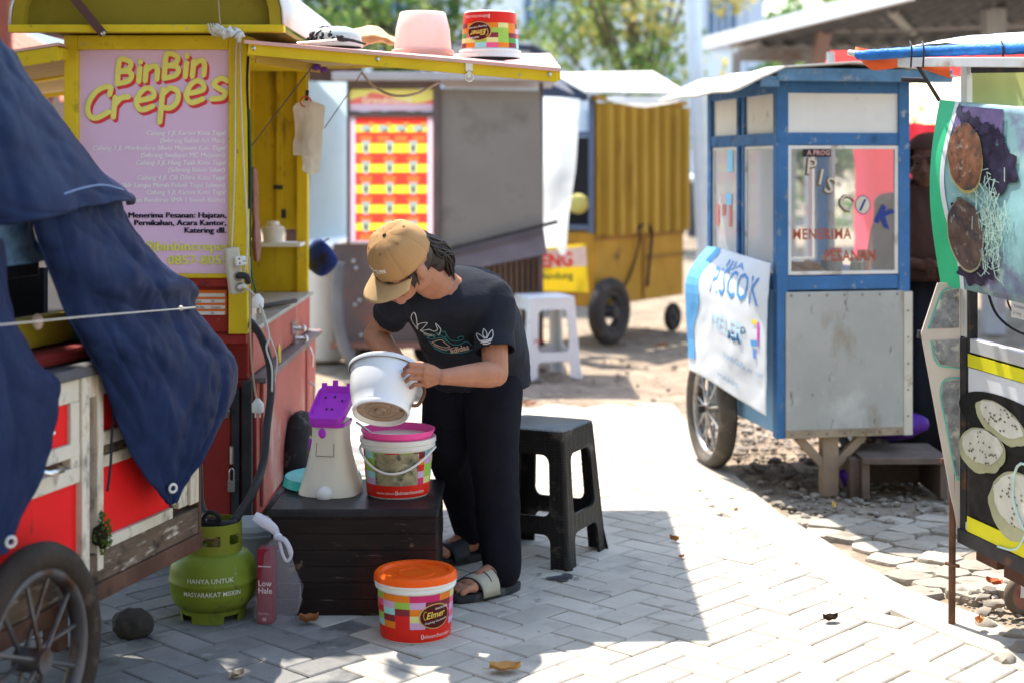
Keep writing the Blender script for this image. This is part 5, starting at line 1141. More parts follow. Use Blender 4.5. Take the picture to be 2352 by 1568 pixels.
q = MB(); q.box(0, 0, 0, 0, 0, 0) if False else q.grid(cloth_rows([[P(1395, 222, 11.45), P(1480, 222, 12.0), P(1560, 222, 12.55)], [P(1395, 228, 11.42), P(1480, 236, 11.95), P(1560, 230, 12.5)], [P(1400, 232, 11.45), P(1480, 247, 11.95), P(1555, 234, 12.5)]], 20, 8, .008, 4))
tag(q.build('white_cloth', translucent('white_cloth', (.78, .77, .75), .4), smooth=180), 'white cloth sagging under the yellow cart roof edge', 'cloth')
ys_ = thing('painted_sign', 'yellow and red painted food sign leaning on the yellow cart', 'sign', P(1300, 640, 11.6))
def ysp(u, v, o=0): return P(1232, 572, 11.2).lerp(P(1345, 560, 11.45), u).lerp(P(1232, 668, 11.2).lerp(P(1352, 672, 11.45), u), v) + Vector((0, -o, 0))
q = MB(); q.slab([ysp(0, 0), ysp(1, 0), ysp(1, 1), ysp(0, 1)], (0, .02, 0)); q.build('board', translucent('yellow_sign', (.85, .70, .06), .5), ys_)
q = MB(); q.grid([[ysp(u / 4, v, .004) for u in range(5)] for v in (.06, .26, .46)]); q.build('red_band', flat((.75, .55, .45)), ys_)
q = MB(); q.text('CIRENG', lambda x, y: ysp(-.42 + x * .32, .44 - y * .42, .008), 1, bold=.03); q.build('lettering', flat((.72, .04, .03)), ys_)
q = MB(); q.text('Bandung', lambda x, y: ysp(.06 + x * .19, .72 - y * .22, .008), 1, bold=.02); q.build('lettering', flat((.05, .14, .05)), ys_)
q = MB(); q.grid(cloth_rows([[P(1228, 222, 11.3), P(1285, 224, 11.3), P(1332, 228, 11.25)], [P(1228, 380, 11.3), P(1275, 380, 11.34), P(1322, 380, 11.25)], [P(1228, 500, 11.3), P(1268, 500, 11.26), P(1306, 500, 11.25)], [P(1228, 584, 11.3), P(1264, 585, 11.34), P(1300, 587, 11.25)]], 24, 30, .012, 3))
tag(q.build('white_banner', translucent('white_sheet', (.80, .84, .86), .6), smooth=180), 'white cloth banner hanging between brown and yellow carts', 'banner')
# =================================================================== THINGS AROUND THE CREPE CART
# dark wooden box
m_box = mat('dark_stained_box', (.020, .014, .013), .45, var=.3, vs=5, bump=.25, bs=25, stretch=(.4, 1, 3), dirt=[((.055, .018, .014), .4, 3), ((.22, .19, .16), .13, 18, (.4, 1, 4)), ((.40, .28, .19), .07, 9)])
bxo = thing('wooden_box', 'low dark stained wooden box used as a table beside the man', 'box', (-.49, 4.88, 0))
BX0, BX1, BY0, BY1, BZ = -.745, -.225, 4.66, 5.12, .33
q = MB(); nb = 6
for k in range(nb):
    z0 = .004 + k * (BZ - .03) / nb; z1 = z0 + (BZ - .03) / nb - .0012; e = .0008 * (k % 3)
    q.box(BX0 + .008, BX1 - .008, BY0 + .004 + e, BY0 + .02, z0, z1); q.box(BX1 - .02, BX1 - .006 - e, BY0 + .02, BY1, z0, z1); q.box(BX0 + .006 + e, BX0 + .02, BY0 + .02, BY1, z0, z1); q.box(BX0 + .02, BX1 - .02, BY1 - .02, BY1 - .006, z0, z1)
q.build('planks', m_box, bxo, bevel=.0012)
MB().box(BX0, BX1, BY0 - .004, BY1, BZ - .028, BZ).build('lid', mat('box_lid', (.022, .021, .024), .4, var=.3, vs=6, bump=.2, bs=40, dirt=[((.12, .12, .13), .12, 10), ((.25, .2, .16), .06, 20)]), bxo, bevel=.008)

m_wpl = mat('white_plastic', (.72, .72, .70), .35, var=.04, vs=6)
def patches(q, M_, r0, r1, z0, z1, a0, a1, nu, nv, rr, thick=.0006, seg=4):
    "mosaic of coloured squares wrapped round a tapered bucket (angles measured from the camera side)"
    for i in range(nu):
        for j in range(nv):
            col = rr.randrange(len(MOS)); aa, ab = a0 + (a1 - a0) * i / nu, a0 + (a1 - a0) * (i + 1) / nu
            za, zb = z0 + (z1 - z0) * j / nv, z0 + (z1 - z0) * (j + 1) / nv
            def pt(a, z):
                r = r0 + (r1 - r0) * z + .0012 + thick * (1 + col * .1); return M_ @ Vector((r * math.sin(a), -r * math.cos(a), z))
            rows = [[pt(aa + (ab - aa) * k / seg, z) for k in range(seg + 1)] for z in (za, zb)]
            q.cur = col; q.grid(rows)
MOS = [(.62, .02, .02), (.70, .20, .02), (.55, .03, .14), (.30, .50, .08), (.08, .30, .06), (.30, .60, .62), (.55, .35, .55), (.62, .62, .25), (.20, .03, .04), (.75, .10, .22)]
def cyl(M_, r0, r1, off):
    "map (angle from the camera side, height) onto the wall"
    return lambda a, z: M_ @ Vector(((r0 + (r1 - r0) * z + off) * math.sin(a), -(r0 + (r1 - r0) * z + off) * math.cos(a), z))
def bucket(name, label, loc, Hh, rb, rt, seed, az=0, flip=False, lidcol=None, group=None, logo=True, band=True):
    M_ = Matrix.Translation(loc) @ Matrix.Rotation(az, 4, 'Z')
    if flip: M_ = M_ @ Matrix.Translation((0, 0, Hh + .02)) @ Matrix.Rotation(math.pi, 4, 'X') @ Matrix.Rotation(math.pi, 4, 'Z')
    b = thing(name, label, 'bucket', loc, group); k = (rt - rb) / Hh; rr = random.Random(seed)
    q = MB(M_); q.lathe([(0, 0), (rb - .004, 0), (rb, .004), (rt, Hh), (rt - .004, Hh), (rb - .004, .008), (0, .008)], seg=48); q.build('body', m_wpl, b, smooth=40)
    z1 = Hh * .80
    if band:
        q = MB(M_); f = cyl(M_, rb, rb + k, .0012); q.M = None
        q.grid([[f(2 * math.pi * i / 48, z) for i in range(49)] for z in (.006, .046)]); q.build('red_band', flat((.66, .025, .015), .35), b, smooth=180)
    q = MB(); patches(q, M_, rb, rb + k, .045, z1, -math.pi, math.pi, 15, 5, rr); q.build('mosaic_print', [flat(c_, .35) for c_ in MOS], b, smooth=180)
    q = MB(M_); q.lathe([(rt - .002, Hh * .83), (rt + .006, Hh * .83), (rt + .008, Hh * .86), (rt + .004, Hh * .90), (rt + .010, Hh * .92), (rt + .010, Hh * 1.0), (rt - .002, Hh * 1.0)], seg=48, close=False); q.build('rim', m_wpl, b, smooth=40)
    if logo:
        f = cyl(M_, rb, rb + k, .0035); f2 = cyl(M_, rb, rb + k, .0045); f3 = cyl(M_, rb, rb + k, .0055); f4 = cyl(M_, rb, rb + k, .0065); ca_, cz = .50, Hh * .45; ea, ez = .44, Hh * .19
        def ov(mb_, fn, s_): mb_.add([fn(ca_ + ea * s_ * math.cos(6.283 * t / 40), cz + ez * s_ * math.sin(6.283 * t / 40)) for t in range(40)] + [fn(ca_ + ea * s_ * .5 * math.cos(6.283 * t / 40), cz + ez * s_ * .5 * math.sin(6.283 * t / 40)) for t in range(40)] + [fn(ca_, cz)], [(t, (t + 1) % 40, 40 + (t + 1) % 40, 40 + t) for t in range(40)] + [(40 + t, 40 + (t + 1) % 40, 80) for t in range(40)])
        q = MB(); ov(q, f, 1.08); lg_ = q.build('logo', flat((.60, .40, .15), .4), b, smooth=180)
        q = MB(); ov(q, f2, 1.0); q.build('logo_oval', flat((.085, .012, .012), .35), lg_, smooth=180)
        q = MB(); q.text('Elmer', lambda x, y: f4(ca_ - .29 + x / rt, cz - .006 + y + x * .10), .027, shear=.25, bold=.012, width=.95); q.tube([f4(ca_ - .30 + .05 * math.cos(t * .5), cz + .005 + .012 * math.sin(t * .5)) for t in range(2, 11)], .0008, 5)
        q.build('lettering', flat((.80, .58, .12), .4), lg_)
        q = MB(); q.text('CHOCOLATE', lambda x, y: f4(ca_ - .04 + x / rt, cz + .019 + y + x * .1), .0075, bold=.02); q.build('lettering', flat((.8, .76, .7), .4), lg_); q = MB(); q.text('Inspiring Innovation', lambda x, y: f4(ca_ - .32 + x / rt, cz - .021 + y + x * .12), .0095, shear=.3); q.build('lettering', flat((.8, .76, .7), .4), lg_)
    if band:
        q = MB(); f4 = cyl(M_, rb, rb + k, .004); q.text('elmerchocolate', lambda x, y: f4(.17 + x / rt, .018 + y), .016); q.tube([f4(.105, .017), f4(.15, .017), f4(.15, .029), f4(.105, .029), f4(.105, .017)], .0012, 6); q.build('lettering', flat((.82, .6, .55), .4), b)
    if lidcol:
        q = MB(M_); z = Hh
        q.lathe([(0, z + .004), (rt * .42, z + .004), (rt * .43, z + .006), (rt * .50, z + .006), (rt * .51, z + .003), (rt * .86, z + .003), (rt * .90, z + .012), (rt + .002, z + .013), (rt + .009, z + .006), (rt + .0115, z - .008), (rt + .0108, z - .008), (rt, z)], seg=64); q.build('lid', lidcol, b, smooth=30)
    return b, M_
e5 = Vector((-.284, 4.485, .002))
bucket('paint_bucket', 'mosaic printed chocolate bucket with orange lid on the pavement', e5, .178, .102, .112, 12, .12, lidcol=mat('orange_lid', (.80, .10, .008), .3, var=.05))
# bucket on the box with pink basin
bkt = Vector((-.365, 4.88, BZ + .001)); b2, M2 = bucket('paint_bucket', 'mosaic printed bucket on the dark box with dirty photo sticker and white handle', bkt, .185, .098, .112, 31, -.1, logo=False)
f = cyl(M2, .098, .098 + .014 / .185, .0035); q = MB(); q.grid([[f(-.55 + 1.35 * i / 12, z) for i in range(13)] for z in (.045, .09, .145)]); q.build('photo_sticker', mat('dirty_photo_sticker', (.30, .27, .17), .5, var=.4, vs=25, dirt=[((.06, .07, .06), .4, 22), ((.55, .42, .05), .12, 18), ((.55, .5, .42), .25, 30)]), b2, smooth=180)
f = cyl(M2, .098, .098 + .014 / .185, .0048); q = MB(); q.text('www.elmerchocolate.com', lambda x, y: f(-.52 + x / .1, .018 + y), .0125); q.build('lettering', flat((.78, .6, .55)), b2)
q = MB(); q.tube(catmull([M2 @ Vector(((.121) * math.sin(a), -(.121) * math.cos(a), .152 - .066 * math.cos(a * 1.0) ** 2)) for a in [(-1.57 + 3.14 * i / 12) for i in range(13)]], 40), .0038, 8); q.build('handle', m_wpl, b2, smooth=180)
pkb = thing('pink_basin', 'bright pink plastic basin sitting in the top of the bucket', 'basin', bkt + Vector((0, 0, .15)))
q = MB(Matrix.Translation(bkt)); q.lathe([(0, .155), (.09, .158), (.105, .188), (.1165, .209), (.119, .209), (.119, .2065), (.108, .184), (.094, .152), (0, .150)], seg=56); q.build('bowl', mat('hot_pink_plastic', (.88, .10, .38), .3, var=.05), pkb, smooth=40)
q = MB(Matrix.Translation(bkt)); q.lathe([(0, .186), (.104, .186), (.104, .187), (0, .1872)], seg=40); q.build('batter', flat((.72, .62, .55), .3), pkb)
# whisk beater lying across
wk = thing('whisk', 'chrome mixer beater lying across the pink basin', 'whisk', bkt + Vector((-.03, 0, .21)))
a0, a1 = P(818, 968, 4.86), P(868, 1004, 4.86); dirw = (a1 - a0).normalized(); q = MB(); q.tube([a0, a1], .004, 8); q.ell(a0.lerp(a1, .35), .006); q.build('shaft', m_chrome, wk, smooth=60)
q = MB(); sdv = dirw.orthogonal().normalized(); ot = dirw.cross(sdv)
for an in range(4):
    s_ = sdv * math.cos(an * .785) + ot * math.sin(an * .785)
    q.tube(catmull([a1 - dirw * .01, a1 + dirw * .02 + s_ * .018, a1 + dirw * .05 + s_ * .02, a1 + dirw * .075, a1 + dirw * .05 - s_ * .02, a1 + dirw * .02 - s_ * .018, a1 - dirw * .01], 24), .0016, 6)
q.build('wires', m_chrome, wk, smooth=180)
# mixer stand
ms = Vector((-.582, 4.905, BZ + .001)); MM = Matrix.Translation(ms) @ Matrix.Rotation(R(-14), 4, 'Z')
mx = thing('mixer_stand', 'cream stand mixer base with purple cradle standing on the dark box', 'mixer', ms)
m_mix = mat('cream_plastic', (.70, .65, .54), .35, var=.04, vs=5); m_pur = mat('purple_plastic_mixer', (.46, .05, .60), .3, var=.06)
def rrect(hx, hy, z, r, cx=0, cy=0, n=6):
    out = []
    for (sx, sy, a0_) in ((1, 1, 0), (-1, 1, 90), (-1, -1, 180), (1, -1, 270)):
        for k in range(n + 1):
            a = R(a0_ + 90 * k / n); out.append(Vector((cx + sx * (hx - r) + r * math.cos(a), cy + sy * (hy - r) + r * math.sin(a), z)))
    return out
def loft(mb, secs, cap0=True, cap1=True):
    n = len(secs[0]); vs = [p for s_ in secs for p in s_]; fs = [(i * n + k, i * n + (k + 1) % n, (i + 1) * n + (k + 1) % n, (i + 1) * n + k) for i in range(len(secs) - 1) for k in range(n)]
    if cap0: fs.append(tuple(range(n - 1, -1, -1)))
    if cap1: fs.append(tuple((len(secs) - 1) * n + k for k in range(n)))
    return mb.add(vs, fs)
q = MB(MM); loft(q, [rrect(.098, .092, 0, .07), rrect(.097, .090, .012, .07), rrect(.088, .080, .04, .06), rrect(.074, .066, .085, .045), rrect(.063, .056, .13, .035), rrect(.056, .052, .165, .03), rrect(.0545, .052, .235, .03)]); q.build('base', m_mix, mx, smooth=50)
q = MB(MM); q.ell((.012, -.088, .010), (.026, .028, .026), seg=20, rings=14); q.build('foot', flat((.76, .75, .72), .35), mx, smooth=180)
q = MB(MM); loft(q, [rrect(.0555, .056, .215, .026), rrect(.058, .060, .226, .026), rrect(.059, .061, .231, .026)], True, False)
loft(q, [[p + Vector((0, 0, .06 * max(0, (p.y + .06) / .12))) for p in rrect(.060, .062, .229, .026)], [p + Vector((0, 0, .085 * max(0, (p.y + .06) / .12))) for p in rrect(.061, .063, .245, .026)], [p + Vector((0, 0, .085 * max(0, (p.y + .06) / .12))) for p in rrect(.054, .056, .246, .022)], [p + Vector((0, 0, .078 * max(0, (p.y + .06) / .12))) for p in rrect(.052, .054, .236, .02)]], True, True)
for x in (-.046, -.008, .040): q.slab([(x - .011, .055, .30), (x + .011, .055, .30), (x + .008, .058, .352 - abs(x) * .25), (x - .008, .058, .352 - abs(x) * .25)], (0, .006, 0))
q.build('cradle', m_pur, mx, smooth=40)
q = MB(MM); q.ell((-.010, -.054, .197), (.013, .006, .016), seg=20); q.ell((-.066, -.01, .15), (.006, .012, .022), seg=16); q.each('button', m_pur, mx, smooth=180)
q = MB(MM)
for x, y in ((-.03, .03), (0, .035), (.03, .02), (-.01, -.015), (.008, -.015)): q.ell((x, y, .242 + .078 * max(0, (y + .06) / .12) - .002), (.0035, .005, .003))
q.each('screw_hole', m_dark, mx)
q = MB(MM); q.tube([(-.028, -.0545, .165), (-.028, -.061, .125), (.032, -.061, .125), (.030, -.0545, .165)], .0011, 6); q.build('panel_seam', flat((.12, .1, .09)), mx)
# teal lid
q = MB(); q.lathe([(0, .004), (.10, .004), (.118, .010), (.124, .010), (.127, -.004), (.130, -.018), (.126, -.018), (0, -.01)], P(742, 1096, 5.0), 56, (0.0, -.03, 1)); tag(q.build('teal_lid', mat('teal_plastic', (.02, .38, .34), .35, var=.05), smooth=40), 'round teal bucket lid behind the mixer stand on the dark box', 'lid')
# gas cylinder
m_gas = mat('green_gas_paint', (.155, .20, .022), .42, var=.16, vs=4, dirt=[((.09, .10, .025), .3, 6), ((.28, .30, .18), .1, 26), ((.07, .055, .03), .14, 18)])
GC = Vector((-.913, 4.66, 0)); gc = thing('gas_cylinder', 'small green gas cylinder with stencilled white writing and black regulator', 'gas cylinder', GC); MG = Matrix.Translation(GC)
def bodyr(z): return None
prof = [(0, .028), (.075, .03), (.105, .042), (.124, .066), (.131, .09), (.132, .118), (.1335, .120), (.1335, .127), (.132, .129), (.131, .155), (.124, .178), (.108, .198), (.085, .208), (.05, .213), (0, .214)]
q = MB(MG); q.lathe(prof, seg=56); q.build('body', m_gas, gc, smooth=50)
q = MB(MG)
for k in range(60):
    a0_, a1_ = 2 * math.pi * k / 60, 2 * math.pi * (k + 1) / 60; hole = (k % 15) in (5, 6, 7, 8, 9); z0 = .026 if hole else .002
    q.hexa([(.096 * math.cos(a0_), .096 * math.sin(a0_), z0), (.096 * math.cos(a1_), .096 * math.sin(a1_), z0), (.093 * math.cos(a1_), .093 * math.sin(a1_), z0), (.093 * math.cos(a0_), .093 * math.sin(a0_), z0)], [(.101 * math.cos(a0_), .101 * math.sin(a0_), .045), (.101 * math.cos(a1_), .101 * math.sin(a1_), .045), (.098 * math.cos(a1_), .098 * math.sin(a1_), .045), (.098 * math.cos(a0_), .098 * math.sin(a0_), .045)])
q.build('foot_ring', m_gas, gc, smooth=50)
q = MB(MG); rc_ = .086; ns = 72
for k in range(ns):
    a0_, a1_ = 2 * math.pi * k / ns, 2 * math.pi * (k + 1) / ns; dg_ = (math.degrees((a0_ + a1_) / 2) + 90) % 360
    slot = any(abs((dg_ - c_ + 180) % 360 - 180) < w_ for c_, w_ in ((0, 26), (58, 15), (118, 18), (180, 22), (242, 18), (302, 15)))
    segs = [(.20, .235), (.265, .296)] if slot else [(.20, .296)]
    for za, zb in segs:
        q.hexa([(rc_ * math.cos(a0_), rc_ * math.sin(a0_), za), (rc_ * math.cos(a1_), rc_ * math.sin(a1_), za), ((rc_ - .003) * math.cos(a1_), (rc_ - .003) * math.sin(a1_), za), ((rc_ - .003) * math.cos(a0_), (rc_ - .003) * math.sin(a0_), za)], [(rc_ * math.cos(a0_), rc_ * math.sin(a0_), zb), (rc_ * math.cos(a1_), rc_ * math.sin(a1_), zb), ((rc_ - .003) * math.cos(a1_), (rc_ - .003) * math.sin(a1_), zb), ((rc_ - .003) * math.cos(a0_), (rc_ - .003) * math.sin(a0_), zb)])
q.build('collar', mat('olive_collar', (.19, .205, .025), .45, var=.15, vs=5, dirt=[((.12, .1, .03), .2, 9)]), gc, smooth=40)
q = MB(MG); q.lathe([(0, .21), (.022, .21), (.02, .235), (.012, .24), (.012, .27), (0, .27)], seg=18); q.tube([(0, 0, .245), (-.05, -.04, .245)], .010, 10); q.build('valve', mat('brass_valve', (.42, .34, .16), .35, metal=.7), gc, smooth=40)
def gr_(a, z):
    for (r0_, z0_), (r1_, z1_) in zip(prof, prof[1:]):
        if z0_ <= z <= z1_: r = r0_ + (r1_ - r0_) * (z - z0_) / (z1_ - z0_); break
    else: r = .13
    return MG @ Vector(((r + .0022) * math.sin(a), -(r + .0022) * math.cos(a), z))
q = MB(); q.text('HANYA UNTUK', lambda x, y: gr_(-.42 + x / .13, .138 + y), .0195, bold=.015); q.build('lettering', flat((.55, .56, .44), .6), gc); q = MB(); q.text('MASYARAKAT MISKIN', lambda x, y: gr_(-.52 + x / .13, .098 + y), .0195, bold=.012, width=.92); q.build('lettering', flat((.55, .56, .44), .6), gc)
rg = thing('gas_regulator', 'black gas regulator clipped inside the green cylinder collar', 'regulator', GC + Vector((0, 0, .27)))
q = MB(MG); q.lathe([(0, .262), (.026, .262), (.03, .268), (.03, .292), (.02, .305), (0, .308)], (.0, -.01, 0), 24); q.box(-.028, .028, -.05, -.03, .275, .30); q.torus((.0, -.035, .308), .024, .007, (0, 1, .3), 24, 8); q.build('housing', mat('black_plastic', (.018, .018, .02), .35), rg, smooth=40, bevel=0)
q = MB(MG); q.tube([(.02, -.01, .285), (.075, -.02, .292)], .0125, 12); q.build('nozzle', m_dark, rg, smooth=40)
m_hose = mat('black_ribbed_hose', (.035, .034, .035), .5, var=.2)
hp_ = catmull([GC + Vector((.06, -.018, .291)), P(545, 1185, 4.68), P(580, 1130, 4.75), P(605, 1060, 4.9), P(613, 980, 5.0), P(622, 900, 5.12), P(618, 830, 5.2), P(600, 775, 5.28), P(580, 745, 5.36), P(572, 738, 5.5)], 200)
q = MB(); q.tube(hp_, [.0125 + (.0012 if (i % 2) else 0) for i in range(200)], 12); tag(q.build('gas_hose', m_hose, smooth=60), 'thick black ribbed hose rising from the gas cylinder to the crepe cart', 'hose')
q = MB(); q.tube(catmull([GC + Vector((-.02, .03, .285)), P(462, 1150, 4.75), P(458, 1070, 4.8), P(450, 1000, 4.9), P(440, 900, 5.1)], 80), .010, 10); tag(q.build('gas_hose', m_hose, smooth=60), 'second black hose going up behind the red cart corner', 'hose')
# bag with red carton
bgp = Vector((-.72, 4.60, 0)); cr = thing('red_carton', 'slim dark red carton standing inside the clear plastic bag', 'carton', bgp + Vector((-.015, 0, 0)))
MC_ = Matrix.Translation(bgp + Vector((-.02, 0, .004))) @ Matrix.Rotation(R(-8), 4, 'Z')
q = MB(MC_); q.box(-.024, .024, -.024, .024, 0, .225); q.build('box', mat('red_carton_card', (.23, .02, .035), .35, var=.08), cr, bevel=.003)
q = MB(MC_); q.text('Low', lambda x, y: Vector((-.02 + x, -.0255, .115 + y)), .024, bold=.02); q.text('Hale', lambda x, y: Vector((-.02 + x, -.0255, .093 + y)), .024, bold=.02); q.build('lettering', flat((.72, .55, .55)), cr); q = MB(MC_); q.text('250g sachet', lambda x, y: Vector((-.02 + x, -.0255, .03 + y)), .007); q.build('lettering', flat((.72, .55, .55)), cr); q = MB(MC_); q.box(-.02, .02, -.0256, -.0252, .172, .175); q.build('printed_line', flat((.72, .55, .55)), cr); q = MB(MC_); q.box(-.006, .006, -.0256, -.0252, .01, .02); q.build('printed_mark', flat((.6, .3, .32)), cr)
m_clear = translucent('clear_plastic', (.80, .78, .86), .35, .16)
rings = [(.052, .036, .002, .0, 0), (.062, .042, .02, .004, 0), (.072, .044, .07, .014, .0), (.068, .042, .11, .018, .0), (.054, .040, .16, .012, 0), (.042, .036, .215, .006, 0), (.024, .022, .245, .012, 0), (.010, .010, .262, .014, 0)]
q = MB(); secs = []
for rx, ry, z, cx, cy in rings:
    secs.append([bgp + Vector((cx + rx * math.cos(6.283 * k / 28) * (1 + .10 * math.sin(k * 3.1 + z * 40)), cy + ry * math.sin(6.283 * k / 28) * (1 + .10 * math.sin(k * 2.3 + z * 30)), z)) for k in range(28)])
loft(q, secs, True, False); pb_ = q.build('plastic_bag', m_clear, smooth=180, norm=False); m_hand = translucent('bunched_plastic', (.82, .80, .88), .4, .72); q = MB(); q.tube(catmull([bgp + Vector((.014, 0, .26)), bgp + Vector((0, 0, .285)), bgp + Vector((-.035, 0, .31)), bgp + Vector((-.058, 0, .325))], 14), [.012, .009, .010, .012, .014, .015, .016, .017, .017, .016, .016, .015, .014, .012], 10)
q.tube(catmull([bgp + Vector((.014, -.01, .262)), bgp + Vector((.04, -.025, .255)), bgp + Vector((.058, -.03, .215)), bgp + Vector((.045, -.03, .195)), bgp + Vector((.032, -.028, .215)), bgp + Vector((.02, -.015, .25))], 20), [.008] * 8 + [.005] * 12, 8)
q.build('handle', m_hand, pb_, smooth=180); tag(pb_, 'knotted clear plastic bag holding a red carton beside the box', 'bag')
q = MB(); q.ell(bgp + Vector((.014, -.004, .262)), (.014, .013, .012)); q.build('knot', translucent('bag_knot', (.8, .8, .85), .4), pb_, smooth=180)
# grey tub behind the cylinder, stone
tb_ = Vector((-.86, 5.02, 0)); q = MB(Matrix.Translation(tb_)); q.lathe([(0, 0), (.085, 0), (.10, .17), (.105, .172), (.105, .18), (.103, .182), (.103, .195), (.09, .21), (0, .212)], seg=36); tag(q.build('lidded_tub', translucent('grey_tub', (.42, .44, .44), .3), smooth=40), 'grey lidded plastic tub standing behind the gas cylinder', 'tub')
q = MB(); g_ = G(290, 1478); q.ell(g_ + Vector((0, .06, .04)), (.060, .05, .048), None, 48, 36); sd_ = [(v - g_ - Vector((0, .06, .04))) for v in q.v]; q.v = [g_ + Vector((0, .06, .04)) + d_ * (1 + .22 * noise.noise(d_ * 14) + .12 * noise.noise(d_ * 38) + .05 * noise.noise(d_ * 110)) for d_ in sd_]; tag(q.build('stone', mat('dark_stone', (.045, .04, .036), .9, var=.3, bump=.6, bs=30), smooth=50), 'dark round stone wedging the cart wheel', 'stone')
# awning top: two upturned buckets, scorched basin, tongs, rag
def awtop(u, v): return aw(u, v) + Vector((0, 0, .034))
pa = awtop(.545, .20); q0 = thing('pale_bucket', 'pale pink bucket upside down on the awning roof', 'bucket', pa)
q = MB(Matrix.Translation(pa)); q.lathe([(0, .152), (.078, .152), (.083, .148), (.098, .09), (.104, .02), (.104, .016), (.112, .014), (.112, -.008), (.108, -.008), (.10, .016), (.076, .146), (0, .148)], seg=48); q.build('body', translucent('pale_pink_plastic', (.95, .84, .80), .6), q0, smooth=40)
q = MB(Matrix.Translation(pa)); q.lathe([(.107, -.006), (.1135, -.006), (.1135, .010), (.107, .014)], seg=48, close=False); q.build('band', flat((.70, .40, .33)), q0, smooth=40)
pa2 = awtop(.778, .14); bucket('paint_bucket', 'mosaic printed chocolate bucket upside down on the awning roof', pa2 + Vector((0, 0, -.018)), .165, .092, .103, 77, .1, flip=True)
pa3 = awtop(.265, .10); ba = thing('scorched_basin', 'upturned pale enamel basin with burnt black crust on the awning', 'basin', pa3)
q = MB(Matrix.Translation(pa3)); q.lathe([(.092, .0), (.093, .006), (.090, .022), (.084, .045), (.068, .062), (.04, .070), (0, .073)], seg=48, close=False); q.build('bowl', mat('enamel_white', (.50, .54, .50), .3, var=.1, dirt=[((.3, .2, .17), .2, 10)]), ba, smooth=50, solid=.003)
q = MB(); rr = random.Random(8)
for k in range(46):
    a = rr.uniform(-2.9, -1.25); z = rr.uniform(.022, .066); r_ = .090 * math.cos(math.asin(min(.96, z / .073))) + .003
    q.ell(pa3 + Vector((r_ * math.cos(a) - .01, r_ * math.sin(a), z)), (rr.uniform(.006, .013), .006, rr.uniform(.005, .011)), Euler((0, rr.uniform(0, 1), a)).to_matrix(), 8, 6)
q.build('burnt_crust', mat('burnt_crust', (.03, .026, .03), .35, var=.5, vs=30, dirt=[((.22, .07, .02), .25, 40)]), ba, smooth=180)
tg = thing('tongs', 'black handled tongs lying on the awning roof edge by the basin', 'tongs', pa3 + Vector((.1, -.1, 0)))
q = MB(); t0 = pa3 + Vector((.035, -.125, .018)); t1 = pa3 + Vector((.115, -.13, .002)); q.tube(catmull([t0, t0.lerp(t1, .4) + Vector((0, 0, .004)), t1], 10), [.008, .009, .008, .007, .006, .006, .005, .005, .004, .004], 8, True); q.ell(t0 + Vector((-.005, 0, .004)), (.014, .008, .012)); q.build('handle', m_dark, tg, smooth=180)
q = MB(); q.tube([t0, pa3 + Vector((-.12, -.125, .006))], .0032, 6); q.build('blade', m_chrome, tg)
rg_ = awtop(.36, .30); q = MB(); q.grid(cloth_rows([[rg_ + Vector((-.09, -.06, .02)), rg_ + Vector((0, -.08, .05)), rg_ + Vector((.10, -.1, .01))], [rg_ + Vector((-.07, .02, .08)), rg_ + Vector((.0, .02, .085)), rg_ + Vector((.1, .0, .035))], [rg_ + Vector((-.06, .1, .02)), rg_ + Vector((.02, .1, .04)), rg_ + Vector((.13, .09, .0))]], 20, 18, .012, 14))
tag(q.build('rag', mat('straw_cloth', (.52, .40, .22), .8, var=.2, vs=20), smooth=180, solid=.004), 'straw coloured rag thrown on the awning behind the basin', 'rag')
# hanging bags of white plastic, clip
hb_ = thing('bag_bundle', 'bundle of white plastic bags hanging on a red ring from the awning', 'bags', P(708, 230, 5.6))
D5 = 5.6
q = MB(); q.grid(cloth_rows([[P(688, 238, D5), P(708, 228, D5 - .01), P(726, 235, D5)], [P(674, 250, D5), P(708, 252, D5 - .03), P(748, 245, D5)], [P(676, 300, D5), P(708, 300, D5 - .035), P(743, 300, D5)], [P(672, 357, D5), P(706, 358, D5 - .03), P(738, 350, D5)]], 24, 24, .010, 14)); q.build('upper_bags', translucent('white_bag', (.74, .69, .64), .35), hb_, smooth=180)
q = MB(); q.grid(cloth_rows([[P(692, 300, D5 + .02), P(715, 300, D5 + .01), P(742, 300, D5 + .02)], [P(693, 360, D5 + .02), P(715, 360, D5), P(739, 358, D5 + .02)], [P(695, 392, D5 + .02), P(712, 402, D5), P(732, 398, D5 + .02)]], 20, 18, .010, 14, 4)); q.build('lower_bags', translucent('white_bag_lower', (.78, .74, .68), .35), hb_, smooth=180)
q = MB(); q.torus(P(702, 234, D5 - .02), .019, .003, (0.2, -1, 0), 24, 8); q.build('ring', flat((.6, .12, .08)), hb_, smooth=180)
q = MB(); q.bar(P(706, 208, D5 - .01), P(704, 232, D5 - .015), .012, .008); q.tube([P(708, 165, D5), P(706, 212, D5)], .0015, 5); q.build('clip', m_dark, hb_)
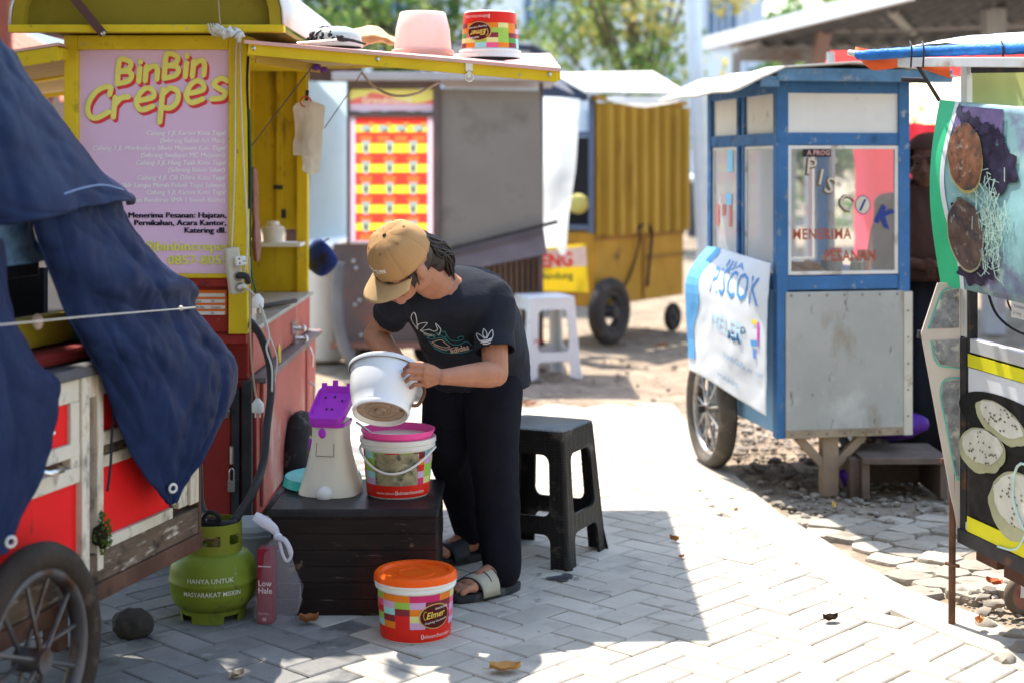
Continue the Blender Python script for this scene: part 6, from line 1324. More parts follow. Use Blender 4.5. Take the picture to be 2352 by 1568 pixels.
# cords under the awning
q = MB(); q.tube([P(578, 335, 5.34), P(720, 150, 5.3)], .0025, 6); tag(q.build('cord', flat((.10, .08, .06), .8)), 'taut brown cord from the yellow post up to the awning', 'cord')
q = MB(); q.tube([P(745, 295, 6.0), P(800, 215, 6.0), P(832, 165, 6.0)], .0022, 6); tag(q.build('cord', flat((.16, .13, .1), .8)), 'thin brown cord behind the hanging plastic bags', 'cord')
q = MB(); q.tube(catmull([P(832, 168, 5.9), P(860, 200, 5.9), P(905, 220, 5.88), P(955, 216, 5.88), P(1008, 190, 5.9)], 24), .005, 8); tag(q.build('cord', flat((.62, .52, .42), .8), smooth=60), 'thick cream rope sagging below the awning edge', 'rope')
q = MB(); q.ell(P(726, 155, 5.32), (.016, .01, .012)); q.ell(P(744, 160, 5.32), (.014, .01, .010)); tag(q.build('knotted_rag', flat((.16, .05, .30), .8), smooth=180), 'small purple and white rag knotted under the awning', 'rag')
# string, cable and wrapped knot at the corner of the sign
q = MB(); q.tube(catmull([P(500, -30, 5.2), P(503, 30, 5.2), P(507, 62, 5.21)], 10), .003, 6); tag(q.build('hanging_string', flat((.35, .28, .18), .9)), 'brown string rising from the knot above the sign', 'string')
m_cab = mat('white_cable', (.56, .54, .48), .45, var=.12, vs=10)
kn = thing('cable_knot', 'white cable wound round the roof edge at the sign corner', 'cable', P(520, 70, 5.2))
q = MB()
for k in range(4): q.tube(catmull([P(478 + k * 6, 55, 5.20), P(482 + k * 6, 72, 5.185), P(492 + k * 5, 84, 5.2)], 8), .0028, 6)
q.build('coil', m_cab, kn, smooth=180)
q = MB(); rr = random.Random(14)
for k in range(16):
    t = k / 15; c_ = P(500, 70, 5.19).lerp(P(556, 80, 5.185), t) + Vector((rr.uniform(-.005, .005), rr.uniform(-.006, .006), rr.uniform(-.010, .012))); n0 = len(q.v)
    q.ell(c_, (rr.uniform(.010, .017), .011, rr.uniform(.008, .015)), Euler((0, rr.uniform(-1, 1), 0)).to_matrix(), 14, 10)
    for i_ in range(n0, len(q.v)): q.v[i_] = q.v[i_] + (q.v[i_] - c_) * .9 * noise.noise(q.v[i_] * 90)
q.build('plastic_wrap', translucent('plastic_wrap', (.78, .77, .74), .3), kn, smooth=50)
def cable(label, pts, r, m=m_cab, n=60, name='power_cable'):
    q = MB(); q.tube(catmull(pts, n), r, 8); return tag(q.build(name, m, smooth=180), label, 'cable')
cable('white cable running straight down the sign frame to the power strip', [P(544, 90, 5.29), P(541, 180, 5.30), P(540, 350, 5.30), P(536, 480, 5.30), P(532, 572, 5.29)], .003)
cable('second white cable bowing down the yellow post', [P(552, 90, 5.29), P(553, 200, 5.30), P(560, 380, 5.30), P(568, 520, 5.29), P(566, 600, 5.28), P(560, 630, 5.27)], .003)
cable('green wire hanging beside the yellow post', [P(572, 250, 5.33), P(576, 400, 5.34), P(575, 520, 5.34), P(577, 620, 5.34), P(588, 672, 5.33)], .0035, flat((.01, .10, .05)))
cable('black wire dropping beside the yellow post', [P(570, 130, 5.33), P(568, 200, 5.33), P(572, 330, 5.34), P(573, 480, 5.34)], .0045, flat((.02, .02, .02)))
cable('yellowed cable hanging to a white plug over the red door', [P(573, 590, 5.28), P(574, 720, 5.27), P(578, 830, 5.26), P(590, 925, 5.25)], .0032, flat((.48, .38, .25)))
cable('white cable looping from the power strip down past the hose', [P(545, 660, 5.25), P(575, 668, 5.25), P(600, 705, 5.22), P(618, 770, 5.18), P(612, 800, 5.16), P(625, 850, 5.13), P(622, 930, 5.1), P(612, 985, 5.1)], .0036)
cable('thin white cable dangling from the double plug', [P(600, 715, 5.22), P(612, 755, 5.2), P(636, 820, 5.17), P(630, 880, 5.15), P(622, 930, 5.13)], .0026)
ps_ = thing('power_strip', 'dirty cream power strip hanging on the sign frame with plugs in it', 'power strip', P(536, 620, 5.28))
Mp = Matrix.Translation(P(537, 622, 5.27)) @ Matrix.Rotation(R(24), 4, 'Z') @ Matrix.Rotation(R(-7), 4, 'Y')
q = MB(Mp); q.box(-.024, .024, -.022, .018, -.08, .08); q.build('body', mat('dirty_cream_plastic', (.55, .51, .42), .45, var=.12, vs=10, dirt=[((.2, .17, .12), .25, 18)]), ps_, bevel=.006)
q = MB(Mp)
for z in (-.058, -.02): q.lathe([(0, .0), (.017, .0), (.017, .002), (.012, .002), (.012, -.004), (0, -.004)], (.008, -.0225, z), 20, (0, -1, 0))
q.build('socket', flat((.3, .28, .24)), ps_)
q = MB(Mp); q.box(.0, .036, -.05, -.022, .018, .05); q.build('adapter', flat((.72, .7, .66), .35), ps_, bevel=.004)
q = MB(Mp); q.ell((.012, -.0515, .042), (.003, .002, .003)); q.ell((.012, -.0515, .027), (.003, .002, .003)); q.box(.024, .034, -.0505, -.05, .03, .033); q.build('adapter_hole', m_dark, ps_)
q = MB(Mp); q.tube(catmull([(.008, -.022, -.018), (.016, -.04, -.016), (.030, -.05, -.022), (.034, -.045, -.04)], 12), .011, 10, True); q.build('black_plug', m_dark, ps_, smooth=180)
q = MB(Mp); q.tube([(.008, -.022, -.058), (.02, -.04, -.054)], .010, 10, True); q.build('plug', flat((.7, .68, .62)), ps_, smooth=180)
for lb, px, py, d in (('white two pin plug hanging beside the hose near the counter', 592, 695, 5.24), ('white plug dangling low on the yellowed cable by the red door', 592, 934, 5.25)):
    c_ = P(px, py, d); pl = thing('plug', lb, 'plug', c_); q = MB(Matrix.Translation(c_))
    q.lathe([(0, -.018), (.019, -.018), (.021, -.010), (.021, .012), (.012, .022), (.006, .03), (0, .03)], seg=16); q.build('body', flat((.74, .72, .66), .35), pl, smooth=50)
    q = MB(Matrix.Translation(c_)); q.tube([(-.008, 0, -.018), (-.008, 0, -.036)], .0028, 8); q.tube([(.008, 0, -.018), (.008, 0, -.036)], .0028, 8); q.build('pin', m_chrome, pl)
# cloth over the post, counter things, shelf tub, blue bag
q = MB(); q.grid(cloth_rows([[P(576, 385, 5.45), P(582, 383, 5.42), P(590, 388, 5.45)], [P(576, 470, 5.45), P(584, 470, 5.42), P(594, 470, 5.46)], [P(580, 560, 5.44), P(588, 560, 5.41), P(598, 560, 5.45)], [P(582, 600, 5.44), P(590, 602, 5.41), P(596, 598, 5.44)]], 14, 30, .006, 14)); tag(q.build('towel', mat('brown_pink_towel', (.30, .15, .125), .9, var=.15, vs=30), smooth=180, solid=.004), 'faded brown towel hanging beside the yellow sign post', 'towel')
tn = thing('steel_tin', 'square steel tin on the crepe cart counter', 'tin', (-.985, 5.62, .806)); q = MB(); loft(q, [rrect(.035, .04, .807, .006, -.985, 5.62), rrect(.040, .045, .895, .006, -.985, 5.62), rrect(.043, .048, .897, .006, -.985, 5.62), rrect(.043, .048, .902, .006, -.985, 5.62)]); q.build('body', mat('brushed_tin', (.60, .60, .59), .3, metal=.7, var=.1), tn, smooth=30)
q = MB(); q.tube([(-.99, 6.0, .822), (-.89, 6.25, .825)], .011, 10, True); tag(q.build('rolling_stick', m_dark, smooth=60), 'black handled spreader lying on the cart counter', 'utensil')
q = MB(Matrix.Translation((-1.07, 6.82, 1.035))); q.lathe([(0, 0), (.042, 0), (.048, .06), (.05, .062), (.05, .07), (.03, .078), (.028, .095), (0, .097)], seg=28); tag(q.build('plastic_tub', flat((.72, .70, .66)), smooth=40), 'small white lidded tub on the yellow cart shelf', 'tub')
q = MB(); q.ell((0, 0, 0), (.07, .05, .085), seg=22, rings=16); o = q.build('blue_pouch', mat('blue_black_cloth', (.012, .03, .16), .6, var=.5, vs=9, dirt=[((.02, .02, .022), .5, 7)]), smooth=180); o.location = P(738, 592, 7.0); jitter(o.data, .02, 12); tag(o, 'blue and black cloth cap hung on the rear yellow post', 'cap')
q = MB(); q.tube([P(735, 560, 7.0), P(756, 548, 7.0)], .004, 6); q.build('strap', m_dark, o)

# =================================================================== STOOLS
def stool(name, label, loc, yaw, m, Hs=.47, Wt=.142, Wb=.178, weave=True, group='plastic stools'):
    "square plastic stool: seat with apron, four legs, low stretcher band with openings above and below"
    T = Matrix.Translation(loc) @ Matrix.Rotation(yaw, 4, 'Z'); s = thing(name, label, 'stool', loc, group)
    def hw(z): return Wb + (Wt - Wb) * z / Hs
    q = MB(T); loft(q, [rrect(Wt + .004, Wt + .004, Hs - .012, .028), rrect(Wt + .003, Wt + .003, Hs - .004, .027), rrect(Wt - .006, Wt - .006, Hs, .022)]); q.build('seat', m, s, smooth=40)
    for side in range(4):
        A = T @ Matrix.Rotation(side * math.pi / 2, 4, 'Z')
        # one face as a grid in (u across, z) with openings, thickened
        us = [-1, -.80, -.66, -.58, -.4, 0, .4, .58, .66, .80, 1]; q = MB(A)
        def pt(u, z, o=0): h = hw(z); return Vector((u * (h - .012), -(h - o), z))
        def cell(u0, u1, z0, z1, n=1):
            for k in range(n):
                za, zb = z0 + (z1 - z0) * k / n, z0 + (z1 - z0) * (k + 1) / n
                q.hexa([pt(u0, za), pt(u1, za), pt(u1, za, .010), pt(u0, za, .010)], [pt(u0, zb), pt(u1, zb), pt(u1, zb, .010), pt(u0, zb, .010)])
        zA, zB, zC, zD = Hs - .012, Hs - .085, .175, .115        # apron, window, stretcher band
        cell(-1, 1, zB, zA); cell(-1, 1, zD, zC)
        for sg in (-1, 1):
            a, b = (sg * 1, sg * .66); a, b = min(a, b), max(a, b); cell(a, b, zC, zB, 3); cell(a, b, .0, zD, 3)
            # rounded corners of the openings
            for z0, dz in ((zB, -1), (zC, 1), (zD, -1)):
                rr_ = .030; n = 6; base = [pt(sg * .66, z0)]; arc = [(sg * (.66 - (rr_ / hw(z0)) * (1 - math.cos(R(90 * k / n)))), z0 + dz * rr_ * (1 - math.sin(R(90 * k / n)))) for k in range(n + 1)]
                poly = [pt(sg * .66, z0)] + [pt(u, z) for u, z in arc]; back = [pt(sg * .66, z0, .010)] + [pt(u, z, .010) for u, z in arc]; m_ = len(poly)
                q.add(poly + back, [tuple(range(m_)), tuple(range(2 * m_ - 1, m_ - 1, -1))] + [(i, (i + 1) % m_, m_ + (i + 1) % m_, m_ + i) for i in range(m_)])
        q.build('side_frame', m, s, smooth=30)
        q = MB(A)      # corner leg: rounded edge post
        secs = []
        for k in range(7):
            z = Hs * .975 * k / 6; h = hw(z); fl = .010 if k == 0 else 0
            secs.append([Vector((h - .0135 + (.0145 + fl) * math.cos(R(-90 + 90 * t / 5)), -(h - .0135) + (.0145 + fl) * math.sin(R(-90 + 90 * t / 5)), z)) for t in range(6)] + [Vector((h - .016, -h + .016, z))])
        loft(q, secs); q.build('leg', m, s, smooth=50)
    return s
def weave_mat(name, col):
    m = mat(name, col, .4, var=.2, vs=6, spec=.12, dirt=[((.10, .085, .07), .28, 7)])
    n = m.node_tree.nodes; l = m.node_tree.links; b = n['Principled BSDF']; tc = n.new('ShaderNodeTexCoord'); mp = n.new('ShaderNodeMapping'); mp.inputs['Rotation'].default_value = (R(45), R(45), R(45)); l.new(tc.outputs['Object'], mp.inputs[0])
    ck = n.new('ShaderNodeTexVoronoi'); ck.inputs['Scale'].default_value = 1; ck.distance = 'CHEBYCHEV'; ck.inputs['Randomness'].default_value = 0
    mp2 = n.new('ShaderNodeMapping'); mp2.inputs['Scale'].default_value = (62, 62, 95); l.new(tc.outputs['Object'], mp2.inputs[0]); l.new(mp2.outputs[0], ck.inputs['Vector'])
    bp = n.new('ShaderNodeBump'); bp.inputs['Strength'].default_value = .9; bp.inputs['Distance'].default_value = .004; bp.invert = True; l.new(ck.outputs['Distance'], bp.inputs['Height']); l.new(bp.outputs[0], b.inputs['Normal'])
    return m
stool('black_stool', 'black woven pattern plastic stool behind the man', (.108, 5.405, .002), R(65), weave_mat('black_woven_plastic', (.017, .0155, .0148)), .468, .138, .176)
stool('white_stool', 'white plastic stool in front of the brown cart', (.21, 10.0, 0), R(20), mat('white_stool_plastic', (.64, .65, .66), .4, var=.06, dirt=[((.42, .4, .38), .2, 5)]), .53, .155, .19)
q = MB(); q.text('Lely', lambda x, y: Vector((.11 + x, 9.79, .24 + y)), .05, shear=.3); q.build('lettering', flat((.55, .06, .06)), bpy.data.objects['white_stool'])
# dry leaves lying about
def leaf(label, px, py, size, yaw, col, curl=.5, up=0, z=.006):
    g = G(px, py); q = MB(Matrix.Translation(g + Vector((0, 0, z + size * curl * .25))) @ Euler((up, 0, yaw)).to_matrix().to_4x4())
    n = 9; rows = []
    for i in range(n):
        t = i / (n - 1); w = math.sin(math.pi * min(1, t * .92 + .06)) ** .8 * .34
        rows.append([Vector(((t - .5) * size, s_ * w * size * (1 + .12 * math.sin(i * 2.3 + s_)), size * curl * (.35 * s_ * s_ + .5 * (t - .5) ** 2 - .1 + .05 * math.sin(i * 1.7)))) for s_ in (-1, -.5, 0, .5, 1)])
    q.grid(rows); q.tube([((-.5) * size, 0, 0), (-.72 * size, .04 * size, .02 * size)], size * .014, 5)
    tag(q.build('dry_leaf', flat(col, .7), smooth=60), label, 'leaf', 'dry leaves on the ground')
leaf('curled brown leaf on the pavement in front of the dark box', 710, 1437, .058, .3, (.28, .12, .04), .9)
leaf('large tan leaf lying in sunlight at the bottom of the path', 1160, 1548, .085, .1, (.42, .22, .07), .5)
leaf('pale brown leaf at the bottom edge left of the sunlight', 545, 1560, .05, .9, (.30, .22, .15), .6)
leaf('brown leaf in the stool shadow on the path', 1549, 1247, .042, 2.4, (.26, .11, .03), .9)
leaf('tiny reddish leaf near the stool shadow edge', 1566, 1284, .026, .6, (.30, .10, .05), .7)
leaf('yellow leaf standing upright on the cobbles under the blue cart', 1914, 1180, .055, 1.4, (.52, .34, .10), .5, 1.1, .03)
leaf('dark narrow leaf lying on the sunlit path', 1908, 1432, .05, .35, (.03, .02, .012), .8)
leaf('orange brown leaf left of the rusty cart leg', 2283, 1372, .06, 2.2, (.36, .09, .03), .6, 0, .04)
leaf('small orange leaf right of the rusty cart leg', 2338, 1408, .035, .5, (.45, .13, .03), .6, 0, .04)
leaf('curled orange leaf on the gravel below the rusty leg', 2250, 1455, .04, 1.1, (.45, .17, .05), .9, 0, .03)
leaf('thin dry leaf on the dirt far behind the stool', 1690, 1175, .03, 1.0, (.4, .26, .12), .6)
leaf('brown leaf lying on the dirt near the yellow cart wheel', 1520, 800, .10, .4, (.34, .16, .06), .6)
leaf('pinkish brown leaf on the dirt behind the black stool', 1215, 935, .08, .2, (.40, .20, .12), .6)
q = MB(); rr = random.Random(2); g_ = G(1570 / 1, 1328)
for k in range(16):
    a = rr.uniform(0, 6.28); r_ = abs(rr.gauss(0, .026)); c_ = G(1295, 1330) + Vector((r_ * math.cos(a) * 1.4, r_ * math.sin(a) * .8, .0088)); n = 8; s_ = rr.uniform(.008, .026)
    q.add([c_ + Vector((s_ * math.cos(6.283 * t / n) * rr.uniform(.7, 1.3), s_ * math.sin(6.283 * t / n) * rr.uniform(.6, 1.1), k * .00015)) for t in range(n)], [tuple(range(n))])
tag(q.build('spill', flat((.07, .07, .075), .35)), 'dark liquid spill drops on the path below the black stool', 'spill')
# =================================================================== PEOPLE
def mat4(c, x, y, z):
    m = Matrix((Vector(x), Vector(y), Vector(z))).transposed().to_4x4(); m.translation = Vector(c); return m
def head_prims(mb, T, fem=False):
    "x to the person's right, y to the front, z up; eyes at z=0"
    A = T.to_3x3()
    def e(c, r, E=None): mb.ell(T @ Vector(c), r, A @ E if E is not None else A, 20, 14)
    e((0, -.018, .025), (.074, .094, .098)); e((0, .022, -.03), (.062, .068, .075)); e((0, .040, -.066), (.047, .050, .046)); e((0, .066, -.100), (.021, .018, .017))
    for s in (-1, 1):
        e((s * .038, .052, -.040), (.026, .028, .026)); e((s * .034, .070 if fem else .060, .024 if fem else .016), (.026, .016, .011)); e((s * .032, .074, .0), (.016, .012, .010)); e((s * .050, -.005, -.062), (.016, .035, .03))
        e((s * .077, -.012, -.008), (.009, .021, .031), Euler((R(-14), 0, s * R(-18))).to_matrix()); e((s * .076, -.006, -.032), (.006, .010, .011)); e((s * .012, .093, -.041), (.008, .011, .007))
    cap(mb, T @ Vector((0, .083, .008)), T @ Vector((0, .106, -.036)), .0075, .0115, 12)
    e((0, .083, -.066), (.022, .010, .006)); e((0, .080, -.078), (.019, .010, .0065)); e((0, .080, -.052), (.012, .012, .009))
    cap(mb, T @ Vector((0, -.02, -.05)), T @ Vector((0, -.045, -.13)), .053, .055, 16)
def open_end(mb, p, d, rad, tol=.010):
    "remove the closing disc of a sleeve or hem"
    p, d = Vector(p), Vector(d).normalized(); keep = []
    for f in mb.f:
        vs = [mb.v[i] for i in f]; c = sum(vs, Vector()) / len(vs); n = (vs[1] - vs[0]).cross(vs[2] - vs[0])
        if n.length > 0 and abs(n.normalized().dot(d)) > .75 and abs((c - p).dot(d)) < tol and ((c - p) - d * (c - p).dot(d)).length < rad: continue
        keep.append(f)
    mb.f = keep; mb.mi = [0] * len(keep)
def wrinkle(mb, amp, fn):
    me = mb.mesh('w'); me.update(); ns = [v.normal.copy() for v in me.vertices]
    for i, v in enumerate(mb.v): mb.v[i] = v + ns[i] * amp * fn(v)
    bpy.data.meshes.remove(me)
def ridge(p, s=1.0):
    return 1 - 2 * abs(noise.noise(p * s))
m_skin = mat('tan_skin', (.40, .185, .115), .48, var=.10, vs=14, bump=.10, bs=260, bumpd=.001, subsurf=.10, dirt=[((.30, .115, .07), .25, 12)])
m_tee = mat('black_tee', (.016, .018, .026), .85, var=.18, vs=6, bump=.45, bs=16, bumpd=.010, sheen=.03)
m_pant = mat('black_trousers', (.0085, .0085, .014), .9, var=.2, vs=5, bump=.45, bs=12, bumpd=.012)
m_hair = mat('dark_brown_hair', (.020, .011, .009), .5, var=.4, vs=40, stretch=(1, 1, .2), spec=.4)
# ---------------------------------------------------------------- the man
man = thing('person', 'man in tan cap and black t-shirt bending over a white pot', 'person', (-.1, 5.05, 0))
HC = Vector((-.333, 4.625, 1.083)); hu = Vector((-.35, -.66, .66)).normalized(); hf = Vector((-.47, -.45, -.75)); hf = (hf - hu * hf.dot(hu)).normalized(); hl = hf.cross(hu); hf = (hf * math.cos(R(13)) - hl * math.sin(R(-13))).normalized(); hl = hf.cross(hu)
HT = mat4(HC, hl, hf, hu)
b = MB(); head_prims(b, HT)
NB = Vector((-.222, 4.80, .985)); cap(b, HT @ Vector((0, -.04, -.09)), NB, .052, .060, 16); cap(b, NB, (-.20, 4.86, .95), .065, .09, 16)
# trunk and legs inside the clothes
b.tube(catmull([(-.20, 4.83, .955), (-.16, 4.94, .925), (-.125, 5.06, .86), (-.11, 5.14, .78)], 8), [.10, .11, .11, .11, .11, .11, .11, .10], 16, True)
SL, SR = Vector((-.065, 4.845, .955)), Vector((-.345, 4.83, .96)); EL, ER = Vector((-.050, 4.735, .733)), P(861, 770, 4.95); WL, WR = P(1016, 865, 4.565), P(914, 826, 4.735)
cap(b, (-.19, 4.85, .96), SL, .07, .055); cap(b, (-.21, 4.85, .96), SR, .07, .055)
cap(b, SL, EL, .050, .039); cap(b, SR, ER, .050, .038)
def forearm(E_, W_): b.tube(catmull([E_, E_.lerp(W_, .2), E_.lerp(W_, .55), E_.lerp(W_, .85), W_], 9), [.038, .041, .041, .038, .034, .030, .0265, .0245, .0245], 16, True)
forearm(EL, WL); forearm(ER, WR)
def hand(W_, kn, pip, tips, thumb, pr=.0125, fr=(.0078, .0079, .0076, .0069)):
    for k in range(4):
        cap(b, W_.lerp(kn[k], .12), kn[k], .0165 if k in (0, 3) else .0175, pr * .9, 12)
        cap(b, kn[k], pip[k], fr[k] * 1.10, fr[k], 12); cap(b, pip[k], tips[k], fr[k], fr[k] * .82, 12)
    for k in range(3): cap(b, kn[k], kn[k + 1], .0115, .0115, 10)
    cap(b, W_, thumb[0], .017, .0135, 12); cap(b, thumb[0], thumb[1], .0125, .0105, 12); cap(b, thumb[1], thumb[2], .0105, .0085, 12)
hand(WL, [P(980, 841, 4.545), P(974, 854, 4.535), P(974, 868, 4.538), P(980, 882, 4.548)], [P(942, 836, 4.522), P(935, 851, 4.516), P(941, 867, 4.520), P(952, 882, 4.532)],
     [P(929, 847, 4.553), P(924, 862, 4.556), P(931, 876, 4.558), P(943, 890, 4.560)], [P(992, 846, 4.59), P(965, 836, 4.62), P(944, 838, 4.635)])
hand(WR, [P(925, 852, 4.70), P(917, 855, 4.69), P(908, 856, 4.685), P(899, 853, 4.69)], [P(925, 872, 4.675), P(916, 877, 4.665), P(907, 877, 4.66), P(898, 872, 4.668)],
     [P(918, 885, 4.69), P(911, 890, 4.69), P(904, 889, 4.688), P(898, 882, 4.69)], [P(930, 842, 4.70), P(935, 862, 4.68), P(928, 878, 4.69)])
hipL, hipR, kL, kR, aL, aR = Vector((-.062, 5.11, .79)), Vector((-.188, 5.15, .79)), Vector((-.062, 5.0, .46)), Vector((-.212, 5.12, .46)), Vector((-.032, 4.918, .085)), Vector((-.135, 5.335, .085))
for h_, k_, a_2 in ((hipL, kL, aL), (hipR, kR, aR)): cap(b, h_, k_, .085, .055); cap(b, k_, a_2, .052, .034)
def foot(a_2, dr, seed):
    d = Vector(dr).normalized(); s = Vector((d.y, -d.x, 0)); g = Vector((a_2.x, a_2.y, 0)); up = Vector((0, 0, 1)); z0 = .030
    heel = g - d * .035 + up * (z0 + .028); ball = g + d * .135 + up * (z0 + .018)
    cap(b, a_2, heel, .034, .028); cap(b, a_2 + d * .01, g + d * .09 + up * (z0 + .035), .034, .026); cap(b, g + d * .07 + up * (z0 + .03), ball, .034, .022)
    cap(b, ball - s * .022, ball + s * .022, .019, .019); cap(b, heel, ball, .027, .022)
    for k, (off, ln, r) in enumerate(((-.033, .050, .0115), (-.014, .053, .0085), (.003, .048, .008), (.018, .041, .0075), (.031, .032, .0072))):
        p0 = ball + s * off * seed; p1 = p0 + d * ln * .6 + up * .002; p2 = p0 + d * ln - up * .006; cap(b, p0, p1, r * 1.05, r, 10); cap(b, p1, p2, r, r * .9, 10)
    return g, d, s
fL = foot(aL, (-.776, -.63, 0), 1); fR = foot(aR, (-.72, -.55, 0), -1)
bod = remesh(b, .0026, 3, .5); bod.build('body', m_skin, man, smooth=180)
# eyes, brows (mostly in the shade of the brim)
q = MB()
for s in (-1, 1): q.ell(HT @ Vector((s * .032, .079, -.001)), (.012, .008, .004), HT.to_3x3(), 14, 8)
q.each('eye', flat((.03, .02, .02), .25), man, smooth=180)
q = MB()
for s in (-1, 1): q.tube([HT @ Vector((s * .016, .085, .014)), HT @ Vector((s * .034, .082, .017)), HT @ Vector((s * .050, .071, .013))], [.0028, .0032, .0018], 8)
q.each('eyebrow', m_hair, man, smooth=180)
q = MB(); q.ell(HT @ Vector((0, .0905, -.067)), (.019, .006, .0045), HT.to_3x3(), 16, 8); q.ell(HT @ Vector((0, .087, -.078)), (.017, .006, .005), HT.to_3x3(), 16, 8); q.build('lips', mat('lip', (.36, .12, .095), .4, var=.05), man, smooth=180)
# hair: back of the head down to the nape
q = MB(); rr = random.Random(6)
q.ell(HT @ Vector((0, -.035, .0)), (.070, .076, .078), HT.to_3x3(), 20, 14); q.ell(HT @ Vector((-.005, -.080, -.05)), (.046, .038, .055), HT.to_3x3(), 16, 12)
NAPE = Vector((-.212, 4.77, 1.045)); q.ell(P(1001, 600, 4.705), (.032, .042, .040), None, 16, 12)
for k in range(1000):
    a = rr.uniform(-.60, 1.25); x = .080 * math.sin(a * 1.15); y = -.030 - .078 * math.cos(a * 1.15); z = rr.uniform(-.05, .05)
    p0 = HT @ Vector((x, y, z)); out = (HT.to_3x3() @ Vector((x, y + .03, 0))).normalized()
    e_ = NAPE + Vector((rr.uniform(-.045, .035), rr.uniform(-.02, .035), rr.uniform(-.03, .035))); m1 = p0.lerp(e_, .4) + out * rr.uniform(.010, .024) + Vector((0, 0, .008)); m2 = p0.lerp(e_, .75) + out * rr.uniform(.006, .018)
    r_ = rr.uniform(.0016, .0034); q.tube(catmull([p0, m1, m2, e_], 8), [r_ * .7, r_, r_, r_, r_ * .9, r_ * .7, r_ * .45, r_ * .12], 6)
for s in (-1, 1):
    for k in range(9):
        p0 = Vector((s * .073, .02 + .006 * (k % 4) - .01, .03 - .004 * k)); q.tube([HT @ p0, HT @ (p0 + Vector((s * .002, .006, -.028))), HT @ (p0 + Vector((-s * .001, .008, -.045)))], [.004, .0035, .0008], 6)
q.build('hair', m_hair, man, smooth=180)
# cap
m_cap = mat('tan_cotton', (.44, .255, .115), .85, var=.12, vs=8, bump=.35, bs=28, bumpd=.004, dirt=[((.32, .16, .06), .22, 9)])
m_capb = mat('beige_brim', (.47, .315, .165), .8, var=.08, vs=8, bump=.15, bs=40, bumpd=.003)
CM = HT @ Matrix.Translation((0, -.012, .022)) @ Matrix.Rotation(R(-4), 4, 'X') @ Matrix.Scale(.915, 4)
def crown(th, t):
    "th round the head, 0 at the front; t 0 rim .. 1 button"
    a = t * math.pi / 2; k = math.cos(a) ** .62; rz = .122; sag = .006 * noise.noise(Vector((math.sin(th) * 2, math.cos(th) * 2, t * 4))) * math.sin(a * 2)
    pan = 1 - .018 * (abs(math.cos(th * 3 + math.pi / 2)) < .12) * (t < .97)
    return Vector((.0905 * k * pan * math.sin(th), .109 * k * pan * math.cos(th) + .004 * math.sin(a) , rz * math.sin(a) ** .95 + sag))
q = MB(CM); q.grid([[crown(2 * math.pi * i / 96, j / 18) for i in range(97)] for j in range(19)])
cp = q.build('cap', m_cap, man, smooth=180, solid=.003)
q = MB(CM); q.ell(crown(0, 1) + Vector((0, 0, .002)), (.007, .007, .004)); q.build('button', mat('dark_button', (.06, .04, .02), .8), cp, smooth=180)
q = MB(CM)
for k in range(6): q.tube([crown(k * math.pi / 3 + math.pi / 6 - math.pi / 6, j / 14) + (crown(k * math.pi / 3, j / 14).normalized() * .0012) for j in range(14)], .0012, 5)
q.build('seam', mat('tan_seam', (.35, .18, .06), .9), cp, smooth=180)
q = MB(CM)
for k in range(6):
    th = k * math.pi / 3 + math.pi / 6; p = crown(th, .68); q.torus(p + p.normalized() * .0015, .0035, .0012, p, 14, 6)
q.each('eyelet', mat('tan_eyelet', (.25, .13, .05), .8), cp, smooth=180)
rows = []
for j in range(9):
    t = j / 8; row = []
    for i in range(25):
        th = R(-68 + 136 * i / 24); p = crown(th, .0); out = .078 * t * (math.cos(th * 1.12) ** .55 if abs(th) < R(79) else 0)
        row.append(p + Vector((.10 * out * math.sin(th), out, -.012 - .010 * t - .020 * (math.sin(th) ** 2) * (.4 + t) + .004)))
    rows.append(row)
q = MB(CM); q.grid(rows); q.build('brim', m_capb, cp, smooth=180, solid=.0035)
def oncap(th, t, o=.0022):
    p = crown(th, t); n = Vector((p.x / .09 ** 2, p.y / .109 ** 2, p.z / .15 ** 2)).normalized(); return p + n * o
q = MB(CM); q.text('BROOKLYN', lambda x, y: oncap(.56 - x / .098, .245 + y / .19), .0225, bold=.05, width=.92); q.text('EST 1898', lambda x, y: oncap(.30 - x / .098, .14 + y / .19), .0105, bold=.03)
q.build('lettering', flat((.78, .74, .72), .7), cp)
# t-shirt
secs_d = [(-.225, (4.735, .975), (4.80, 1.045), .075), (-.212, (4.725, .945), (4.84, 1.055), .135), (-.195, (4.738, .905), (4.90, 1.057), .172), (-.165, (4.80, .838), (5.01, 1.035), .181), (-.138, (4.87, .770), (5.12, .97), .178), (-.115, (4.94, .705), (5.215, .87), .174), (-.105, (4.98, .668), (5.24, .75), .173), (-.105, (4.99, .640), (5.24, .652), .174)]
t = MB(); ss = []
for X, f_, k_, hw_ in secs_d:
    hw_ *= .945; cf, cbk = Vector((X - .006, f_[0], f_[1])), Vector((X - .006, k_[0], k_[1])); c = (cf + cbk) / 2; ay = (cbk - cf) / 2; ring = []
    for k in range(40):
        a = 2 * math.pi * k / 40; ca_, sa_ = math.cos(a), math.sin(a)
        ring.append(c + Vector((hw_ * abs(ca_) ** .8 * (1 if ca_ > 0 else -1), 0, 0)) + ay * abs(sa_) ** .85 * (1 if sa_ > 0 else -1))
    ss.append(ring)
smooth_s = []
for k in range(40): smooth_s.append(catmull([r[k] for r in ss], 24))
loft(t, [[smooth_s[k][j] for k in range(40)] for j in range(24)])
def sleeve(S_, E_, t_end, r0, r1, inner):
    c = S_.lerp(E_, t_end); t.tube(catmull([inner, S_, S_.lerp(E_, t_end * .5), c], 10), [r0 * .95, r0, r0, r0, r0 * .98, r0 * .96, (r0 + r1) / 2, r1, r1, r1 * 1.02], 24); return c, (E_ - S_)
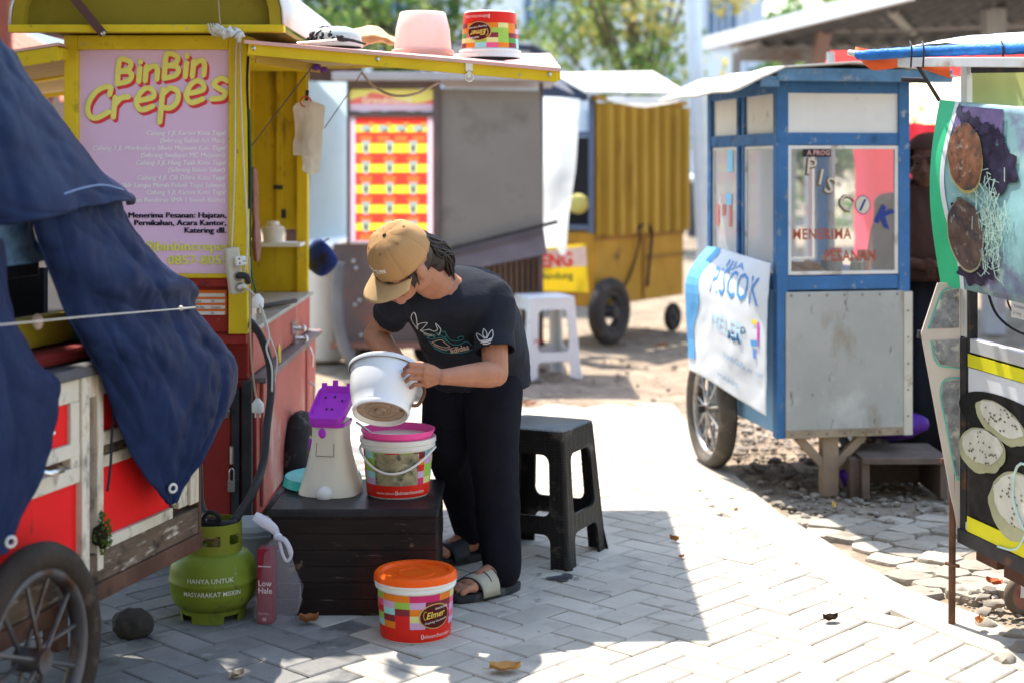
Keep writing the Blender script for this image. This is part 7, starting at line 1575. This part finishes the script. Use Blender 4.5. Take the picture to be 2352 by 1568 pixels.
cL, dL = sleeve(SL + Vector((.0, .0, .0)), EL + Vector((.006, 0, 0)), .70, .072, .060, Vector((-.13, 4.87, .965)))
cR, dR = sleeve(SR, ER, .52, .066, .054, Vector((-.27, 4.87, .97)))
tm = remesh(t, .006, 6, .5)
open_end(tm, cL, dL, .08, .012); open_end(tm, cR, dR, .08, .012); open_end(tm, (-.105, 5.11, .645), (0, 0, 1), .3, .012)
def fold(p):
    q_ = Vector((p.x * 9, p.y * 5 + p.z * 6, p.z * 3)); h = max(0, min(1, (.95 - p.z) / .2))
    w = .6 * noise.noise(Vector((p.x * 7, p.y * 6, p.z * 7))) + .5 * ridge(Vector((p.x * 13 + p.z * 5, p.y * 6, p.z * 4))) * h + .35 * ridge(Vector((p.x * 6 - p.z * 14, p.y * 11, p.z * 12 + 4)))
    return w
wrinkle(tm, .0105, fold)
tee = tm.build('t_shirt', m_tee, man, smooth=180, solid=.002)
q = MB(); q.tube(catmull([NB + Vector((.060 * math.cos(a) - .004, -.012 + .045 * math.sin(a), .004 + .028 * math.sin(a))) for a in [2 * math.pi * k / 24 for k in range(25)]], 50), .0075, 8); q.build('collar', m_tee, tee, smooth=180)
bm = bmesh.new(); me_ = tm.mesh('bv'); bm.from_mesh(me_); bvh = BVHTree.FromBMesh(bm); bm.free(); CAMP = Vector((0, 0, H))
def on_tee(x, y, off=.0045):
    d = (P(x, y, 5) - CAMP).normalized(); hit = bvh.ray_cast(CAMP, d)
    p = hit[0] if hit[0] is not None else CAMP + d * (P(x, y, 4.85) - CAMP).length
    return p - d * off
def z5(zx, zy): return ((900 + zx / 2.852) / 1.1837, (550 + zy / 2.852) / 1.1837)
def tline(mb, pts, r=.0012):
    p2 = catmull([Vector((*z5(*p), 0)) for p in pts], max(6, 5 * len(pts))); w = [on_tee(p.x, p.y) for p in p2]
    for a_, b_2 in zip(w, w[1:]):
        if (a_ - b_2).length > .04: return
    mb.tube(w, r, 5)
wht, tea, bei = MB(), MB(), MB()
def trefoil(mb, cx, cy, s, rot):
    def T_(u, v): c, n_ = math.cos(rot), math.sin(rot); return (cx + s * (u * c - v * n_), cy + s * (u * n_ + v * c))
    tline(mb, [T_(0, .15), T_(-.26, -.35), T_(0, -1.05), T_(.26, -.35), T_(0, .15)])
    for sg in (-1, 1): tline(mb, [T_(sg * .12, .2), T_(sg * .55, -.35), T_(sg * 1.02, -.70), T_(sg * .98, -.05), T_(sg * .75, .32)])
    tline(mb, [T_(-.75, .32), T_(-.3, .5), T_(.3, .5), T_(.75, .32)])
    for k, wd in enumerate((.85, .72, .5)): tline(mb, [T_(-wd, .28 + .24 * k), T_(0, .38 + .24 * k), T_(wd, .28 + .24 * k)], .0016)
trefoil(wht, 1198, 1045, 62, R(-12))
for ln in ([(672, 985), (640, 940), (620, 890), (645, 855), (662, 900), (672, 985)], [(660, 965), (690, 940), (745, 935), (722, 965), (700, 995), (760, 985)], [(760, 985), (800, 1000), (825, 985), (810, 940), (850, 985), (835, 1030)], [(690, 990), (720, 1010), (780, 1030)]): tline(wht, ln)
for ln in ([(720, 1030), (745, 1025), (755, 1050), (780, 1020), (800, 1050), (820, 1010), (835, 1040)], [(850, 1000), (885, 1005), (890, 1045), (850, 1030), (850, 1000)], [(885, 1010), (920, 1060), (970, 1075), (1025, 1060), (1022, 1040), (985, 1045), (990, 1060)], [(880, 1040), (920, 1090), (985, 1105), (1050, 1080), (1095, 1110)], [(740, 1050), (790, 1060), (860, 1050), (900, 1080)], [(800, 1130), (870, 1160), (950, 1168), (1040, 1160), (1100, 1135)], [(760, 1075), (800, 1120), (830, 1140), (900, 1150)]): tline(tea, ln)
for ln in ([(780, 1085), (850, 1065), (885, 1090), (920, 1122), (850, 1118), (780, 1085)], [(795, 1105), (850, 1132), (900, 1140), (955, 1125)], [(720, 1020), (760, 1035), (800, 1030)]): tline(bei, ln)
def tword(mb, body, x, y, size, ang):
    c, n_ = math.cos(R(ang)), math.sin(R(ang)); vs, fs = text2d(body, size, bold=.03); mb.add([on_tee(*z5(x + u * c - v * n_, y - u * n_ - v * c), .0035) for u, v in vs], fs)
tword(bei, 'adidas', 928, 1172, 60, 13)
wht.build('shirt_print', flat((.62, .62, .60), .8), tee); tea.build('shirt_print', flat((.05, .22, .22), .8), tee); bei.build('shirt_print', flat((.55, .40, .33), .8), tee)
# trousers
t = MB(); t.ell((-.122, 5.125, .755), (.145, .105, .14)); t.ell((-.124, 5.11, .66), (.140, .10, .12))
def pleg(h_, k_, a_2, rh): t.tube(catmull([h_, h_.lerp(k_, .5) + Vector((0, -.01, 0)), k_, k_.lerp(a_2, .5) + Vector((.0, .015, 0)), a_2 + Vector((0, .008, .012)), a_2 + Vector((0, .012, -.020))], 16), [.100, .100, .098, .096, .092, .088, .083, .078, .074, .070, .066, .063, .060, .058, .058, .061], 24)
pleg(hipL, kL, aL, .1); pleg(hipR, kR, aR, .1)
tm2 = remesh(t, .007, 6, .5)
wrinkle(tm2, .0085, lambda p: .5 * noise.noise(Vector((p.x * 6, p.y * 6, p.z * 5))) + .55 * ridge(Vector((p.x * 5 + p.z * 3, p.y * 5, p.z * 9))) * (1.2 if p.z < .3 else .5) + .3 * ridge(Vector((p.x * 14, p.y * 14, p.z * 2))))
tm2.build('trousers', m_pant, man, smooth=180)
# sandals
m_sole = mat('dark_rubber_sole', (.035, .038, .042), .7, var=.2, vs=10, dirt=[((.10, .10, .10), .25, 14)])
m_strap = mat('beige_strap', (.40, .37, .29), .6, var=.08, vs=8, dirt=[((.25, .22, .17), .2, 10)])
for (g, d, s_), m_st, lb in ((fL, m_strap, 'sandal with wide beige strap'), (fR, mat('black_strap', (.03, .032, .04), .45), 'dark sandal in the shade')):
    out = []; n = 40
    for k in range(n):
        a = 2 * math.pi * k / n; u = math.cos(a); v = math.sin(a); wd = .044 + .008 * u - .004 * math.sin(u * 3)
        out.append(g + d * (.068 + .138 * u) + s_ * wd * abs(v) ** .75 * (1 if v > 0 else -1))
    q = MB(); loft(q, [[p + Vector((0, 0, z + .012 * max(0, ((p - g).dot(d) - .15) / .06) ** 2)) + (p - (g + d * .068)) * k for p in out] for z, k in ((.003, -.05), (.006, .0), (.024, .02), (.030, .0))]); so_ = q.build('sandal', m_sole, man, smooth=40, label=lb)
    rows = []
    for i in range(13):
        a = math.pi * i / 12; row = []
        for j in range(6):
            l_ = .062 + .070 * j / 5 + .012 * math.cos(a); hh = .078 - .026 * j / 5; row.append(g + d * l_ + s_ * (.051 * math.cos(a) * (1 + .02 * j)) + Vector((0, 0, .018 + hh * math.sin(a) ** .75)))
        rows.append(row)
    q = MB(); q.grid(rows); q.build('strap', m_st, so_, smooth=180, solid=.006)
    if m_st is m_strap:
        q = MB()
        for l0 in (0, 1): q.tube([r[0 if l0 == 0 else 5] + Vector((0, 0, .003)) for r in rows], .0022, 6)
        q.tube([rows[2 + k][4 - (k // 2 if k < 5 else 2)] + Vector((0, 0, .0038)) for k in range(9)], .0022, 6); q.build('strap_piping', flat((.04, .045, .045)), so_, smooth=180)
# white pot held by the man
pc = P(874, 950, 4.565); pax = Vector((.05, .58, .81)).normalized(); pot = thing('white_pot', 'white round pot with scorched rusty bottom held by the man', 'pot', pc)
q = MB(); q.lathe([(.074, .012), (.080, .0), (.084, .0), (.087, .010), (.085, .018), (.094, .045), (.101, .08), (.104, .12), (.105, .138), (.111, .138), (.1125, .141), (.1125, .150), (.109, .153), (.104, .151), (.101, .135), (.097, .08), (.085, .03), (0, .022)], pc, 64, pax, close=False); q.build('body', mat('white_enamel', (.79, .80, .82), .22, var=.03, vs=5, dirt=[((.5, .47, .43), .12, 8)]), pot, smooth=40)
q = MB(); q.lathe([(0, .010), (.012, .010), (.013, .006), (.016, .006), (.017, .012), (.076, .012), (.0765, .016), (0, .018)], pc, 56, pax)
m_sc = mat('scorched_bottom', (.44, .33, .25), .7, var=.25, vs=10, dirt=[((.14, .07, .045), .30, 26), ((.05, .035, .03), .16, 42), ((.58, .48, .42), .3, 34)])
n_ = m_sc.node_tree.nodes; l_ = m_sc.node_tree.links
q.build('scorched_base', m_sc, pot, smooth=40)
q = MB()
for r_ in (.021, .030, .048, .070): q.torus(pc + pax * .0118, r_, .0006, pax, 48, 5)
q.build('base_groove', mat('rust_brown_groove', (.18, .10, .07), .8, var=.3, vs=30), pot, smooth=180)
q = MB(); c_ = pc + pax * .143; q.torus(c_ - pax * .004, .1085, .0022, pax, 64, 6); q.build('rim_seam', flat((.05, .05, .05)), pot, smooth=180)
q = MB(); q.tube(catmull([pc + pax * .12 + Vector((.102, -.01, .0)), pc + pax * .09 + Vector((.125, -.005, -.01)), pc + pax * .04 + Vector((.112, -.01, -.005)), pc + pax * .03 + Vector((.092, -.01, 0))], 12), .0055, 8); q.build('handle', mat('brown_handle', (.16, .08, .05), .5), pot, smooth=180)
sp_ = MB(); sp_.tube([P(912, 845, 4.70), P(890, 905, 4.66)], .006, 8); sp_.ell(P(888, 910, 4.66), (.02, .006, .028)); tag(sp_.build('scraper', flat((.75, .55, .52), .4), smooth=60), 'pale pink scraper in the right hand inside the pot', 'scraper')

# ---------------------------------------------------------------- the woman behind the blue cart
wm = thing('person', 'woman in brown headscarf standing in the shade behind the blue cart', 'person', (1.90, 7.15, 0))
WC = Vector((1.935, 7.12, 1.395)); wf_ = Vector((-.38, -.92, -.06)).normalized(); wl_ = wf_.cross(Vector((0, 0, 1))).normalized(); wu = wl_.cross(wf_).normalized()
WT = mat4(WC, wl_, wf_, wu)
b = MB(); head_prims(b, WT, True); O_ = Vector((1.935, 7.16, 0))
cap(b, O_ + Vector((0, 0, 1.24)), O_ + Vector((0, 0, .8)), .10, .12); cap(b, O_ + Vector((-.02, -.03, 1.22)), O_ + Vector((-.19, -.02, 1.20)), .05, .05); cap(b, O_ + Vector((.02, 0, 1.22)), O_ + Vector((.18, -.06, 1.20)), .05, .05)
eL, eR = O_ + Vector((.22, -.10, .95)), O_ + Vector((-.23, -.05, .95)); wl2, wr2 = O_ + Vector((.05, -.27, .93)), O_ + Vector((-.08, -.26, .93))
for S_, E_, W_ in ((O_ + Vector((.18, -.06, 1.2)), eL, wl2), (O_ + Vector((-.19, -.02, 1.2)), eR, wr2)): cap(b, S_, E_, .045, .036); cap(b, E_, W_, .036, .024)
def simple_hand(W_, d, sd):
    d = Vector(d).normalized(); sd = Vector(sd); n_ = d.cross(sd).normalized()
    kn = [W_ + d * .07 + sd * o for o in (-.027, -.009, .009, .026)]; pp = [k + d * .03 - n_ * .012 for k in kn]; tt = [p - n_ * .026 + d * .006 for p in pp]
    hand(W_, kn, pp, tt, [W_ + d * .03 - sd * .03, W_ + d * .06 - sd * .038 - n_ * .01, W_ + d * .08 - sd * .03 - n_ * .02])
simple_hand(wl2, (-.7, -.4, -.3), (0, .3, -.95)); simple_hand(wr2, (.7, -.4, -.3), (0, .3, -.95))
for sx in (-.08, .08): cap(b, O_ + Vector((sx, 0, .8)), O_ + Vector((sx, 0, .08)), .08, .035); cap(b, O_ + Vector((sx, 0, .05)), O_ + Vector((sx, -.15, .03)), .034, .026)
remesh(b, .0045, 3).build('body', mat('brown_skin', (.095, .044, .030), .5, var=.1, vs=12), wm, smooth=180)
q = MB()
for s in (-1, 1): q.ell(WT @ Vector((s * .032, .082, 0)), (.012, .006, .005), WT.to_3x3(), 14, 8); q.tube([WT @ Vector((s * .016, .086, .024)), WT @ Vector((s * .036, .084, .028)), WT @ Vector((s * .052, .072, .022))], .0026, 6)
q.each('eye', flat((.02, .015, .015), .3), wm, smooth=180)
t = MB(); t.ell(WT @ Vector((0, -.035, .022)), (.098, .105, .112), WT.to_3x3(), 28, 20)
secs = []
for z, rx, ry, dy in ((1.31, .085, .085, .0), (1.26, .12, .10, .0), (1.20, .20, .13, -.01), (1.10, .24, .16, -.02), (.98, .26, .19, -.03), (.86, .27, .21, -.03)): secs.append([O_ + Vector((rx * math.cos(6.283 * k / 36), dy + ry * math.sin(6.283 * k / 36), z)) for k in range(36)])
loft(t, secs); hj = remesh(t, .008, 5)
hj.f = [f for f in hj.f if not ((WT.inverted() @ (sum((hj.v[i] for i in f), Vector()) / len(f))).y > .040 and abs((WT.inverted() @ (sum((hj.v[i] for i in f), Vector()) / len(f))).x) < .060 and -.105 < (WT.inverted() @ (sum((hj.v[i] for i in f), Vector()) / len(f))).z < .058)]; hj.mi = [0] * len(hj.f)
wrinkle(hj, .010, lambda p: ridge(Vector((p.x * 11, p.y * 9, p.z * 3))))
hj.build('headscarf', mat('brown_headscarf', (.055, .026, .019), .8, var=.15, vs=6), wm, smooth=180, solid=.003)
t = MB(); secs = []
for z, rx, ry in ((.95, .21, .15), (.7, .22, .17), (.4, .25, .20), (.06, .29, .24)): secs.append([O_ + Vector((rx * math.cos(6.283 * k / 48) * (1 + .04 * math.sin(k * 1.7)), ry * math.sin(6.283 * k / 48) * (1 + .05 * math.sin(k * 2.1)), z)) for k in range(48)])
loft(t, secs, True, True); t.build('dress', mat('dark_dress', (.012, .013, .018), .85), wm, smooth=180)
